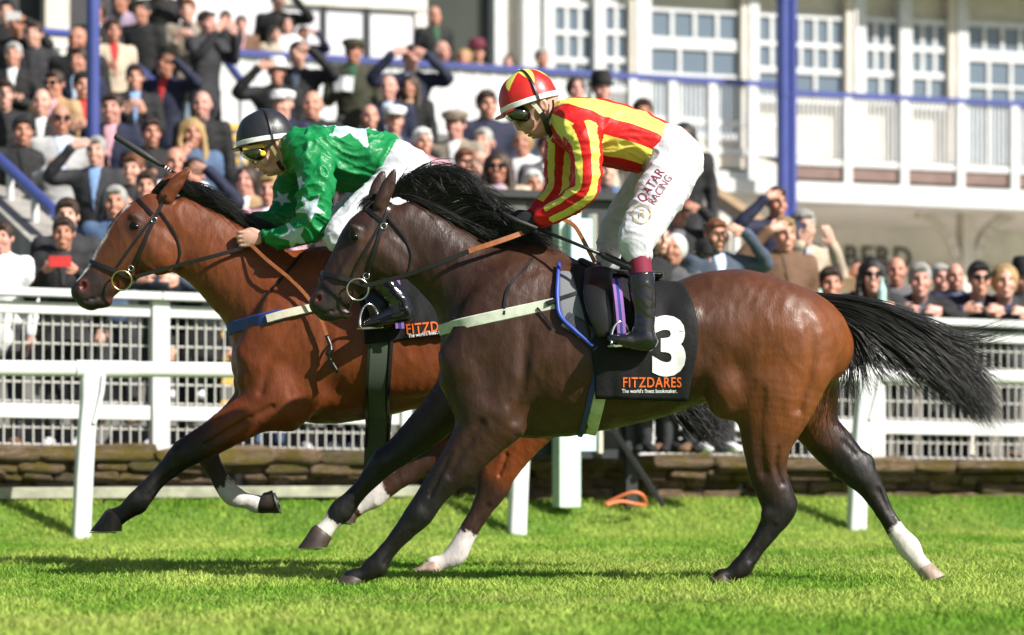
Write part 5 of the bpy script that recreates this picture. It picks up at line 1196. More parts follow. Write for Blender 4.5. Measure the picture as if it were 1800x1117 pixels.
def helmet(root, y0, c, tilt, rx, ry, rz, mat, pat=None, band_mat='ink_white', button=None):
    """dome of a skull cap with its silk, band and peak; c = rim centre px"""
    cx = np.array(P(c[0], c[1], y0)); R = np.array(Matrix.Rotation(tilt, 3, 'Y'))
    def tf(q): return cx+np.asarray(q) @ R.T
    nu, nv = 48, 20; vs = []; pt = []
    for i in range(nv+1):
        th = (math.pi*.55)*i/nv
        for j in range(nu):
            a = 2*math.pi*j/nu; rr = math.sin(th)**.92 if th < math.pi/2 else 1.0-.02*(th-math.pi/2)
            q = (rx*rr*math.cos(a), ry*rr*math.sin(a), rz*math.cos(th)*(1+.03*math.cos(a)))
            vs.append(tf(q)); pt.append(pat(th, a) if pat else -1)
    f = [(i*nu+j, i*nu+(j+1) % nu, (i+1)*nu+(j+1) % nu, (i+1)*nu+j) for i in range(nv) for j in range(nu)]
    v = np.array(vs)+0; n_ = noise(v*24)*.0022
    cen = cx; dirs = v-cen; dirs /= np.linalg.norm(dirs, axis=1)[:, None]; v = v+dirs*n_[:, None]
    me = mesh_np('helmet_cap', v, np.array(f)); attr(me, 'pat', np.array(pt)); cap = obj('helmet', me, mat, root)
    mb = MB(); n = 40; p = [tf((rx*1.012*math.cos(q), ry*1.012*math.sin(q), -.012)) for q in np.linspace(0, 2*math.pi, n)]; nr = [(tf((math.cos(q), math.sin(q), 0))-cx) for q in np.linspace(0, 2*math.pi, n)]
    mb.ribbon(p, nr, .024, .003); mb.build('band', MAT[band_mat], cap, smooth='auto')
    # peak at the front (towards -x)
    vs = []; 
    for i in range(13):
        a = math.pi+(-1.0+2.0*i/12); e = math.cos((i-6)/6*math.pi/2)**.6*.036
        b = np.array((rx*math.cos(a), ry*math.sin(a), -.024)); o_ = np.array((math.cos(a), .75*math.sin(a), -.22))
        vs += [tf(b*np.array((.98, .98, 1))), tf(b+o_*e), tf(b+o_*e+np.array((0, 0, -.006))), tf(b*np.array((.98, .98, 1))+np.array((0, 0, -.008)))]
    f = [(4*i+j, 4*i+(j+1) % 4, 4*i+4+(j+1) % 4, 4*i+4+j) for i in range(12) for j in range(4)]+[(3, 2, 1, 0), (48, 49, 50, 51)]
    mb = MB(); mb.add(vs, f); mb.build('peak', mat if mat.name != 'helmet_red' else simple('peak_red', (.55, .02, .015), .35), cap, smooth='auto')
    if button:
        bm = bmesh.new(); bmesh.ops.create_uvsphere(bm, u_segments=12, v_segments=8, radius=.009); m_ = bpy.data.meshes.new('button'); bm.to_mesh(m_); bm.free(); o = obj('button', m_, button, cap); o.location = tf((0, 0, rz*1.0))
    # elastic strap over the dome towards the back of the goggles
    pn = [tf((rx*1.02*math.sin(q)*.30, ry*1.02*math.sin(q)*-1.0, rz*1.02*math.cos(q))) for q in np.linspace(-.2, 1.75, 16)]
    mb = MB(); mb.ribbon(pn, [(p_-cx)/np.linalg.norm(p_-cx) for p_ in pn], .011, .003); mb.build('elastic', MAT['leather_black'], cap, smooth='auto')
    return cap, tf
def folds(me, amp, scale, warp=.6, seed=0.0, stretch=(1, 1, 1), p=1.0):
    v = coords(me); n = normals(me); s = np.array(stretch)*scale
    w = np.stack((noise(v*scale*.6+seed), noise(v*scale*.6+seed+9), noise(v*scale*.6+seed+17)), 1)*warp
    a = 1-np.abs(noise(v*s+w+seed)); b = 1-np.abs(noise(v*s*1.9+w*1.4+seed+31))
    a = a**p-.65**p; b = b**p-.65**p
    setco(me, v+n*(a*amp+b*amp*.45)[:, None])
def boot(parent, y0, shin, foot, y, mat='boot', rsh=.056):
    """shin: list of (px,py,half) down the leg; foot: heel, ball, toe points; one mesh"""
    pts = [list(P(a, b, y0+yy))+[M(r, y0), M(r, y0)*.92] for a, b, r, yy in shin]
    allp = np.array([p[:3] for p in pts]+[list(P(a, b, y0+y)) for a, b, *_ in foot])
    F = Field(allp.min(0)-.12, allp.max(0)+.12, .006)
    F.chain(pts, .012, sub=6)
    F.chain([list(P(a, b, y0+yy))+[M(r, y0), l] for a, b, r, l, yy in foot], .03, sub=6)
    top = np.array(P(shin[0][0], shin[0][1], y0+shin[0][3])); ax = top-np.array(P(shin[1][0], shin[1][1], y0+shin[1][3])); F.cut(top, ax)
    me = F.mesh('boot'); folds(me, .0028, 13, seed=y, stretch=(1, 1, 1.3), p=2.0, warp=1.2)
    b = obj('boot', me, MAT[mat], parent)
    return b

def build_jockey(J):
    y0 = J['y']; root_loc = P(J['pelvis'][0], J['pelvis'][1], y0)
    # skin
    lo = np.array(P(J['box'][0], J['box'][3], y0))-(0, .55, 0); hi = np.array(P(J['box'][2], J['box'][1], y0))+(0, .55, 0)
    def grab(F):
        m_ = F.mesh('piece'); v_ = coords(m_); q_ = np.empty(len(m_.polygons)*4, np.int32); m_.polygons.foreach_get('vertices', q_); bpy.data.meshes.remove(m_); return v_, q_.reshape(-1, 4)
    F = Field(lo, hi, .010); pieces = []
    F.chain(qrows(J['torso'], y0, .80), .02)
    for A in J['arms']: F.chain(qrows(A['pts'], y0, .74), .03)
    for A in J['legs']: F.chain(qrows(A['thigh'], y0, .78), .03); F.chain(qrows(A['shin'], y0, .72), .03)
    pieces.append(grab(F)); hx = P(J['lips'][0]+12, J['lips'][1]-45, y0)
    F = Field(hx-(.17, .14, .19), hx+(.20, .14, .16), .0034)                  # head and neck at a finer grain
    F.chain(qrows(J['neck'], y0), .02)
    for pts, k in J['face_chains']: F.chain(qrows(pts, y0), k)
    for c_, r_, ang, k in J['face_bulges']: F.ell(P(c_[0], c_[1], y0+c_[2]), r_, k, rotA('Y', ang))
    for c_, r_, ang, k in J['face_dents']: F.ell(P(c_[0], c_[1], y0+c_[2]), r_, k, rotA('Y', ang), op='s')
    pieces.append(grab(F))
    if not J['gloves']:
        for A in J['arms']:
            w = P(A['wrist'][0], A['wrist'][1], y0+A['wrist'][2]); F = Field(w-.16, w+.16, .0042); add_hand(F, y0, A['wrist'], A['knuckle'], A['side']); pieces.append(grab(F))
    base_ = np.cumsum([0]+[len(p[0]) for p in pieces])
    me = mesh_np('person', np.concatenate([p[0] for p in pieces]), np.concatenate([p[1]+o_ for p, o_ in zip(pieces, base_)])); skin_face(me, J['lips'], None)
    root = obj('person', me, MAT['skin'], None, label=J['label'], cat='person', group='jockeys riding the two racehorses'); root.color = J['tone']
    if J['gloves']:
        for A in J['arms']:
            w = P(A['wrist'][0], A['wrist'][1], y0+A['wrist'][2]); F = Field(w-.16, w+.16, .005); add_hand(F, y0, A['wrist'], A['knuckle'], A['side'], g=1.14)
            obj('glove', F.mesh('glove'), MAT['glove'], root)
    # silks
    F = Field(lo, hi, .0062)
    F.chain(qrows(J['torso'], y0), .03)
    F.cut(P(*J['hem'][0], y0), J['hem'][1])
    arm_rows = []
    for A in J['arms']:
        r_ = qrows(A['pts'], y0); arm_rows.append(r_); F.chain(r_, .05)
    F.chain(qrows(J['collar_cut'], y0), .012, op='s')
    F.cut(P(*J['hem'][0], y0), J['hem'][1])
    me = F.mesh('silks'); del F
    v0 = coords(me); pat = J['pattern'](v0, arm_rows, qrows(J['torso'], y0)); attr(me, 'pat', pat)
    folds(me, J['fold'][0], J['fold'][1], seed=J['fold'][2], stretch=J['fold'][3], p=3.0, warp=1.0)
    obj('silk_jacket', me, MAT[J['silk']], root)
    # breeches
    F = Field(lo, hi, .0065)
    F.chain(qrows(J['seat'], y0), .03)
    for A in J['legs']: F.chain(qrows(A['thigh'], y0), .05)
    me = F.mesh('breeches'); del F
    folds(me, .008, 9, seed=4.0+y0, stretch=(.8, 1, 1.5), p=3.0, warp=1.0); br = obj('breeches', me, MAT['breeches'], root)
    for A in J['legs']:
        if 'sock' in A:
            p = qrows(A['sock'], y0); a_ = np.array([q[:3] for q in p]); F = Field(a_.min(0)-.09, a_.max(0)+.09, .006); F.chain(p, .01); obj('sock', F.mesh('sock'), MAT[J['sock']], root)
        if 'boot' in A: boot(root, y0, A['boot'][0], A['boot'][1], A['y'])
    # collar
    mb = MB(); c0, c1, r0, w = J['collar']; c0 = np.array(P(*c0, y0)); ax = vec_px((0, 0), c1); e = np.cross(ax, EY)
    p = [c0+e*r0[0]*math.cos(q)+EY*r0[1]*math.sin(q) for q in np.linspace(0, 2*math.pi, 30)]; mb.ribbon(p, [(x-c0)/np.linalg.norm(x-c0) for x in p], w, .006); mb.build('collar', MAT[J['collar_mat']], root, smooth='auto')
    for cu in J.get('cuffs', []):
        mb = MB(); mb.rings([(P(a, b, y0+y-.0), P(a2, b2, y0+y), l) for a, b, a2, b2, y, l in cu[1]], n=18); mb.build('cuff', MAT[cu[0]], root, smooth='auto')
    hc, tf = helmet(root, y0, **J['helmet'])
    # goggles: two curved lenses on a bridge, wrapped round the face
    G = J['goggles']; F = Field(P(G['c'][0], G['c'][1], y0)-.16, P(G['c'][0], G['c'][1], y0)+.16, .005)
    for s_ in (-1, 1): F.ell(P(G['c'][0]+(0 if s_ < 0 else -6), G['c'][1], y0+s_*.042), (.060, .046, .040), .02, rotA('Y', G['ang']))
    F.ell(P(G['c'][0]-14, G['c'][1], y0), (.024, .05, .022), .02, rotA('Y', G['ang']))
    gg = obj('goggles', F.mesh('goggles'), MAT['lens'], root)
    if G.get('knob'):
        mb = MB(); p = P(*G['knob'], y0-.091); mb.tube([p+(0, .01, 0), p, p-(0, .004, 0)], [.014, .014, .010], 14); mb.build('vent_knob', MAT['yellow_knob'], gg, smooth='auto')
    if G.get('amber'):
        for a, b in G['amber']:
            mb = MB(); mb.bar(P(*a, y0-.075), P(*b, y0-.080), .012, .022); mb.build('amber_edge', MAT['amber'], gg, bevel=.003)
    for st in J['straps']:
        h = BVHTree.FromObject(root, bpy.context.evaluated_depsgraph_get()) if False else None
        p = crom(np.array([P(a, b, y0+y) for a, b, y in st[0]]), 5); n_ = np.tile((0, -1.0, 0), (len(p), 1)); mb = MB(); mb.ribbon(p, n_, st[1], .006); mb.build(st[3], MAT[st[2]], hc, smooth='auto')
    return root, br

# ---- pattern helpers: signed values, positive inside the second colour
def torso_angle(v, rows):
    r = crom(np.array(rows), 6); c = r[:, :3]; d2 = ((v[:, None, :]-c[None])**2).sum(2); i = d2.argmin(1); i = np.clip(i, 1, len(c)-2)
    ax = c[i+1]-c[i-1]; ax /= np.linalg.norm(ax, axis=1)[:, None]
    back = np.cross(ax, EY); back *= np.sign(back[:, 2:3])
    q = v-c[i]; return np.degrees(np.arctan2(np.abs(q[:, 1])/r[i, 4], (q*back).sum(1)/r[i, 3])), np.sqrt(d2.min(1))/r[i, 3]
def arm_coord(v, rows):
    r = crom(np.array(rows), 6); c = r[:, :3]; d2 = ((v[:, None, :]-c[None])**2).sum(2); i = np.clip(d2.argmin(1), 1, len(c)-2)
    ax = c[i+1]-c[i-1]; ax /= np.linalg.norm(ax, axis=1)[:, None]; n1 = np.cross(ax, EY); n1 *= np.where(n1[:, 0:1] > 0, 1, -1)
    q = v-c[i]; return (q*n1).sum(1)/r[i, 3], i/6.0, np.sqrt(d2.min(1))/r[i, 3]
def stripes_pattern(v, arms, torso):
    ang, dt = torso_angle(v, torso)
    band = lambda x, a, b: np.minimum(x-a, b-x)
    pat = np.maximum(band(ang, 22, 68), band(ang, 100, 138))/40.0
    for rows in arms:
        w, s_, da = arm_coord(v, rows); m = (s_ > .55) & (da < 1.35)
        pa = np.maximum(band(w, -.78, -.32), band(w, .28, .80)); pa = np.where(s_ > len(rows)-1.75, -.2, pa)
        pat = np.where(m, pa, pat)
    return pat
def star_sdf(x, y, r, rot=0.0):
    a = np.arctan2(y, x)+rot; k = 2*math.pi/5; a = np.abs((a+math.pi*7) % k-k/2); d = np.hypot(x, y)
    # edge from tip (k/2 away from the notch) to notch
    px_, py_ = d*np.cos(a), d*np.sin(a); ri = r*.42
    tip = np.array((r*math.cos(k/2), r*math.sin(k/2))); nt_ = np.array((ri, 0.0)); e = tip-nt_; nrm = np.array((e[1], -e[0])); nrm /= np.linalg.norm(nrm)
    return -((px_-nt_[0])*nrm[0]+(py_-nt_[1])*nrm[1])
def stars_pattern(v, arms, torso):
    px, py = to_px(v); pat = np.full(len(v), -1.0); near = v[:, 1] < Y1-.10
    for cx, cy, r, rot, cond in ((546, 366, 27, .3, near), (517, 415, 27, .1, near), (524, 322, 15, .6, near), (497, 350, 17, .2, v[:, 1] > Y1), (604, 300, 1, 0, near)):
        pat = np.maximum(pat, np.where(cond, star_sdf(px-cx, py-cy, r, rot)/20.0, -1))
    bx = P(618, 230, Y1)[0]; up = (py < 262)
    pat = np.maximum(pat, np.where(up, star_sdf((v[:, 0]-bx)*370, (v[:, 1]-Y1+.03)*370, 62, .35)/30.0, -1))
    return pat

# ---- one face, moved with the head
def FC(ax, ay):
    sh = lambda pts: [(a+ax, b+ay, y, r, l) for a, b, y, r, l in pts]
    return [(sh([(906, 203, 0, 5, .013), (906.5, 214, 0, 4.4, .010), (911.2, 225.3, 0, 3.9, .0115)]), .005), (sh([(913, 226.5, 0, 3, .012), (921, 226, 0, 4, .016)]), .004),
            (sh([(933, 231, 0, 8.5, .032), (945, 233, 0, 9.5, .042), (961, 222, 0, 15, .054), (964, 206, 0, 18, .058)]), .016),
            (sh([(925.0, 231.5, 0, 3.4, .020), (925.2, 234.4, 0, 2.9, .019)]), .004), (sh([(930.0, 238.4, 0, 2.5, .017), (934, 237, 0, 3, .020)]), .003), (sh([(938, 240.6, 0, 4.0, .015), (945, 238.5, 0, 5, .020)]), .007)]
def FB(ax, ay):
    rows_ = [((944, 183, 0), (.094, .074, .098), .3, .02), ((934, 213, 0), (.040, .056, .050), .5, .022)]
    for s_ in (-1, 1): rows_ += [((955.5, 184, s_*.080), (.019, .010, .033), -.35, .006), ((931, 217, s_*.040), (.022, .019, .020), .4, .016), ((915.5, 227, s_*.0105), (.0085, .0065, .0065), 0, .003)]
    return [((c_[0]+ax, c_[1]+ay, c_[2]), r_, a_, k_) for c_, r_, a_, k_ in rows_]
def FD(ax, ay):
    rows_ = [((955.5, 185, -.093), (.010, .008, .021), -.35, .004), ((927.5, 236.3, 0), (.014, .05, .0022), -.15, .0025), ((917, 230.2, -.008), (.004, .004, .0022), 0, .002), ((936, 239, 0), (.005, .02, .0035), -.6, .004)]
    return [((c_[0]+ax, c_[1]+ay, c_[2]), r_, a_, k_) for c_, r_, a_, k_ in rows_]
# ---- red and yellow silks on the dark bay
J2 = dict(y=Y2, pelvis=(1185, 275), box=(850, 100, 1260, 640), label='jockey in red and yellow striped silks and red helmet riding the dark bay',
    torso=[(1190, 290, 0, 44, .145), (1150, 262, 0, 50, .15), (1110, 246, 0, 53, .155), (1072, 236, 0, 55, .165), (1034, 226, 0, 53, .175), (1004, 214, 0, 40, .165), (988, 207, 0, 26, .10)],
    neck=[(996, 212, 0, 26, .062), (975, 206, 0, 23, .056), (955, 198, 0, 24, .056)],
    collar_cut=[(1000, 212, 0, 24, .058), (965, 203, 0, 24, .060)],
    face_chains=FC(0, 0), face_bulges=FB(0, 0), face_dents=FD(0, 0),
    lips=(926, 238), tone=(.52, .29, .215, 1), gloves=True,
    arms=[dict(pts=[(1012, 214, -.150, 36, .075), (1026, 248, -.215, 29, .066), (1032, 292, -.240, 25, .060), (1028, 334, -.235, 23, .056), (1000, 358, -.20, 20, .048), (972, 374, -.16, 17, .042), (954, 383, -.14, 15.5, .038)], wrist=(948, 386, -.135), knuckle=(918, 396, -.115), side=-1),
          dict(pts=[(1000, 224, .150, 34, .075), (986, 262, .205, 27, .066), (982, 302, .225, 24, .058), (978, 336, .21, 21, .052), (958, 362, .16, 18, .046), (942, 378, .12, 15.5, .038)], wrist=(938, 382, .115), knuckle=(906, 394, .085), side=1)],
    hem=((1148, 264), (.83, 0, -.56)), fold=(.010, 9, 2.0, (.5, 1, 1.5)), silk='silk_red', pattern=stripes_pattern,
    seat=[(1128, 256, 0, 36, .13), (1165, 262, 0, 46, .15), (1188, 280, 0, 46, .165)],
    legs=[dict(y=-.36, thigh=[(1190, 288, -.085, 44, .095), (1168, 330, -.19, 44, .085), (1143, 376, -.28, 38, .075), (1120, 420, -.335, 32, .064), (1121, 448, -.35, 24, .052)], shin=[(1120, 425, -.33, 30, .06), (1128, 480, -.35, 24, .05), (1132, 560, -.36, 20, .045)], sock=[(1121, 440, -.35, 21, .050), (1124, 462, -.352, 20.5, .05), (1127, 486, -.354, 20, .05)],
               boot=([(1126, 481, 22.5, -.355), (1130, 520, 22.5, -.36), (1132, 550, 19.5, -.365), (1132, 580, 19, -.37), (1134, 596, 18, -.37)], [(1140, 602, 15, .036, -.37), (1118, 600, 16, .038, -.375), (1096, 599, 12.5, .042, -.385), (1076, 596, 9, .036, -.39)])),
          dict(y=.36, thigh=[(1180, 288, .085, 42, .095), (1140, 330, .19, 40, .085), (1102, 378, .28, 34, .075), (1076, 420, .335, 26, .062), (1069, 462, .35, 21, .053)], shin=[(1072, 430, .33, 24, .06), (1066, 490, .35, 20, .05), (1080, 560, .36, 20, .045)], sock=[(1070, 445, .35, 19.5, .050), (1066, 470, .352, 19, .05), (1065, 496, .354, 18.5, .05)],
               boot=([(1065, 490, 22.5, .355), (1074, 528, 22.5, .36), (1082, 556, 19.5, .365), (1084, 584, 19, .37)], [(1092, 602, 15, .036, .37), (1070, 602, 16, .038, .375), (1046, 600, 12.5, .042, .385), (1026, 598, 9, .036, .39)]))],
    sock='sock_maroon', collar=((972, 213), (-.96, -.28), (.060, .066), .028), collar_mat='ink_white',
    helmet=dict(c=(929, 176), tilt=math.radians(-18), rx=.130, ry=.104, rz=.132, mat=MAT['helmet_red'], button=MAT['yellow_knob'],
                pat=lambda th, a: (.30+.75*abs(((a/(2*math.pi)*6+.15) % 1)*2-1)**1.1*1.1)-th*.95),
    goggles=dict(c=(912, 200), ang=math.radians(18)),
    straps=[([(950, 196, -.088), (955, 206, -.084), (960, 218, -.072), (964, 229, -.058), (966, 236, -.04), (963, 240, .0)], .026, 'leather_black', 'chin_strap'), ([(972, 176, -.075), (972, 190, -.080), (966, 206, -.078), (960, 216, -.076)], .010, 'leather_black', 'rear_strap'), ([(936, 182, -.086), (943, 189, -.088), (951, 199, -.089)], .020, 'strap_cream', 'goggle_band')])
jock2, breech2 = build_jockey(J2)
bvh_b2 = bvh_of(breech2.data)
print_on('lettering', 'QATAR', 24, (1132, 358), .80, Y2, bvh_b2, MAT['ink_maroon'], breech2, rot=math.radians(56), up=.004, bold=.002, space=1.05, cuts=1)
print_on('lettering', 'RACING', 20, (1150, 362), .76, Y2, bvh_b2, MAT['ink_maroon'], breech2, rot=math.radians(56), up=.004, bold=.0, space=1.05, cuts=1)
def ring_disc(r0, r1, n=32):
    me = bpy.data.meshes.new('ring'); v = [(r*math.cos(2*math.pi*i/n), r*math.sin(2*math.pi*i/n), 0) for r in (r0, r1) for i in range(n)]
    me.from_pydata(v, [], [(i, (i+1) % n, n+(i+1) % n, n+i) for i in range(n)]); return me
print_on('emblem_ring', ring_disc(.88, 1.0), 17, (1128, 377), 1.0, Y2, bvh_b2, MAT['ink_gold'], breech2, up=.004, cuts=0)
print_on('emblem_letter', 'R', 24, (1121, 385), .9, Y2, bvh_b2, MAT['ink_gold'], breech2, rot=.1, up=.004, shear=.25, cuts=0)
w2 = empty('whip', P(905, 386, Y2-.13), label='black riding whip pointing back from the gloved hand of the red jockey', cat='whip'); w2['in_place'] = 1
mb = MB(); mb.tube([P(884, 376, Y2-.12), P(908, 388, Y2-.13), P(945, 402, Y2-.16)], [.012, .010, .009], 10); mb.build('handle', MAT['rubber'], w2, smooth=True)
mb = MB(); mb.tube([P(945, 402, Y2-.16), P(1000, 424, Y2-.22), P(1056, 447, Y2-.30)], [.008, .0075, .008], 10); mb.build('shaft', MAT['leather_black'], w2, smooth=True)
mb = MB(); mb.tube([P(1054, 446, Y2-.30), P(1062, 450, Y2-.31), P(1110, 471, Y2-.37), P(1112, 472, Y2-.372)], [.009, .015, .018, .016], 12); mb.build('cushioned_end', MAT['rubber'], w2, smooth=True)

# ---- green silks with white stars on the bay
J1 = dict(y=Y1, pelvis=(705, 310), box=(385, 165, 780, 610), label='jockey in green silks with white stars and black helmet riding the bright bay',
    torso=[(712, 312, 0, 42, .145), (678, 290, 0, 50, .15), (640, 282, 0, 52, .155), (602, 280, 0, 53, .165), (562, 276, 0, 50, .175), (532, 264, 0, 38, .165), (514, 256, 0, 26, .10)],
    neck=[(524, 262, 0, 26, .062), (506, 262, 0, 23, .056), (490, 258, 0, 24, .056)],
    collar_cut=[(528, 264, 0, 24, .058), (496, 260, 0, 24, .060)],
    face_chains=FC(-466, 66), face_bulges=FB(-466, 66), face_dents=FD(-466, 66),
    lips=(462, 303), tone=(.60, .345, .26, 1), gloves=False,
    arms=[dict(pts=[(548, 262, -.150, 36, .075), (556, 302, -.225, 31, .068), (553, 348, -.255, 29, .064), (550, 392, -.25, 27, .060), (522, 411, -.205, 21, .052), (494, 417, -.165, 17, .044), (474, 418, -.145, 14, .038)], wrist=(464, 418, -.14), knuckle=(431, 420, -.135), side=-1),
          dict(pts=[(534, 270, .150, 34, .075), (514, 310, .215, 28, .066), (508, 350, .235, 25, .058), (500, 374, .215, 22, .052), (474, 388, .16, 17, .044), (450, 392, .12, 14, .038)], wrist=(442, 392, .115), knuckle=(410, 398, .10), side=1)],
    hem=((672, 296), (.90, 0, -.44)), fold=(.019, 7.0, 7.0, (.8, 1, 1.5)), silk='silk_green', pattern=stars_pattern,
    seat=[(660, 288, 0, 40, .13), (695, 292, 0, 44, .15), (716, 302, 0, 44, .165)],
    legs=[dict(y=-.36, thigh=[(716, 306, -.085, 40, .095), (682, 342, -.19, 40, .085), (640, 378, -.28, 36, .075), (602, 410, -.335, 29, .064), (600, 425, -.345, 24, .054)], shin=[(602, 412, -.33, 26, .06), (650, 470, -.35, 22, .05), (698, 530, -.36, 20, .045)],
               boot=([(612, 428, 23, -.35), (652, 472, 22, -.355), (684, 508, 19, -.36), (702, 530, 18, -.365), (708, 545, 17, -.365)], [(712, 556, 14, .036, -.365), (690, 556, 15, .038, -.37), (664, 564, 12, .042, -.38), (644, 570, 8, .036, -.385)])),
          dict(y=.36, thigh=[(708, 306, .085, 40, .095), (665, 342, .19, 38, .085), (622, 376, .28, 33, .075), (590, 402, .335, 27, .062), (592, 420, .345, 24, .054)], shin=[(592, 405, .33, 24, .06), (640, 465, .35, 22, .05), (690, 530, .36, 20, .045)],
               boot=([(602, 428, 23, .35), (642, 472, 22, .355), (674, 508, 19, .36), (692, 530, 18, .365)], [(704, 556, 14, .036, .365), (680, 556, 15, .038, .37), (654, 564, 12, .042, .38), (634, 570, 8, .036, .385)]))],
    sock='sock_maroon', collar=((510, 259), (-.95, -.2), (.064, .064), .03), collar_mat='silk_green',
    cuffs=[('blue_piping', [(472, 405, 474, 431, -.145, .040), (464, 406, 466, 430, -.14, .038)]), ('leather_black', [(466, 404, 467, 432, -.14, .041), (460, 406, 460, 430, -.138, .037)])],
    helmet=dict(c=(466, 243), tilt=math.radians(-9), rx=.139, ry=.108, rz=.138, mat=MAT['helmet_black'], button=MAT['leather_black']),
    goggles=dict(c=(449, 269), ang=math.radians(12), knob=(462, 270), amber=[((426, 262), (464, 256)), ((464, 256), (476, 262))]),
    straps=[([(474, 254, -.088), (482, 266, -.088), (489, 280, -.082), (495, 294, -.064), (496, 304, -.035), (490, 308, .0)], .016, 'strap_tan', 'chin_strap'), ([(502, 246, -.075), (502, 262, -.080), (498, 280, -.078), (494, 292, -.070)], .010, 'strap_tan', 'rear_strap'), ([(466, 262, -.087), (474, 257, -.089), (481, 250, -.088)], .016, 'leather_black', 'goggle_band'), ([(488, 284, -.084), (494, 294, -.068), (499, 300, -.05)], .022, 'leather_black', 'chin_cup')])
jock1, breech1 = build_jockey(J1)
w1 = empty('whip', P(205, 240, Y1+.12), label='long black whip carried forward beside the bright bay horse head', cat='whip'); w1['in_place'] = 1
mb = MB(); mb.tube([P(202, 239, Y1+.16), P(205, 241, Y1+.16), P(252, 271, Y1+.15), P(284, 291, Y1+.14)], [.012, .016, .017, .010], 12); mb.build('cushioned_end', MAT['rubber'], w1, smooth=True)
mb = MB(); mb.tube([P(283, 290, Y1+.14), P(340, 325, Y1+.13), P(400, 372, Y1+.12), P(428, 402, Y1+.11)], [.008, .008, .009, .010], 10); mb.build('shaft', MAT['leather_black'], w1, smooth=True)
mb = MB()
for i in range(7): a = P(290+i*4.6, 294.5+i*2.9, Y1+.138); mb.tube([a, a+np.array((.0048, 0, -.003))], .0092, 8)
mb.build('spotted_binding', MAT['ink_white'], w1)
# stirrup irons
def stirrup(y0, c, s_, label):
    r_ = empty('stirrup', P(c[0], c[1], y0+s_), label=label, cat='stirrup'); r_['in_place'] = 1
    arch = [(c[0]-17, c[1]+22), (c[0]-17, c[1]+6), (c[0]-12, c[1]-10), (c[0]-2, c[1]-18), (c[0]+8, c[1]-12), (c[0]+14, c[1]+2), (c[0]+16, c[1]+18)]
    mb = MB(); mb.tube(crom(np.array([P(a, b, y0+s_+(i-3)*.012) for i, (a, b) in enumerate(arch)]), 5), .006, 8); mb.build('bow', MAT['steel'], r_, smooth=True)
    mb = MB(); mb.bar(P(c[0]-18, c[1]+25, y0+s_-.03), P(c[0]+20, c[1]+22, y0+s_+.04), .05, .012); mb.build('tread', MAT['steel'], r_, bevel=.003)
stirrup(Y1, (650, 553), -.385, 'steel stirrup iron round the toe of the green jockey boot')
stirrup(Y2, (1092, 584), -.385, 'steel stirrup iron under the boot of the red and yellow jockey')
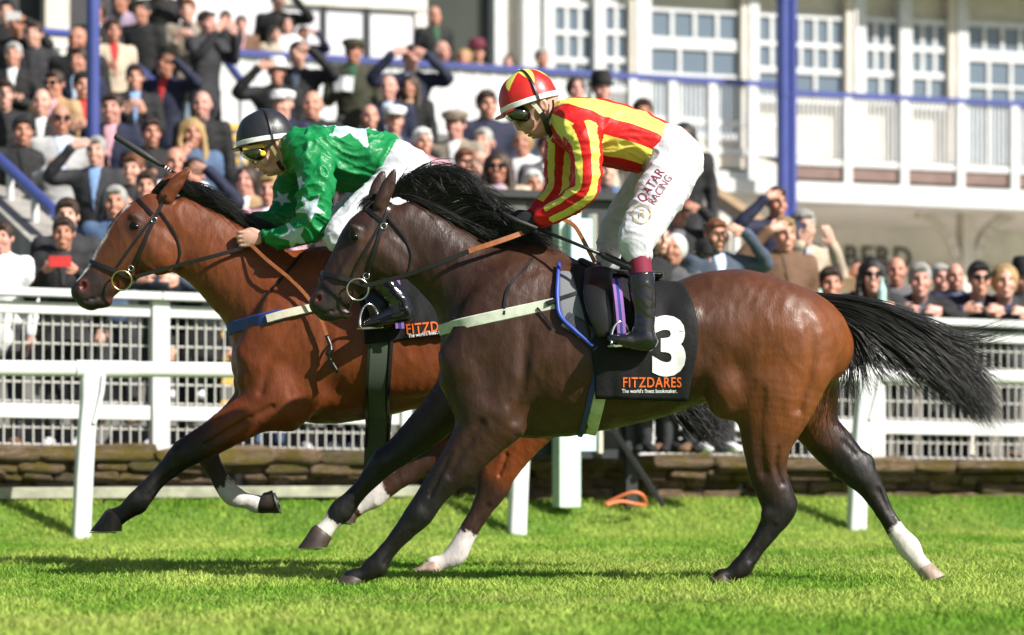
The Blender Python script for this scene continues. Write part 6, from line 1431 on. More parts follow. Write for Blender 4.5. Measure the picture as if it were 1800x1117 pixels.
# ------------------------------------------------------------------ the crowd
ARM = dict(down=((.235, .035, 1.13), (.245, -.05, .88), (.235, -.09, .74)), shade=((.37, -.10, 1.43), (.17, -.175, 1.655), (.03, -.165, 1.70)), chest=((.25, .0, 1.14), (.13, -.23, 1.22), (.05, -.29, 1.27)),
           phone=((.23, -.16, 1.27), (.12, -.31, 1.50), (.06, -.34, 1.60)), crossed=((.25, -.05, 1.15), (.02, -.21, 1.17), (-.11, -.20, 1.20)), clap=((.24, -.06, 1.15), (.09, -.27, 1.28), (.015, -.32, 1.40)),
           hold=((.25, -.05, 1.15), (.13, -.28, 1.33), (.055, -.33, 1.38)), mouth=((.22, -.10, 1.16), (.10, -.18, 1.42), (.035, -.165, 1.52)), pocket=((.27, .07, 1.14), (.20, -.06, .92), (.16, -.10, .86)))
def person_parts(pose, female=False):
    """one figure facing -y with its feet at the origin: skin, jacket, shirt front, trousers, shoes as separate continuous meshes"""
    la, ra = pose.split('_')[0], pose.split('_')[-1]
    lean = la == 'lean'; sit = la == 'sit'
    if lean: la = ra = 'lean'
    dz = -.45 if sit else (-.32 if lean else 0.0); dy = -.30 if lean else 0.0; dyh = -.30 if lean else 0.0
    sh = .165 if female else .185
    T = lambda x, y, z: (x, y+dy*max(0, min(1, (z-.95)/.5)), z+dz*(1 if sit else max(0, min(1, (z-.95)/.5))))
    arms = []
    for sd, a in ((-1, la), (1, ra)):
        if lean: e, w, f = (.31, -.36, 1.03), (.16, -.55, 1.085), (.03, -.61, 1.095); q = [(sd*x, y, z) for x, y, z in (e, w, f)]
        elif sit: e, w, f = (.24, -.06, 1.13), (.16, -.26, 1.0), (.10, -.33, .98); q = [(sd*x, y, z+dz) for x, y, z in (e, w, f)]
        else: q = [(sd*x, y, z) for x, y, z in ARM[a]]
        arms.append([T(sd*sh, 0, 1.43), q[0], q[1], q[2]])
    hip = (.0, .02, .96+dz if sit else .96)
    torso = [(0, .02, .92+(dz if sit else 0), .115, .155), (*T(0, .01, 1.08), .105, .135 if female else .145), (*T(0, .0, 1.25), .118, .155 if female else .165), (*T(0, .005, 1.39), .105, .165 if female else .19), (*T(0, .015, 1.455), .07, .10)]
    legs = []
    for sd in (-1, 1):
        if sit: legs.append([(sd*.09, .0, .50, .085, .085), (sd*.11, -.40, .52, .065, .065), (sd*.11, -.42, .28, .052, .052), (sd*.11, -.38, .07, .04, .04)])
        else: legs.append([(sd*.085, .02, .93, .095, .09), (sd*.095, .0, .70, .08, .078), (sd*.10, -.005, .50, .062, .06), (sd*.105, .015, .28, .056, .055), (sd*.105, .025, .08, .042, .042)])
    hc = np.array(T(0, -.015, 1.63))+(0, dyh-dy, 0) if not lean else np.array((0, -.42, 1.31))
    box = (np.array((-.62, -.68, -.02)), np.array((.62, .30, 1.92)))
    def limb(F, pts, k, r): F.chain([list(p)+[a, b] for p, (a, b) in zip(pts, r)], k, lat=(1, 0, 0) if True else None, sub=4)
    # skin
    F = Field(*box, .0125)
    F.chain([[p[0], p[1], p[2], p[3]*.82, p[4]*.85] for p in torso], .02, lat=(1, 0, 0))
    for A in arms: limb(F, A[:3], .03, [(.045, .045), (.036, .036), (.026, .026)])
    for Lg in legs: F.chain([[*p[:3], p[3]*.8, p[4]*.8] for p in Lg], .03, lat=(1, 0, 0)); e = Lg[-1]; F.chain([[e[0], e[1]+.02, .05, .035, .035], [e[0]*1.08, e[1]-.16, .035, .025, .04]], .02, lat=(1, 0, 0))
    F.chain([list(T(0, .02, 1.44))+[.055, .055], list(hc+(0, .015, -.08))+[.055, .055]], .03, lat=(1, 0, 0))
    F.ell(hc+(0, .012, .025), (.076, .094, .098), .02); F.ell(hc+(0, -.028, -.055), (.058, .060, .066), .03); F.ell(hc+(0, -.062, -.105), (.026, .024, .020), .02)
    F.chain([list(hc+(0, -.092, .018))+[.010, .010], list(hc+(0, -.112, -.028))+[.013, .015]], .012, lat=(1, 0, 0)); F.chain([list(hc+(-.04, -.080, .032))+[.010, .012], list(hc+(.04, -.080, .032))+[.010, .012]], .015, lat=(0, 1, 0))
    for sd in (-1, 1):
        F.ell(hc+(sd*.078, .015, .0), (.012, .020, .032), .008); F.ell(hc+(sd*.034, -.088, .012), (.016, .012, .011), .01, op='s'); F.ell(hc+(sd*.042, -.068, -.03), (.026, .022, .022), .02)
    F.ell(hc+(0, -.093, -.073), (.024, .010, .010), .006)
    for A in arms:                                      # hands: palm, four fingers, thumb
        w, t_ = np.array(A[2]), np.array(A[3]); d = t_-w; L = np.linalg.norm(d); d /= L; s_ = np.cross(d, (0, -1, .25)); s_ /= np.linalg.norm(s_); up = np.cross(s_, d)
        F.chain([list(w)+[.024, .024], list(w+d*.05)+[.018, .036], list(w+d*.085)+[.015, .038]], .012, lat=s_)
        for i, ln in enumerate((.070, .080, .075, .058)):
            b = w+d*.080+s_*(-.029+.0195*i); F.chain([list(b)+[.0095, .0095], list(b+d*ln*.5+up*.006)+[.0092, .0092], list(b+d*ln-up*.010)+[.008, .008]], .003, lat=s_, sub=2)
        b = w+d*.03-s_*.03; F.chain([list(b)+[.013, .013], list(b+d*.03-s_*.022)+[.011, .011], list(b+d*.058-s_*.026-up*.01)+[.009, .009]], .005, lat=s_, sub=2)
    body = F.mesh('person'); v = coords(body)-hc; col = np.ones((len(v), 3))
    def patch(c_, r_, cc, amt=1.0):
        nonlocal col
        t = ss(1.15, .75, np.sqrt((((v-np.array(c_))/np.array(r_))**2).sum(1)))*amt; col = col*(1-t[:, None])+np.array(cc)*t[:, None]
    for sd in (-1, 1):
        patch((sd*.033, -.088, .012), (.017, .03, .008), (.10, .07, .06)); patch((sd*.035, -.09, .036), (.024, .03, .006), (.30, .22, .16), .8); patch((sd*.045, -.08, -.035), (.025, .04, .025), (1.08, .72, .68), .6)
    patch((0, -.1, -.073), (.024, .03, .009), (.75, .38, .36)); patch((0, -.11, -.03), (.014, .02, .014), (1.08, .80, .76), .6)
    attr(body, 'Col', np.clip(col, 0, 1.15))
    # jacket
    F = Field(*box, .0155)
    tj = [[p[0], p[1], p[2], p[3]*1.10, p[4]*1.08] for p in torso]; tj[0][2] -= .10; tj[0][4] *= 1.04
    F.chain(tj, .02, lat=(1, 0, 0))
    for A in arms: limb(F, [A[0], A[1], lerp(np.array(A[1]), np.array(A[2]), .96)], .045, [(.068, .068), (.056, .054), (.042, .042)])
    F.chain([list(np.array(T(0, .02, 1.46)))+[.072, .075], list(np.array(T(0, .02, 1.485))+(0, dyh*.1, 0))+[.066, .068]], .02, lat=(1, 0, 0))
    F.ell(hc+(0, -.01, -.075), (.056, .066, .09), .01, op='s')
    jm = F.mesh('jacket'); folds(jm, .014, 6.5, seed=len(pose)*1.7, stretch=(.8, 1, 1.4))
    # shirt front
    F = Field(*box, .0135); F.chain([[p[0], p[1], p[2], p[3]*1.20, p[4]*1.02] for p in torso], .02, lat=(1, 0, 0))
    nk = np.array(T(0, -.06, 1.50)); bt = np.array(T(0, -.12, 1.14)); dv = bt-nk; dv /= np.linalg.norm(dv)
    for sd in (-1, 1):
        a_ = nk+(sd*.058, 0, 0); e = bt-a_; n_ = np.cross(e, (0, -1, 0)); n_ = n_ if n_[0]*sd > 0 else -n_; F.cut(a_, n_)
    F.cut(np.array(T(0, -.055, 1.3)), (0, 1, 0))
    try: sm_ = F.mesh('shirt')
    except RuntimeError: sm_ = None
    # trousers, shoes
    F = Field(box[0], (.62, .3, 1.1), .016); F.chain([[0, .02, .98+(dz if sit else 0), .11, .15], [0, .02, .90+(dz if sit else 0), .115, .16]], .02, lat=(1, 0, 0))
    for Lg in legs: F.chain([[*p[:3], p[3]*1.08, p[4]*1.08] for p in Lg], .03, lat=(1, 0, 0))
    tm = F.mesh('trousers'); folds(tm, .012, 7, seed=2.2)
    F = Field(box[0], (.62, .3, .25), .013)
    for Lg in legs: e = Lg[-1]; F.chain([[e[0], e[1]+.035, .055, .045, .042], [e[0]*1.05, e[1]-.08, .045, .040, .045], [e[0]*1.1, e[1]-.19, .035, .027, .043]], .02, lat=(1, 0, 0)); 
    F.cut((0, 0, .004), (0, 0, -1)); shm = F.mesh('shoes')
    for m_, k in ((jm, 'cloth_tint'), (tm, 'cloth_tint'), (shm, 'cloth_tint')): m_.materials.append(MAT[k])
    if sm_: sm_.materials.append(MAT['cloth_tint'])
    body.materials.append(MAT['skin'])
    return dict(body=body, jacket=jm, shirt=sm_, trousers=tm, shoes=shm, head=hc)
def hair_mesh(kind):
    F = Field((-.2, -.2, -.36), (.2, .22, .22), .010)
    if kind == 'short':
        F.ell((0, .022, .040), (.087, .100, .098), 0); F.ell((0, -.075, -.030), (.075, .075, .085), .01, op='s'); F.ell((0, .03, -.13), (.11, .12, .09), .02, op='s')
        F.chain([[-.04, -.068, .085, .018, .018], [.03, -.075, .092, .020, .02]], .02, lat=(1, 0, 0))
    elif kind == 'long':
        F.ell((0, .02, .035), (.092, .104, .104), 0)
        for s_ in (-1, 1): F.chain([[s_*.075, .0, .05, .03, .035], [s_*.095, -.005, -.06, .030, .045], [s_*.10, -.03, -.18, .032, .045], [s_*.095, -.05, -.27, .02, .035]], .03, lat=(0, 1, 0))
        F.ell((0, .07, -.08), (.095, .05, .16), .03); F.ell((0, -.088, -.035), (.062, .080, .098), .008, op='s')
    elif kind == 'bob':
        F.ell((0, .025, .02), (.100, .105, .115), 0); F.ell((0, -.085, -.035), (.064, .085, .098), .01, op='s'); F.ell((0, .0, -.2), (.2, .2, .10), .02, op='s')
    elif kind == 'fringe':                                    # balding: a band of hair round the back and sides
        F.ell((0, .025, .005), (.084, .098, .072), 0); F.ell((0, -.045, .03), (.085, .095, .12), .01, op='s'); F.ell((0, .03, .13), (.09, .10, .085), .01, op='s')
    me = F.mesh('hair'); folds(me, .008, 22, seed=1.3, stretch=(1, 1, .5)); me.materials.append(MAT['hair_tint']); return me
HAIR = {k: hair_mesh(k) for k in ('short', 'long', 'bob', 'fringe')}
def hat_mesh(kind):
    mb = MB(); n = 22; R = lambda r, rl, y, z: ((0, -r+y, z), (0, r+y, z), rl, (1, 0, 0))
    if kind in ('bowler', 'tophat'):
        h = .13 if kind == 'bowler' else .16
        mb.rings([R(.145, .135, .01, .045), R(.150, .140, .01, .053), R(.105, .092, .01, .058), R(.108, .094, .01, .10), R(.104, .09, .01, .05+h*.8), R(.075, .066, .01, .05+h), R(.01, .01, .01, .055+h)], n=n)
    elif kind == 'cap':
        mb.rings([R(.108, .092, .0, .05), R(.128, .112, -.008, .085), R(.120, .108, -.006, .115), R(.07, .06, .0, .132), R(.01, .01, 0, .135)], n=n); mb.rings([((0, -.165, .052), (0, -.08, .06), .07, (1, 0, 0)), ((0, -.16, .060), (0, -.08, .075), .07, (1, 0, 0))], n=n)
    elif kind == 'sunhat':
        mb.rings([R(.125, .115, .0, .035), R(.150, .140, .0, .045), R(.104, .092, .005, .06), R(.105, .093, .005, .12), R(.08, .07, .005, .15), R(.01, .01, 0, .155)], n=n)
    elif kind == 'fascinator':
        mb.rings([R(.075, .075, .0, .115), R(.078, .078, .0, .122), R(.040, .040, .0, .135), R(.012, .012, .01, .24)], n=n)
    o = mb.build('hat', MAT['cloth_tint'], smooth='auto'); me = o.data; C.objects.unlink(o); bpy.data.objects.remove(o); return me
HAT = {k: hat_mesh(k) for k in ('bowler', 'tophat', 'cap', 'sunhat', 'fascinator')}
def part_mesh(fn, mat, name):
    mb = MB(); fn(mb); o = mb.build(name, mat, bevel=.002); me = o.data; C.objects.unlink(o); bpy.data.objects.remove(o); return me
def _sg(mb):
    for s_ in (-1, 1):
        mb.rings([((s_*.012, -.112, .012), (s_*.062, -.096, .012), .0, (0, 0, 1)), ((s_*.012, -.114, .012), (s_*.062, -.098, .012), .023, (0, 0, 1)), ((s_*.012, -.108, .012), (s_*.062, -.092, .012), .023, (0, 0, 1))], n=14)
        mb.bar((s_*.062, -.095, .018), (s_*.082, .01, .016), .004, .008)
    mb.bar((-.014, -.112, .018), (.014, -.112, .018), .004, .006)
SUNG = part_mesh(_sg, MAT['shiny_black'], 'sunglasses')
PHONE = part_mesh(lambda mb: mb.box((-.075, -.006, -.038), (.075, .006, .038)), None, 'phone'); CUP = part_mesh(lambda mb: mb.rings([((0, -.03, 0), (0, .03, 0), .03, (1, 0, 0)), ((0, -.042, .11), (0, .042, .11), .042, (1, 0, 0))], n=16), None, 'cup')
PAPER = part_mesh(lambda mb: (mb.bar((-.10, 0, 0), (.0, -.03, .01), .004, .15), mb.bar((.0, -.03, .01), (.10, 0, 0), .004, .15)), None, 'racecard'); BOTTLE = part_mesh(lambda mb: mb.rings([((0, -.033, 0), (0, .033, 0), .033, (1, 0, 0)), ((0, -.034, .13), (0, .034, .13), .034, (1, 0, 0)), ((0, -.014, .19), (0, .014, .19), .014, (1, 0, 0)), ((0, -.014, .225), (0, .014, .225), .014, (1, 0, 0))], n=16), None, 'bottle')
PROPM = dict(phone=PHONE, cup=CUP, paper=PAPER, bottle=BOTTLE)
PARTS = {}
COLS = dict(black=(.009, .009, .010), charcoal=(.026, .026, .030), navy=(.012, .016, .046), grey=(.13, .13, .14), ltgrey=(.42, .42, .42), tweed=(.26, .22, .17), brown=(.16, .085, .045), tan=(.42, .27, .14), beige=(.55, .46, .34), olive=(.055, .055, .03), denim=(.07, .12, .22), blue=(.22, .36, .62), paleblue=(.50, .62, .80), white=(.75, .75, .76), pink=(.72, .38, .45), red=(.55, .03, .03), lilac=(.36, .27, .36), mint=(.42, .66, .60), slate=(.06, .08, .12), green=(.03, .10, .05), wine=(.18, .02, .05),
            hblack=(.012, .010, .009), hbrown=(.040, .022, .013), hginger=(.16, .055, .02), hblond=(.34, .22, .09), hgrey=(.36, .35, .33), hwhite=(.72, .71, .68))
TONES = [(.55, .29, .21, 1), (.62, .36, .28, 1), (.50, .25, .175, 1), (.58, .31, .25, 1), (.44, .21, .14, 1), (.16, .075, .045, 1)]
def zsolve(px, py, s):
    """walk along the sight line until a standing figure's head fits the terrace below it"""
    k = (px-900)/FPX
    for d in np.arange(22.2, 38.2, .1):
        x, y = k*d, d-CAM_D; v = -x*UY+y*UX
        if v > T0+NST*RUN-.1: break
        if abs(CAM_H+(HOR-py)*d/FPX-1.63*s-float(terr(v))) < .06 or CAM_H+(HOR-py)*d/FPX-1.63*s < float(terr(v)): 
            return x, y, float(terr(v))
    return None
seen_labels = {}
def person(px, py, pose, top, shirt, hair, hc, label, extra=(), legs='charcoal', d=None, floor=None, tone=None, yaw=None, sc=None, group='spectators watching the race'):
    s = sc or random.uniform(.96, 1.05); head_z = {'lean': 1.31, 'sit': 1.18}.get(pose.split('_')[0], 1.63)
    if d is not None:
        p = P(px, py, d-CAM_D); fz = floor; s = (p[2]-fz)/head_z; x, y, z = p[0], p[1], fz
        if pose.startswith('lean'): y += .42*s
    else:
        r = zsolve(px, py, s)
        if r is None: print('no place', label); return
        x, y, z = r; pz = P(px, py, y)[2]; s = (pz-z)/1.63
    if not .80 < s < 1.16: print('scale %.2f' % s, label)
    if pose not in PARTS: PARTS[pose] = person_parts(pose)
    pp_ = PARTS[pose]
    o = bpy.data.objects.new('person', pp_['body']); o.location = (x, y, z); yw = random.uniform(-.35, .35) if yaw is None else yaw
    if pose.startswith('lean'): yw *= .3
    o.rotation_euler = (0, 0, yw); w = random.uniform(.95, 1.06); o.scale = (s*w, s, s); link(o, None, label, 'person', group)
    o.color = tone or random.choice(TONES[:5])
    def child(nm, me, col):
        c = bpy.data.objects.new(nm, me); c.color = (*col, 1); link(c, o); return c
    V = lambda c_: tuple(np.clip(np.array(COLS[c_])*random.uniform(.85, 1.15), 0, .85))
    child('jacket', pp_['jacket'], V(top)); 
    if shirt and pp_['shirt']: child('shirt', pp_['shirt'], V(shirt))
    child('trousers', pp_['trousers'], V(legs)); child('shoes', pp_['shoes'], V(random.choice(('black', 'black', 'brown', 'white'))))
    H_ = pp_['head']
    if hair: c = child('hair', HAIR[hair], V(hc)); c.location = H_
    for e in extra:
        if e == 'sun': c = child('sunglasses', SUNG, (0, 0, 0)); c.location = H_
        elif e.split(':')[0] == 'hat': _, k, cc = e.split(':'); c = child('hat', HAT[k], V(cc)); c.location = H_
        elif e.split(':')[0] in PROPM:
            k, cc, lab = e.split(':'); la, ra = pose.split('_')[0], pose.split('_')[-1]
            if la == 'lean': loc = np.array((.05, -.62, 1.08))
            elif la == ra: A = ARM[la]; loc = np.array((0, A[2][1]-.05, A[2][2]+.02))
            else:
                sd, a = (1, ra) if ra != 'down' else (-1, la); loc = np.array((sd*ARM[a][2][0], ARM[a][2][1]-.04, ARM[a][2][2]+.0))
            pr = bpy.data.objects.new(PROPM[k].name, PROPM[k]); q = Matrix.Rotation(yw, 3, 'Z') @ Vector(loc*np.array((s*w, s, s))); pr.location = Vector((x, y, z))+q; pr.rotation_euler = (0, 0, yw); pr.color = (*COLS[cc], 1)
            if not PROPM[k].materials: PROPM[k].materials.append(MAT['cloth_tint'])
            link(pr, None, lab, k if k != 'paper' else 'racecard')
    if label in seen_labels: print('DUP', label)
    seen_labels[label] = 1
    return o
def front(px, py, *a, v=8.42, **kw):
    """someone at the fence"""
    k = (px-900)/FPX; d = (v+CAM_D*UX)/(UX-k*UY); u = k*d*UX+(d-CAM_D)*UY; return person(px, py, *a, d=d, floor=zf(u)-.012-(.0), **kw)
def balcony(px, py, *a, v=24.6, **kw):
    k = (px-900)/FPX; d = (v+CAM_D*UX)/(UX-k*UY); return person(px, py, *a, d=d, floor=FZ, **kw)
p_ = person
# left stand, top to bottom
p_(12, 22, 'down_down', 'black', None, 'short', 'hblack', 'dark haired person in black at the top left corner')
p_(30, 46, 'down_shade', 'black', 'black', 'short', 'hbrown', 'person in black holding a white phone up beside the left railing', ('phone:white:white phone held up beside the left railing',))
p_(24, 98, 'crossed_crossed', 'black', 'white', 'short', 'hgrey', 'grey haired person in black jumper with white collar below the left railing')
p_(137, 72, 'down_down', 'black', 'black', None, 'hblack', 'bald person in a black jacket just left of the blue column', tone=TONES[4])
p_(140, 108, 'down_down', 'navy', 'paleblue', 'short', 'hbrown', 'person in dark suit and pale blue shirt beside the blue column')
p_(97, 150, 'down_down', 'tan', 'pink', 'short', 'hbrown', 'brown haired person in tan jacket and sunglasses left of the column', ('sun',))
p_(74, 182, 'down_down', 'black', 'white', 'fringe', 'hblond', 'fair haired person in black suit and striped tie at left')
p_(146, 152, 'chest_down', 'charcoal', 'red', 'short', 'hblack', 'small person with red and white scarf beside the column')
p_(106, 212, 'chest_down', 'ltgrey', 'paleblue', 'fringe', 'hgrey', 'bald person in light grey suit and blue shirt with sunglasses', ('sun',), legs='navy', tone=TONES[4])
p_(8, 168, 'down_down', 'black', None, 'short', 'hbrown', 'person in black cut by the left edge halfway up the stand')
p_(40, 232, 'down_down', 'black', 'black', 'short', 'hblack', 'person in black coat above the left stair handrail')
p_(198, 56, 'chest_down', 'beige', 'red', 'short', 'hbrown', 'person in cream coat and red scarf right of the blue column', tone=TONES[4], legs='grey')
p_(214, 4, 'clap_clap', 'lilac', 'black', 'short', 'hbrown', 'person in lilac grey jacket clapping at the top left')
p_(288, -22, 'phone_phone', 'black', None, 'short', 'hbrown', 'person in black with raised hands cut by the top edge', legs='grey')
p_(250, 22, 'down_down', 'black', None, 'short', 'hblack', 'person in black behind the cream pillar at the top')
p_(237, 138, 'clap_clap', 'black', 'blue', 'short', 'hbrown', 'person in black jacket clapping below the short blue handrail')
p_(292, 116, 'down_shade', 'navy', 'red', 'short', 'hbrown', 'person in navy jumper with red collar shading eyes at left', legs='navy')
p_(198, 192, 'chest_down', 'navy', 'pink', 'short', 'hbrown', 'person in navy blazer and pink shirt right of the blue column', legs='charcoal')
p_(356, 186, 'down_down', 'black', 'charcoal', 'fringe', 'hgrey', 'bald person in black jacket left of the aisle steps')
p_(337, 236, 'mouth_down', 'denim', 'denim', 'long', 'hblond', 'blond person in denim jacket with hand at mouth')
p_(170, 268, 'shade_down', 'charcoal', 'blue', 'short', 'hgrey', 'person in charcoal blazer and bright blue shirt shading eyes', legs='navy')
p_(308, 288, 'down_down', 'white', None, 'fringe', 'hgrey', 'bald person in white just above the bay horse ears')
p_(362, 42, 'phone_phone', 'charcoal', None, 'short', 'hbrown', 'dark grey jacketed person taking a picture at the aisle top', yaw=.8)
p_(265, 235, 'chest_down', 'black', 'black', 'short', 'hbrown', 'person in black standing between navy jumper and blond denim wearer')
p_(203, 358, 'down_down', 'denim', 'denim', 'short', 'hgrey', 'red faced person in denim shirt right of the stair handrail')
p_(118, 382, 'down_down', 'charcoal', None, 'short', 'hbrown', 'brown haired person half hidden behind the red phone holder')
p_(258, 330, 'down_down', 'navy', 'white', 'short', 'hbrown', 'person in navy behind the bay horse forehead')
# at the fence on the left
front(112, 412, 'hold_hold', 'black', 'charcoal', 'short', 'hbrown', 'person in black jacket holding a red phone at the fence', ('phone:red:red phone held over the white fence',), v=8.5)
front(6, 420, 'shade_down', 'white', 'white', 'short', 'hbrown', 'person in white shirt cut by the left edge at the fence', v=8.6)
front(285, 432, 'lean_lean', 'slate', None, 'short', 'hbrown', 'person in slate coat leaning on the fence behind the bay horse jaw')
for i, (px, c_, lab) in enumerate(((352, 'black', 'dark coated spectator at the fence behind the bay horse neck'), (470, 'navy', 'navy clad spectator at the fence behind the bay horse shoulder'), (560, 'charcoal', 'charcoal clad spectator at the fence below the green jockey'), (640, 'brown', 'brown clad spectator at the fence behind the bay horse saddle'), (740, 'black', 'black clad spectator at the fence behind the dark horse head'), (815, 'denim', 'denim clad spectator at the fence behind the dark horse neck'))):
    front(px, 452, 'down_down', c_, None, 'short', 'hbrown', lab, v=8.6+.1*(i % 2), legs=random.choice(('black', 'navy', 'charcoal', 'denim')))
# centre
balcony(396, 36, 'down_down', 'black', 'black', 'short', 'hblack', 'person in black at the balcony corner before the pale glass')
balcony(424, 44, 'down_down', 'brown', 'pink', 'short', 'hbrown', 'person in brown leaning by the balcony corner before the glass')
balcony(488, 2, 'down_shade', 'black', 'black', 'short', 'hbrown', 'tall person in black shading eyes in front of the pale glass', v=24.9)
balcony(504, 46, 'down_down', 'white', None, 'bob', 'hbrown', 'brown haired person in white before the pale glass')
balcony(484, 62, 'down_down', 'beige', None, 'long', 'hbrown', 'long haired person in beige behind the blue balcony rail')
balcony(532, 62, 'down_shade', 'navy', 'navy', 'short', 'hbrown', 'person in navy shading eyes behind the blue balcony rail')
p_(524, 98, 'down_shade', 'black', 'slate', 'short', 'hbrown', 'person in black polo and grey jeans shading eyes below the balcony', legs='slate')
p_(486, 128, 'shade_down', 'black', 'black', 'short', 'hblack', 'person in black jacket under a white racecard by the aisle rail', ('hat:sunhat:white',))
p_(550, 186, 'down_down', 'black', 'black', 'fringe', 'hgrey', 'ruddy bald person in black above the green silks')
p_(498, 186, 'down_down', 'navy', 'pink', None, 'hgrey', 'person in white cap just above the black helmet', ('hat:cap:white',))
p_(622, 92, 'chest_down', 'olive', 'green', 'short', 'hbrown', 'person in flat cap and dark olive coat holding a racecard', ('hat:cap:olive', 'paper:white:white racecard held by the person in olive coat'), legs='grey')
p_(684, 156, 'down_down', 'navy', 'paleblue', 'fringe', 'hgrey', 'bald person in navy jumper right of the olive coat')
p_(722, 154, 'chest_down', 'black', 'tan', 'long', 'hbrown', 'long haired person in black with tan scarf holding a cup', ('cup:white:white cup held by the person in tan scarf',), legs='paleblue')
p_(722, 104, 'shade_shade', 'navy', 'paleblue', 'short', 'hbrown', 'person in dark suit with both hands raised to the face')
p_(650, 208, 'down_down', 'black', None, 'fringe', 'hgrey', 'ruddy balding person in black above the green back')
p_(692, 214, 'down_down', 'navy', None, None, 'hgrey', 'person in white cap and navy behind the white breeches', ('hat:cap:white',))
balcony(763, 30, 'down_down', 'black', 'green', 'fringe', 'hgrey', 'grey bald person in black jacket standing on the balcony', v=24.9)
balcony(776, 91, 'sit_sit', 'charcoal', 'pink', 'fringe', 'hgrey', 'balding person in profile seated behind the balcony rail', yaw=.9)
balcony(816, 104, 'sit_sit', 'pink', 'white', 'bob', 'hblond', 'blond person in pink seated at the balcony rail')
balcony(838, 92, 'sit_sit', 'brown', 'beige', 'short', 'hbrown', 'person in brown hat seated at the balcony', ('hat:sunhat:wine',), v=25.3)
balcony(896, 112, 'sit_sit', 'beige', None, 'bob', 'hbrown', 'brown haired person seated left of the red helmet')
balcony(952, 104, 'sit_sit', 'black', None, 'short', 'hgrey', 'grey haired person in black seated above the red helmet')
p_(855, 186, 'chest_down', 'navy', 'navy', 'short', 'hbrown', 'person in navy fleece left of the red helmet', legs='black')
p_(801, 222, 'down_down', 'tweed', 'white', 'short', 'hbrown', 'person in tweed suit and flat cap at centre', ('hat:cap:tweed',))
p_(742, 252, 'down_down', 'pink', None, 'short', 'hwhite', 'white haired person in pink behind the mane')
p_(816, 288, 'down_shade', 'beige', 'denim', 'short', 'hginger', 'ginger haired person shading eyes above the dark mane')
p_(876, 296, 'down_down', 'beige', 'lilac', 'long', 'hbrown', 'long haired person in sunglasses above the black board', ('sun',))
p_(920, 252, 'chest_down', 'white', None, 'bob', 'hblond', 'fair person in white below the red jockey chin')
p_(962, 262, 'down_down', 'grey', 'white', 'short', 'hbrown', 'person in grey suit behind the red sleeve')
p_(936, 326, 'down_down', 'grey', None, 'short', 'hwhite', 'white haired person behind the black board top')
p_(768, 330, 'down_down', 'black', None, 'short', 'hbrown', 'person in black half hidden by the flying mane')
p_(1012, 158, 'down_down', 'white', None, 'bob', 'hbrown', 'brown haired person behind the striped jockey back')
p_(1056, 158, 'down_down', 'wine', 'white', 'short', 'hbrown', 'person in black bowler hat behind the striped back', ('hat:bowler:black',))
p_(1130, 200, 'down_down', 'beige', None, 'short', 'hbrown', 'small brown haired person just above the striped back')
p_(1202, 242, 'mouth_down', 'black', 'pink', 'long', 'hblack', 'dark haired person in black right of the white breeches')
p_(434, 320, 'chest_down', 'tan', 'white', 'bob', 'hbrown', 'person in tan jacket below the aisle steps')
p_(474, 336, 'clap_clap', 'pink', 'white', 'short', 'hblond', 'fair person in pink clapping in front of the green jockey')
p_(448, 268, 'down_down', 'black', None, 'short', 'hblack', 'person in black hidden behind the green jockey goggles')
# right
p_(1192, 376, 'down_shade', 'black', 'grey', 'short', 'hbrown', 'person in black with raised tan sleeve beside the white breeches', ('hat:sunhat:wine',))
p_(1258, 416, 'down_shade', 'slate', 'paleblue', 'short', 'hginger', 'person with pale blue sleeve shading eyes under the stair rail')
p_(1160, 420, 'down_down', 'black', None, 'short', 'hblack', 'person in black beside the maroon sock')
front(1188, 474, 'down_down', 'charcoal', None, 'long', 'hginger', 'ginger haired person in sunglasses above the saddle cloth', ('sun',), v=9.2, tone=TONES[1])
p_(1186, 440, 'down_down', 'grey', None, 'bob', 'hwhite', 'pale haired person behind the ginger haired one')
p_(1240, 458, 'down_down', 'black', None, 'bob', 'hwhite', 'bearded person in black bowler hat above the croup', ('hat:bowler:black',))
front(1276, 470, 'down_down', 'paleblue', None, 'bob', 'hwhite', 'white haired person in pale blue right of the bowler hat', v=9.3)
front(1312, 466, 'down_down', 'white', None, 'short', 'hwhite', 'white haired person in profile above the croup', v=9.0, yaw=.9)
p_(1150, 466, 'down_down', 'charcoal', None, 'short', 'hbrown', 'person in charcoal behind the jockey boot top')
GR = .50
p_(1364, 358, 'shade_down', 'navy', 'ltgrey', 'short', 'hbrown', 'person in navy vest shading eyes left of the blue pipes', d=24.4, floor=.92, legs='navy')
p_(1378, 414, 'shade_down', 'brown', 'brown', 'short', 'hblond', 'person in brown jumper with raised arm below the blue pipes', d=23.9, floor=.50, tone=TONES[0])
p_(1412, 402, 'phone_phone', 'beige', 'ltgrey', 'short', 'hgrey', 'person in hooded beige coat right of the brown jumper', d=24.6, floor=.50)
front(1394, 478, 'down_down', 'mint', None, 'short', 'hblack', 'dark haired youngster in mint top above the croup', v=8.9)
front(1418, 456, 'down_down', 'slate', 'wine', 'short', 'hgrey', 'person in flat cap and slate jacket behind the mint top', ('hat:cap:charcoal',), v=9.2)
front(1505, 492, 'lean_lean', 'black', None, 'fringe', 'hbrown', 'bearded balding person left of the dark haired drinker', v=8.9)
front(1536, 486, 'lean_lean', 'charcoal', None, 'long', 'hblack', 'long dark haired person in sunglasses holding a green bottle', ('sun', 'bottle:mint:green drink bottle resting on the fence'), v=8.45)
front(1576, 478, 'down_down', 'grey', None, 'fringe', 'hgrey', 'bald person behind the green bottle holder', v=9.0)
front(1622, 494, 'lean_lean', 'black', 'slate', 'short', 'hgrey', 'grey haired person in black coat leaning on the fence', v=8.45)
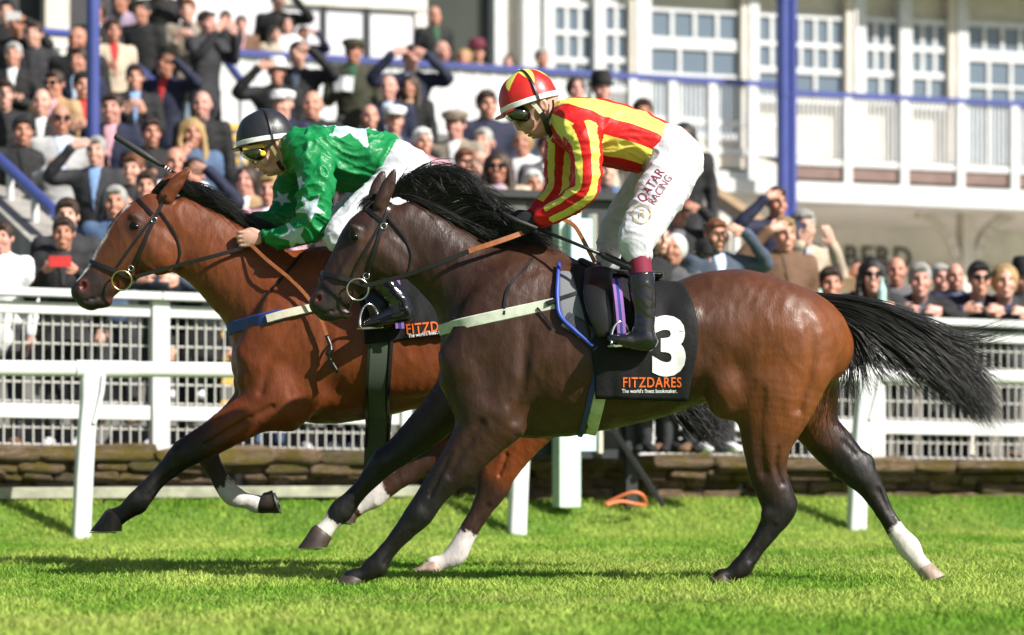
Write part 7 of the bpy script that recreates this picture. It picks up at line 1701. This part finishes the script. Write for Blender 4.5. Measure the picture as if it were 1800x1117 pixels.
front(1652, 490, 'down_down', 'grey', None, 'short', 'hgrey', 'grey haired person half hidden behind the leaning black coat', v=9.2)
front(1678, 488, 'down_down', 'navy', 'slate', 'fringe', 'hgrey', 'ruddy balding person in navy at the right fence', v=8.9)
front(1716, 492, 'lean_lean', 'navy', 'paleblue', 'short', 'hblack', 'dark haired person in sunglasses and navy leaning on the fence', ('sun',), v=8.5)
front(1768, 496, 'lean_lean', 'charcoal', 'pink', 'bob', 'hblond', 'blond person in pink top leaning on the fence at far right', (), v=8.45, tone=TONES[1])
front(1798, 492, 'down_down', 'black', None, 'short', 'hblack', 'person in black hat cut by the right edge', ('hat:tophat:black',), v=9.0)
front(1455, 500, 'lean_lean', 'black', None, 'short', 'hbrown', 'person in black leaning on the fence behind the tail root', v=8.5)
# a raised slab of paving under the taller onlooker, and the balcony bench
q = P(1364, 700, 10.4); mb = MB(); mb.box((q[0]-.5, 10.0, .3), (q[0]+.35, 10.9, .918)); mb.build('landing', MAT['concrete'], label='grey concrete landing block at the foot of the terrace', cat='landing')
a, b = on_v(755, 100, 24.6)[0], on_v(975, 100, 24.6)[0]
mb = MB(); mb.ubox(a, b, 24.5, 24.95, FZ+.36, FZ+.41); bn = mb.build('bench', MAT['tan_wood'], label='long wooden bench behind the balcony rail', cat='bench')
for u in (a+.2, (a+b)/2, b-.2):
    mb = MB(); mb.ubox(u-.03, u+.03, 24.55, 24.9, FZ, FZ+.358); mb.build('leg', MAT['tan_wood'], bn)
# more heads fill the gaps between those above
fillc = ['black', 'navy', 'charcoal', 'black', 'slate', 'brown', 'grey', 'olive', 'tweed', 'denim']
hairn = dict(hblack='black', hbrown='brown', hgrey='grey', hblond='fair', hginger='ginger')
spots = [(235, 300, 'right of the blue shirt'), (340, 310, 'above the bay mane'), 
         (60, 62, 'below the left railing'), (170, 20, 'at the top by the column'), (905, 200, 'left of the helmet'), (985, 290, 'behind the red sleeve'),
         (850, 250, 'below the navy fleece'), (690, 262, 'behind the white seat'), (330, 20, 'at the top left of the glass'), (1062, 300, 'behind the striped waist')]
for i, (px, py, wh) in enumerate(spots):
    c_ = fillc[i % len(fillc)]; h_ = random.choice(list(hairn)); po = random.choice(('down_down', 'down_down', 'crossed_crossed', 'chest_down', 'down_shade', 'clap_clap'))
    p_(px, py, po, c_, random.choice((None, 'white', 'paleblue', 'charcoal')), random.choice(('short', 'short', 'fringe', 'bob')), h_, '%s haired spectator in %s %s' % (hairn[h_], {'slate': 'slate blue', 'tweed': 'tweed brown'}.get(c_, c_), wh))
# parts built in place under an Empty: cancel the Empty's own offset
for o in list(C.objects):
    p = o.parent
    if p is not None and p.type == 'EMPTY' and o.matrix_parent_inverse == Matrix.Identity(4) and p.get('in_place'):
        o.matrix_parent_inverse = Matrix.Translation(-Vector(p.location))
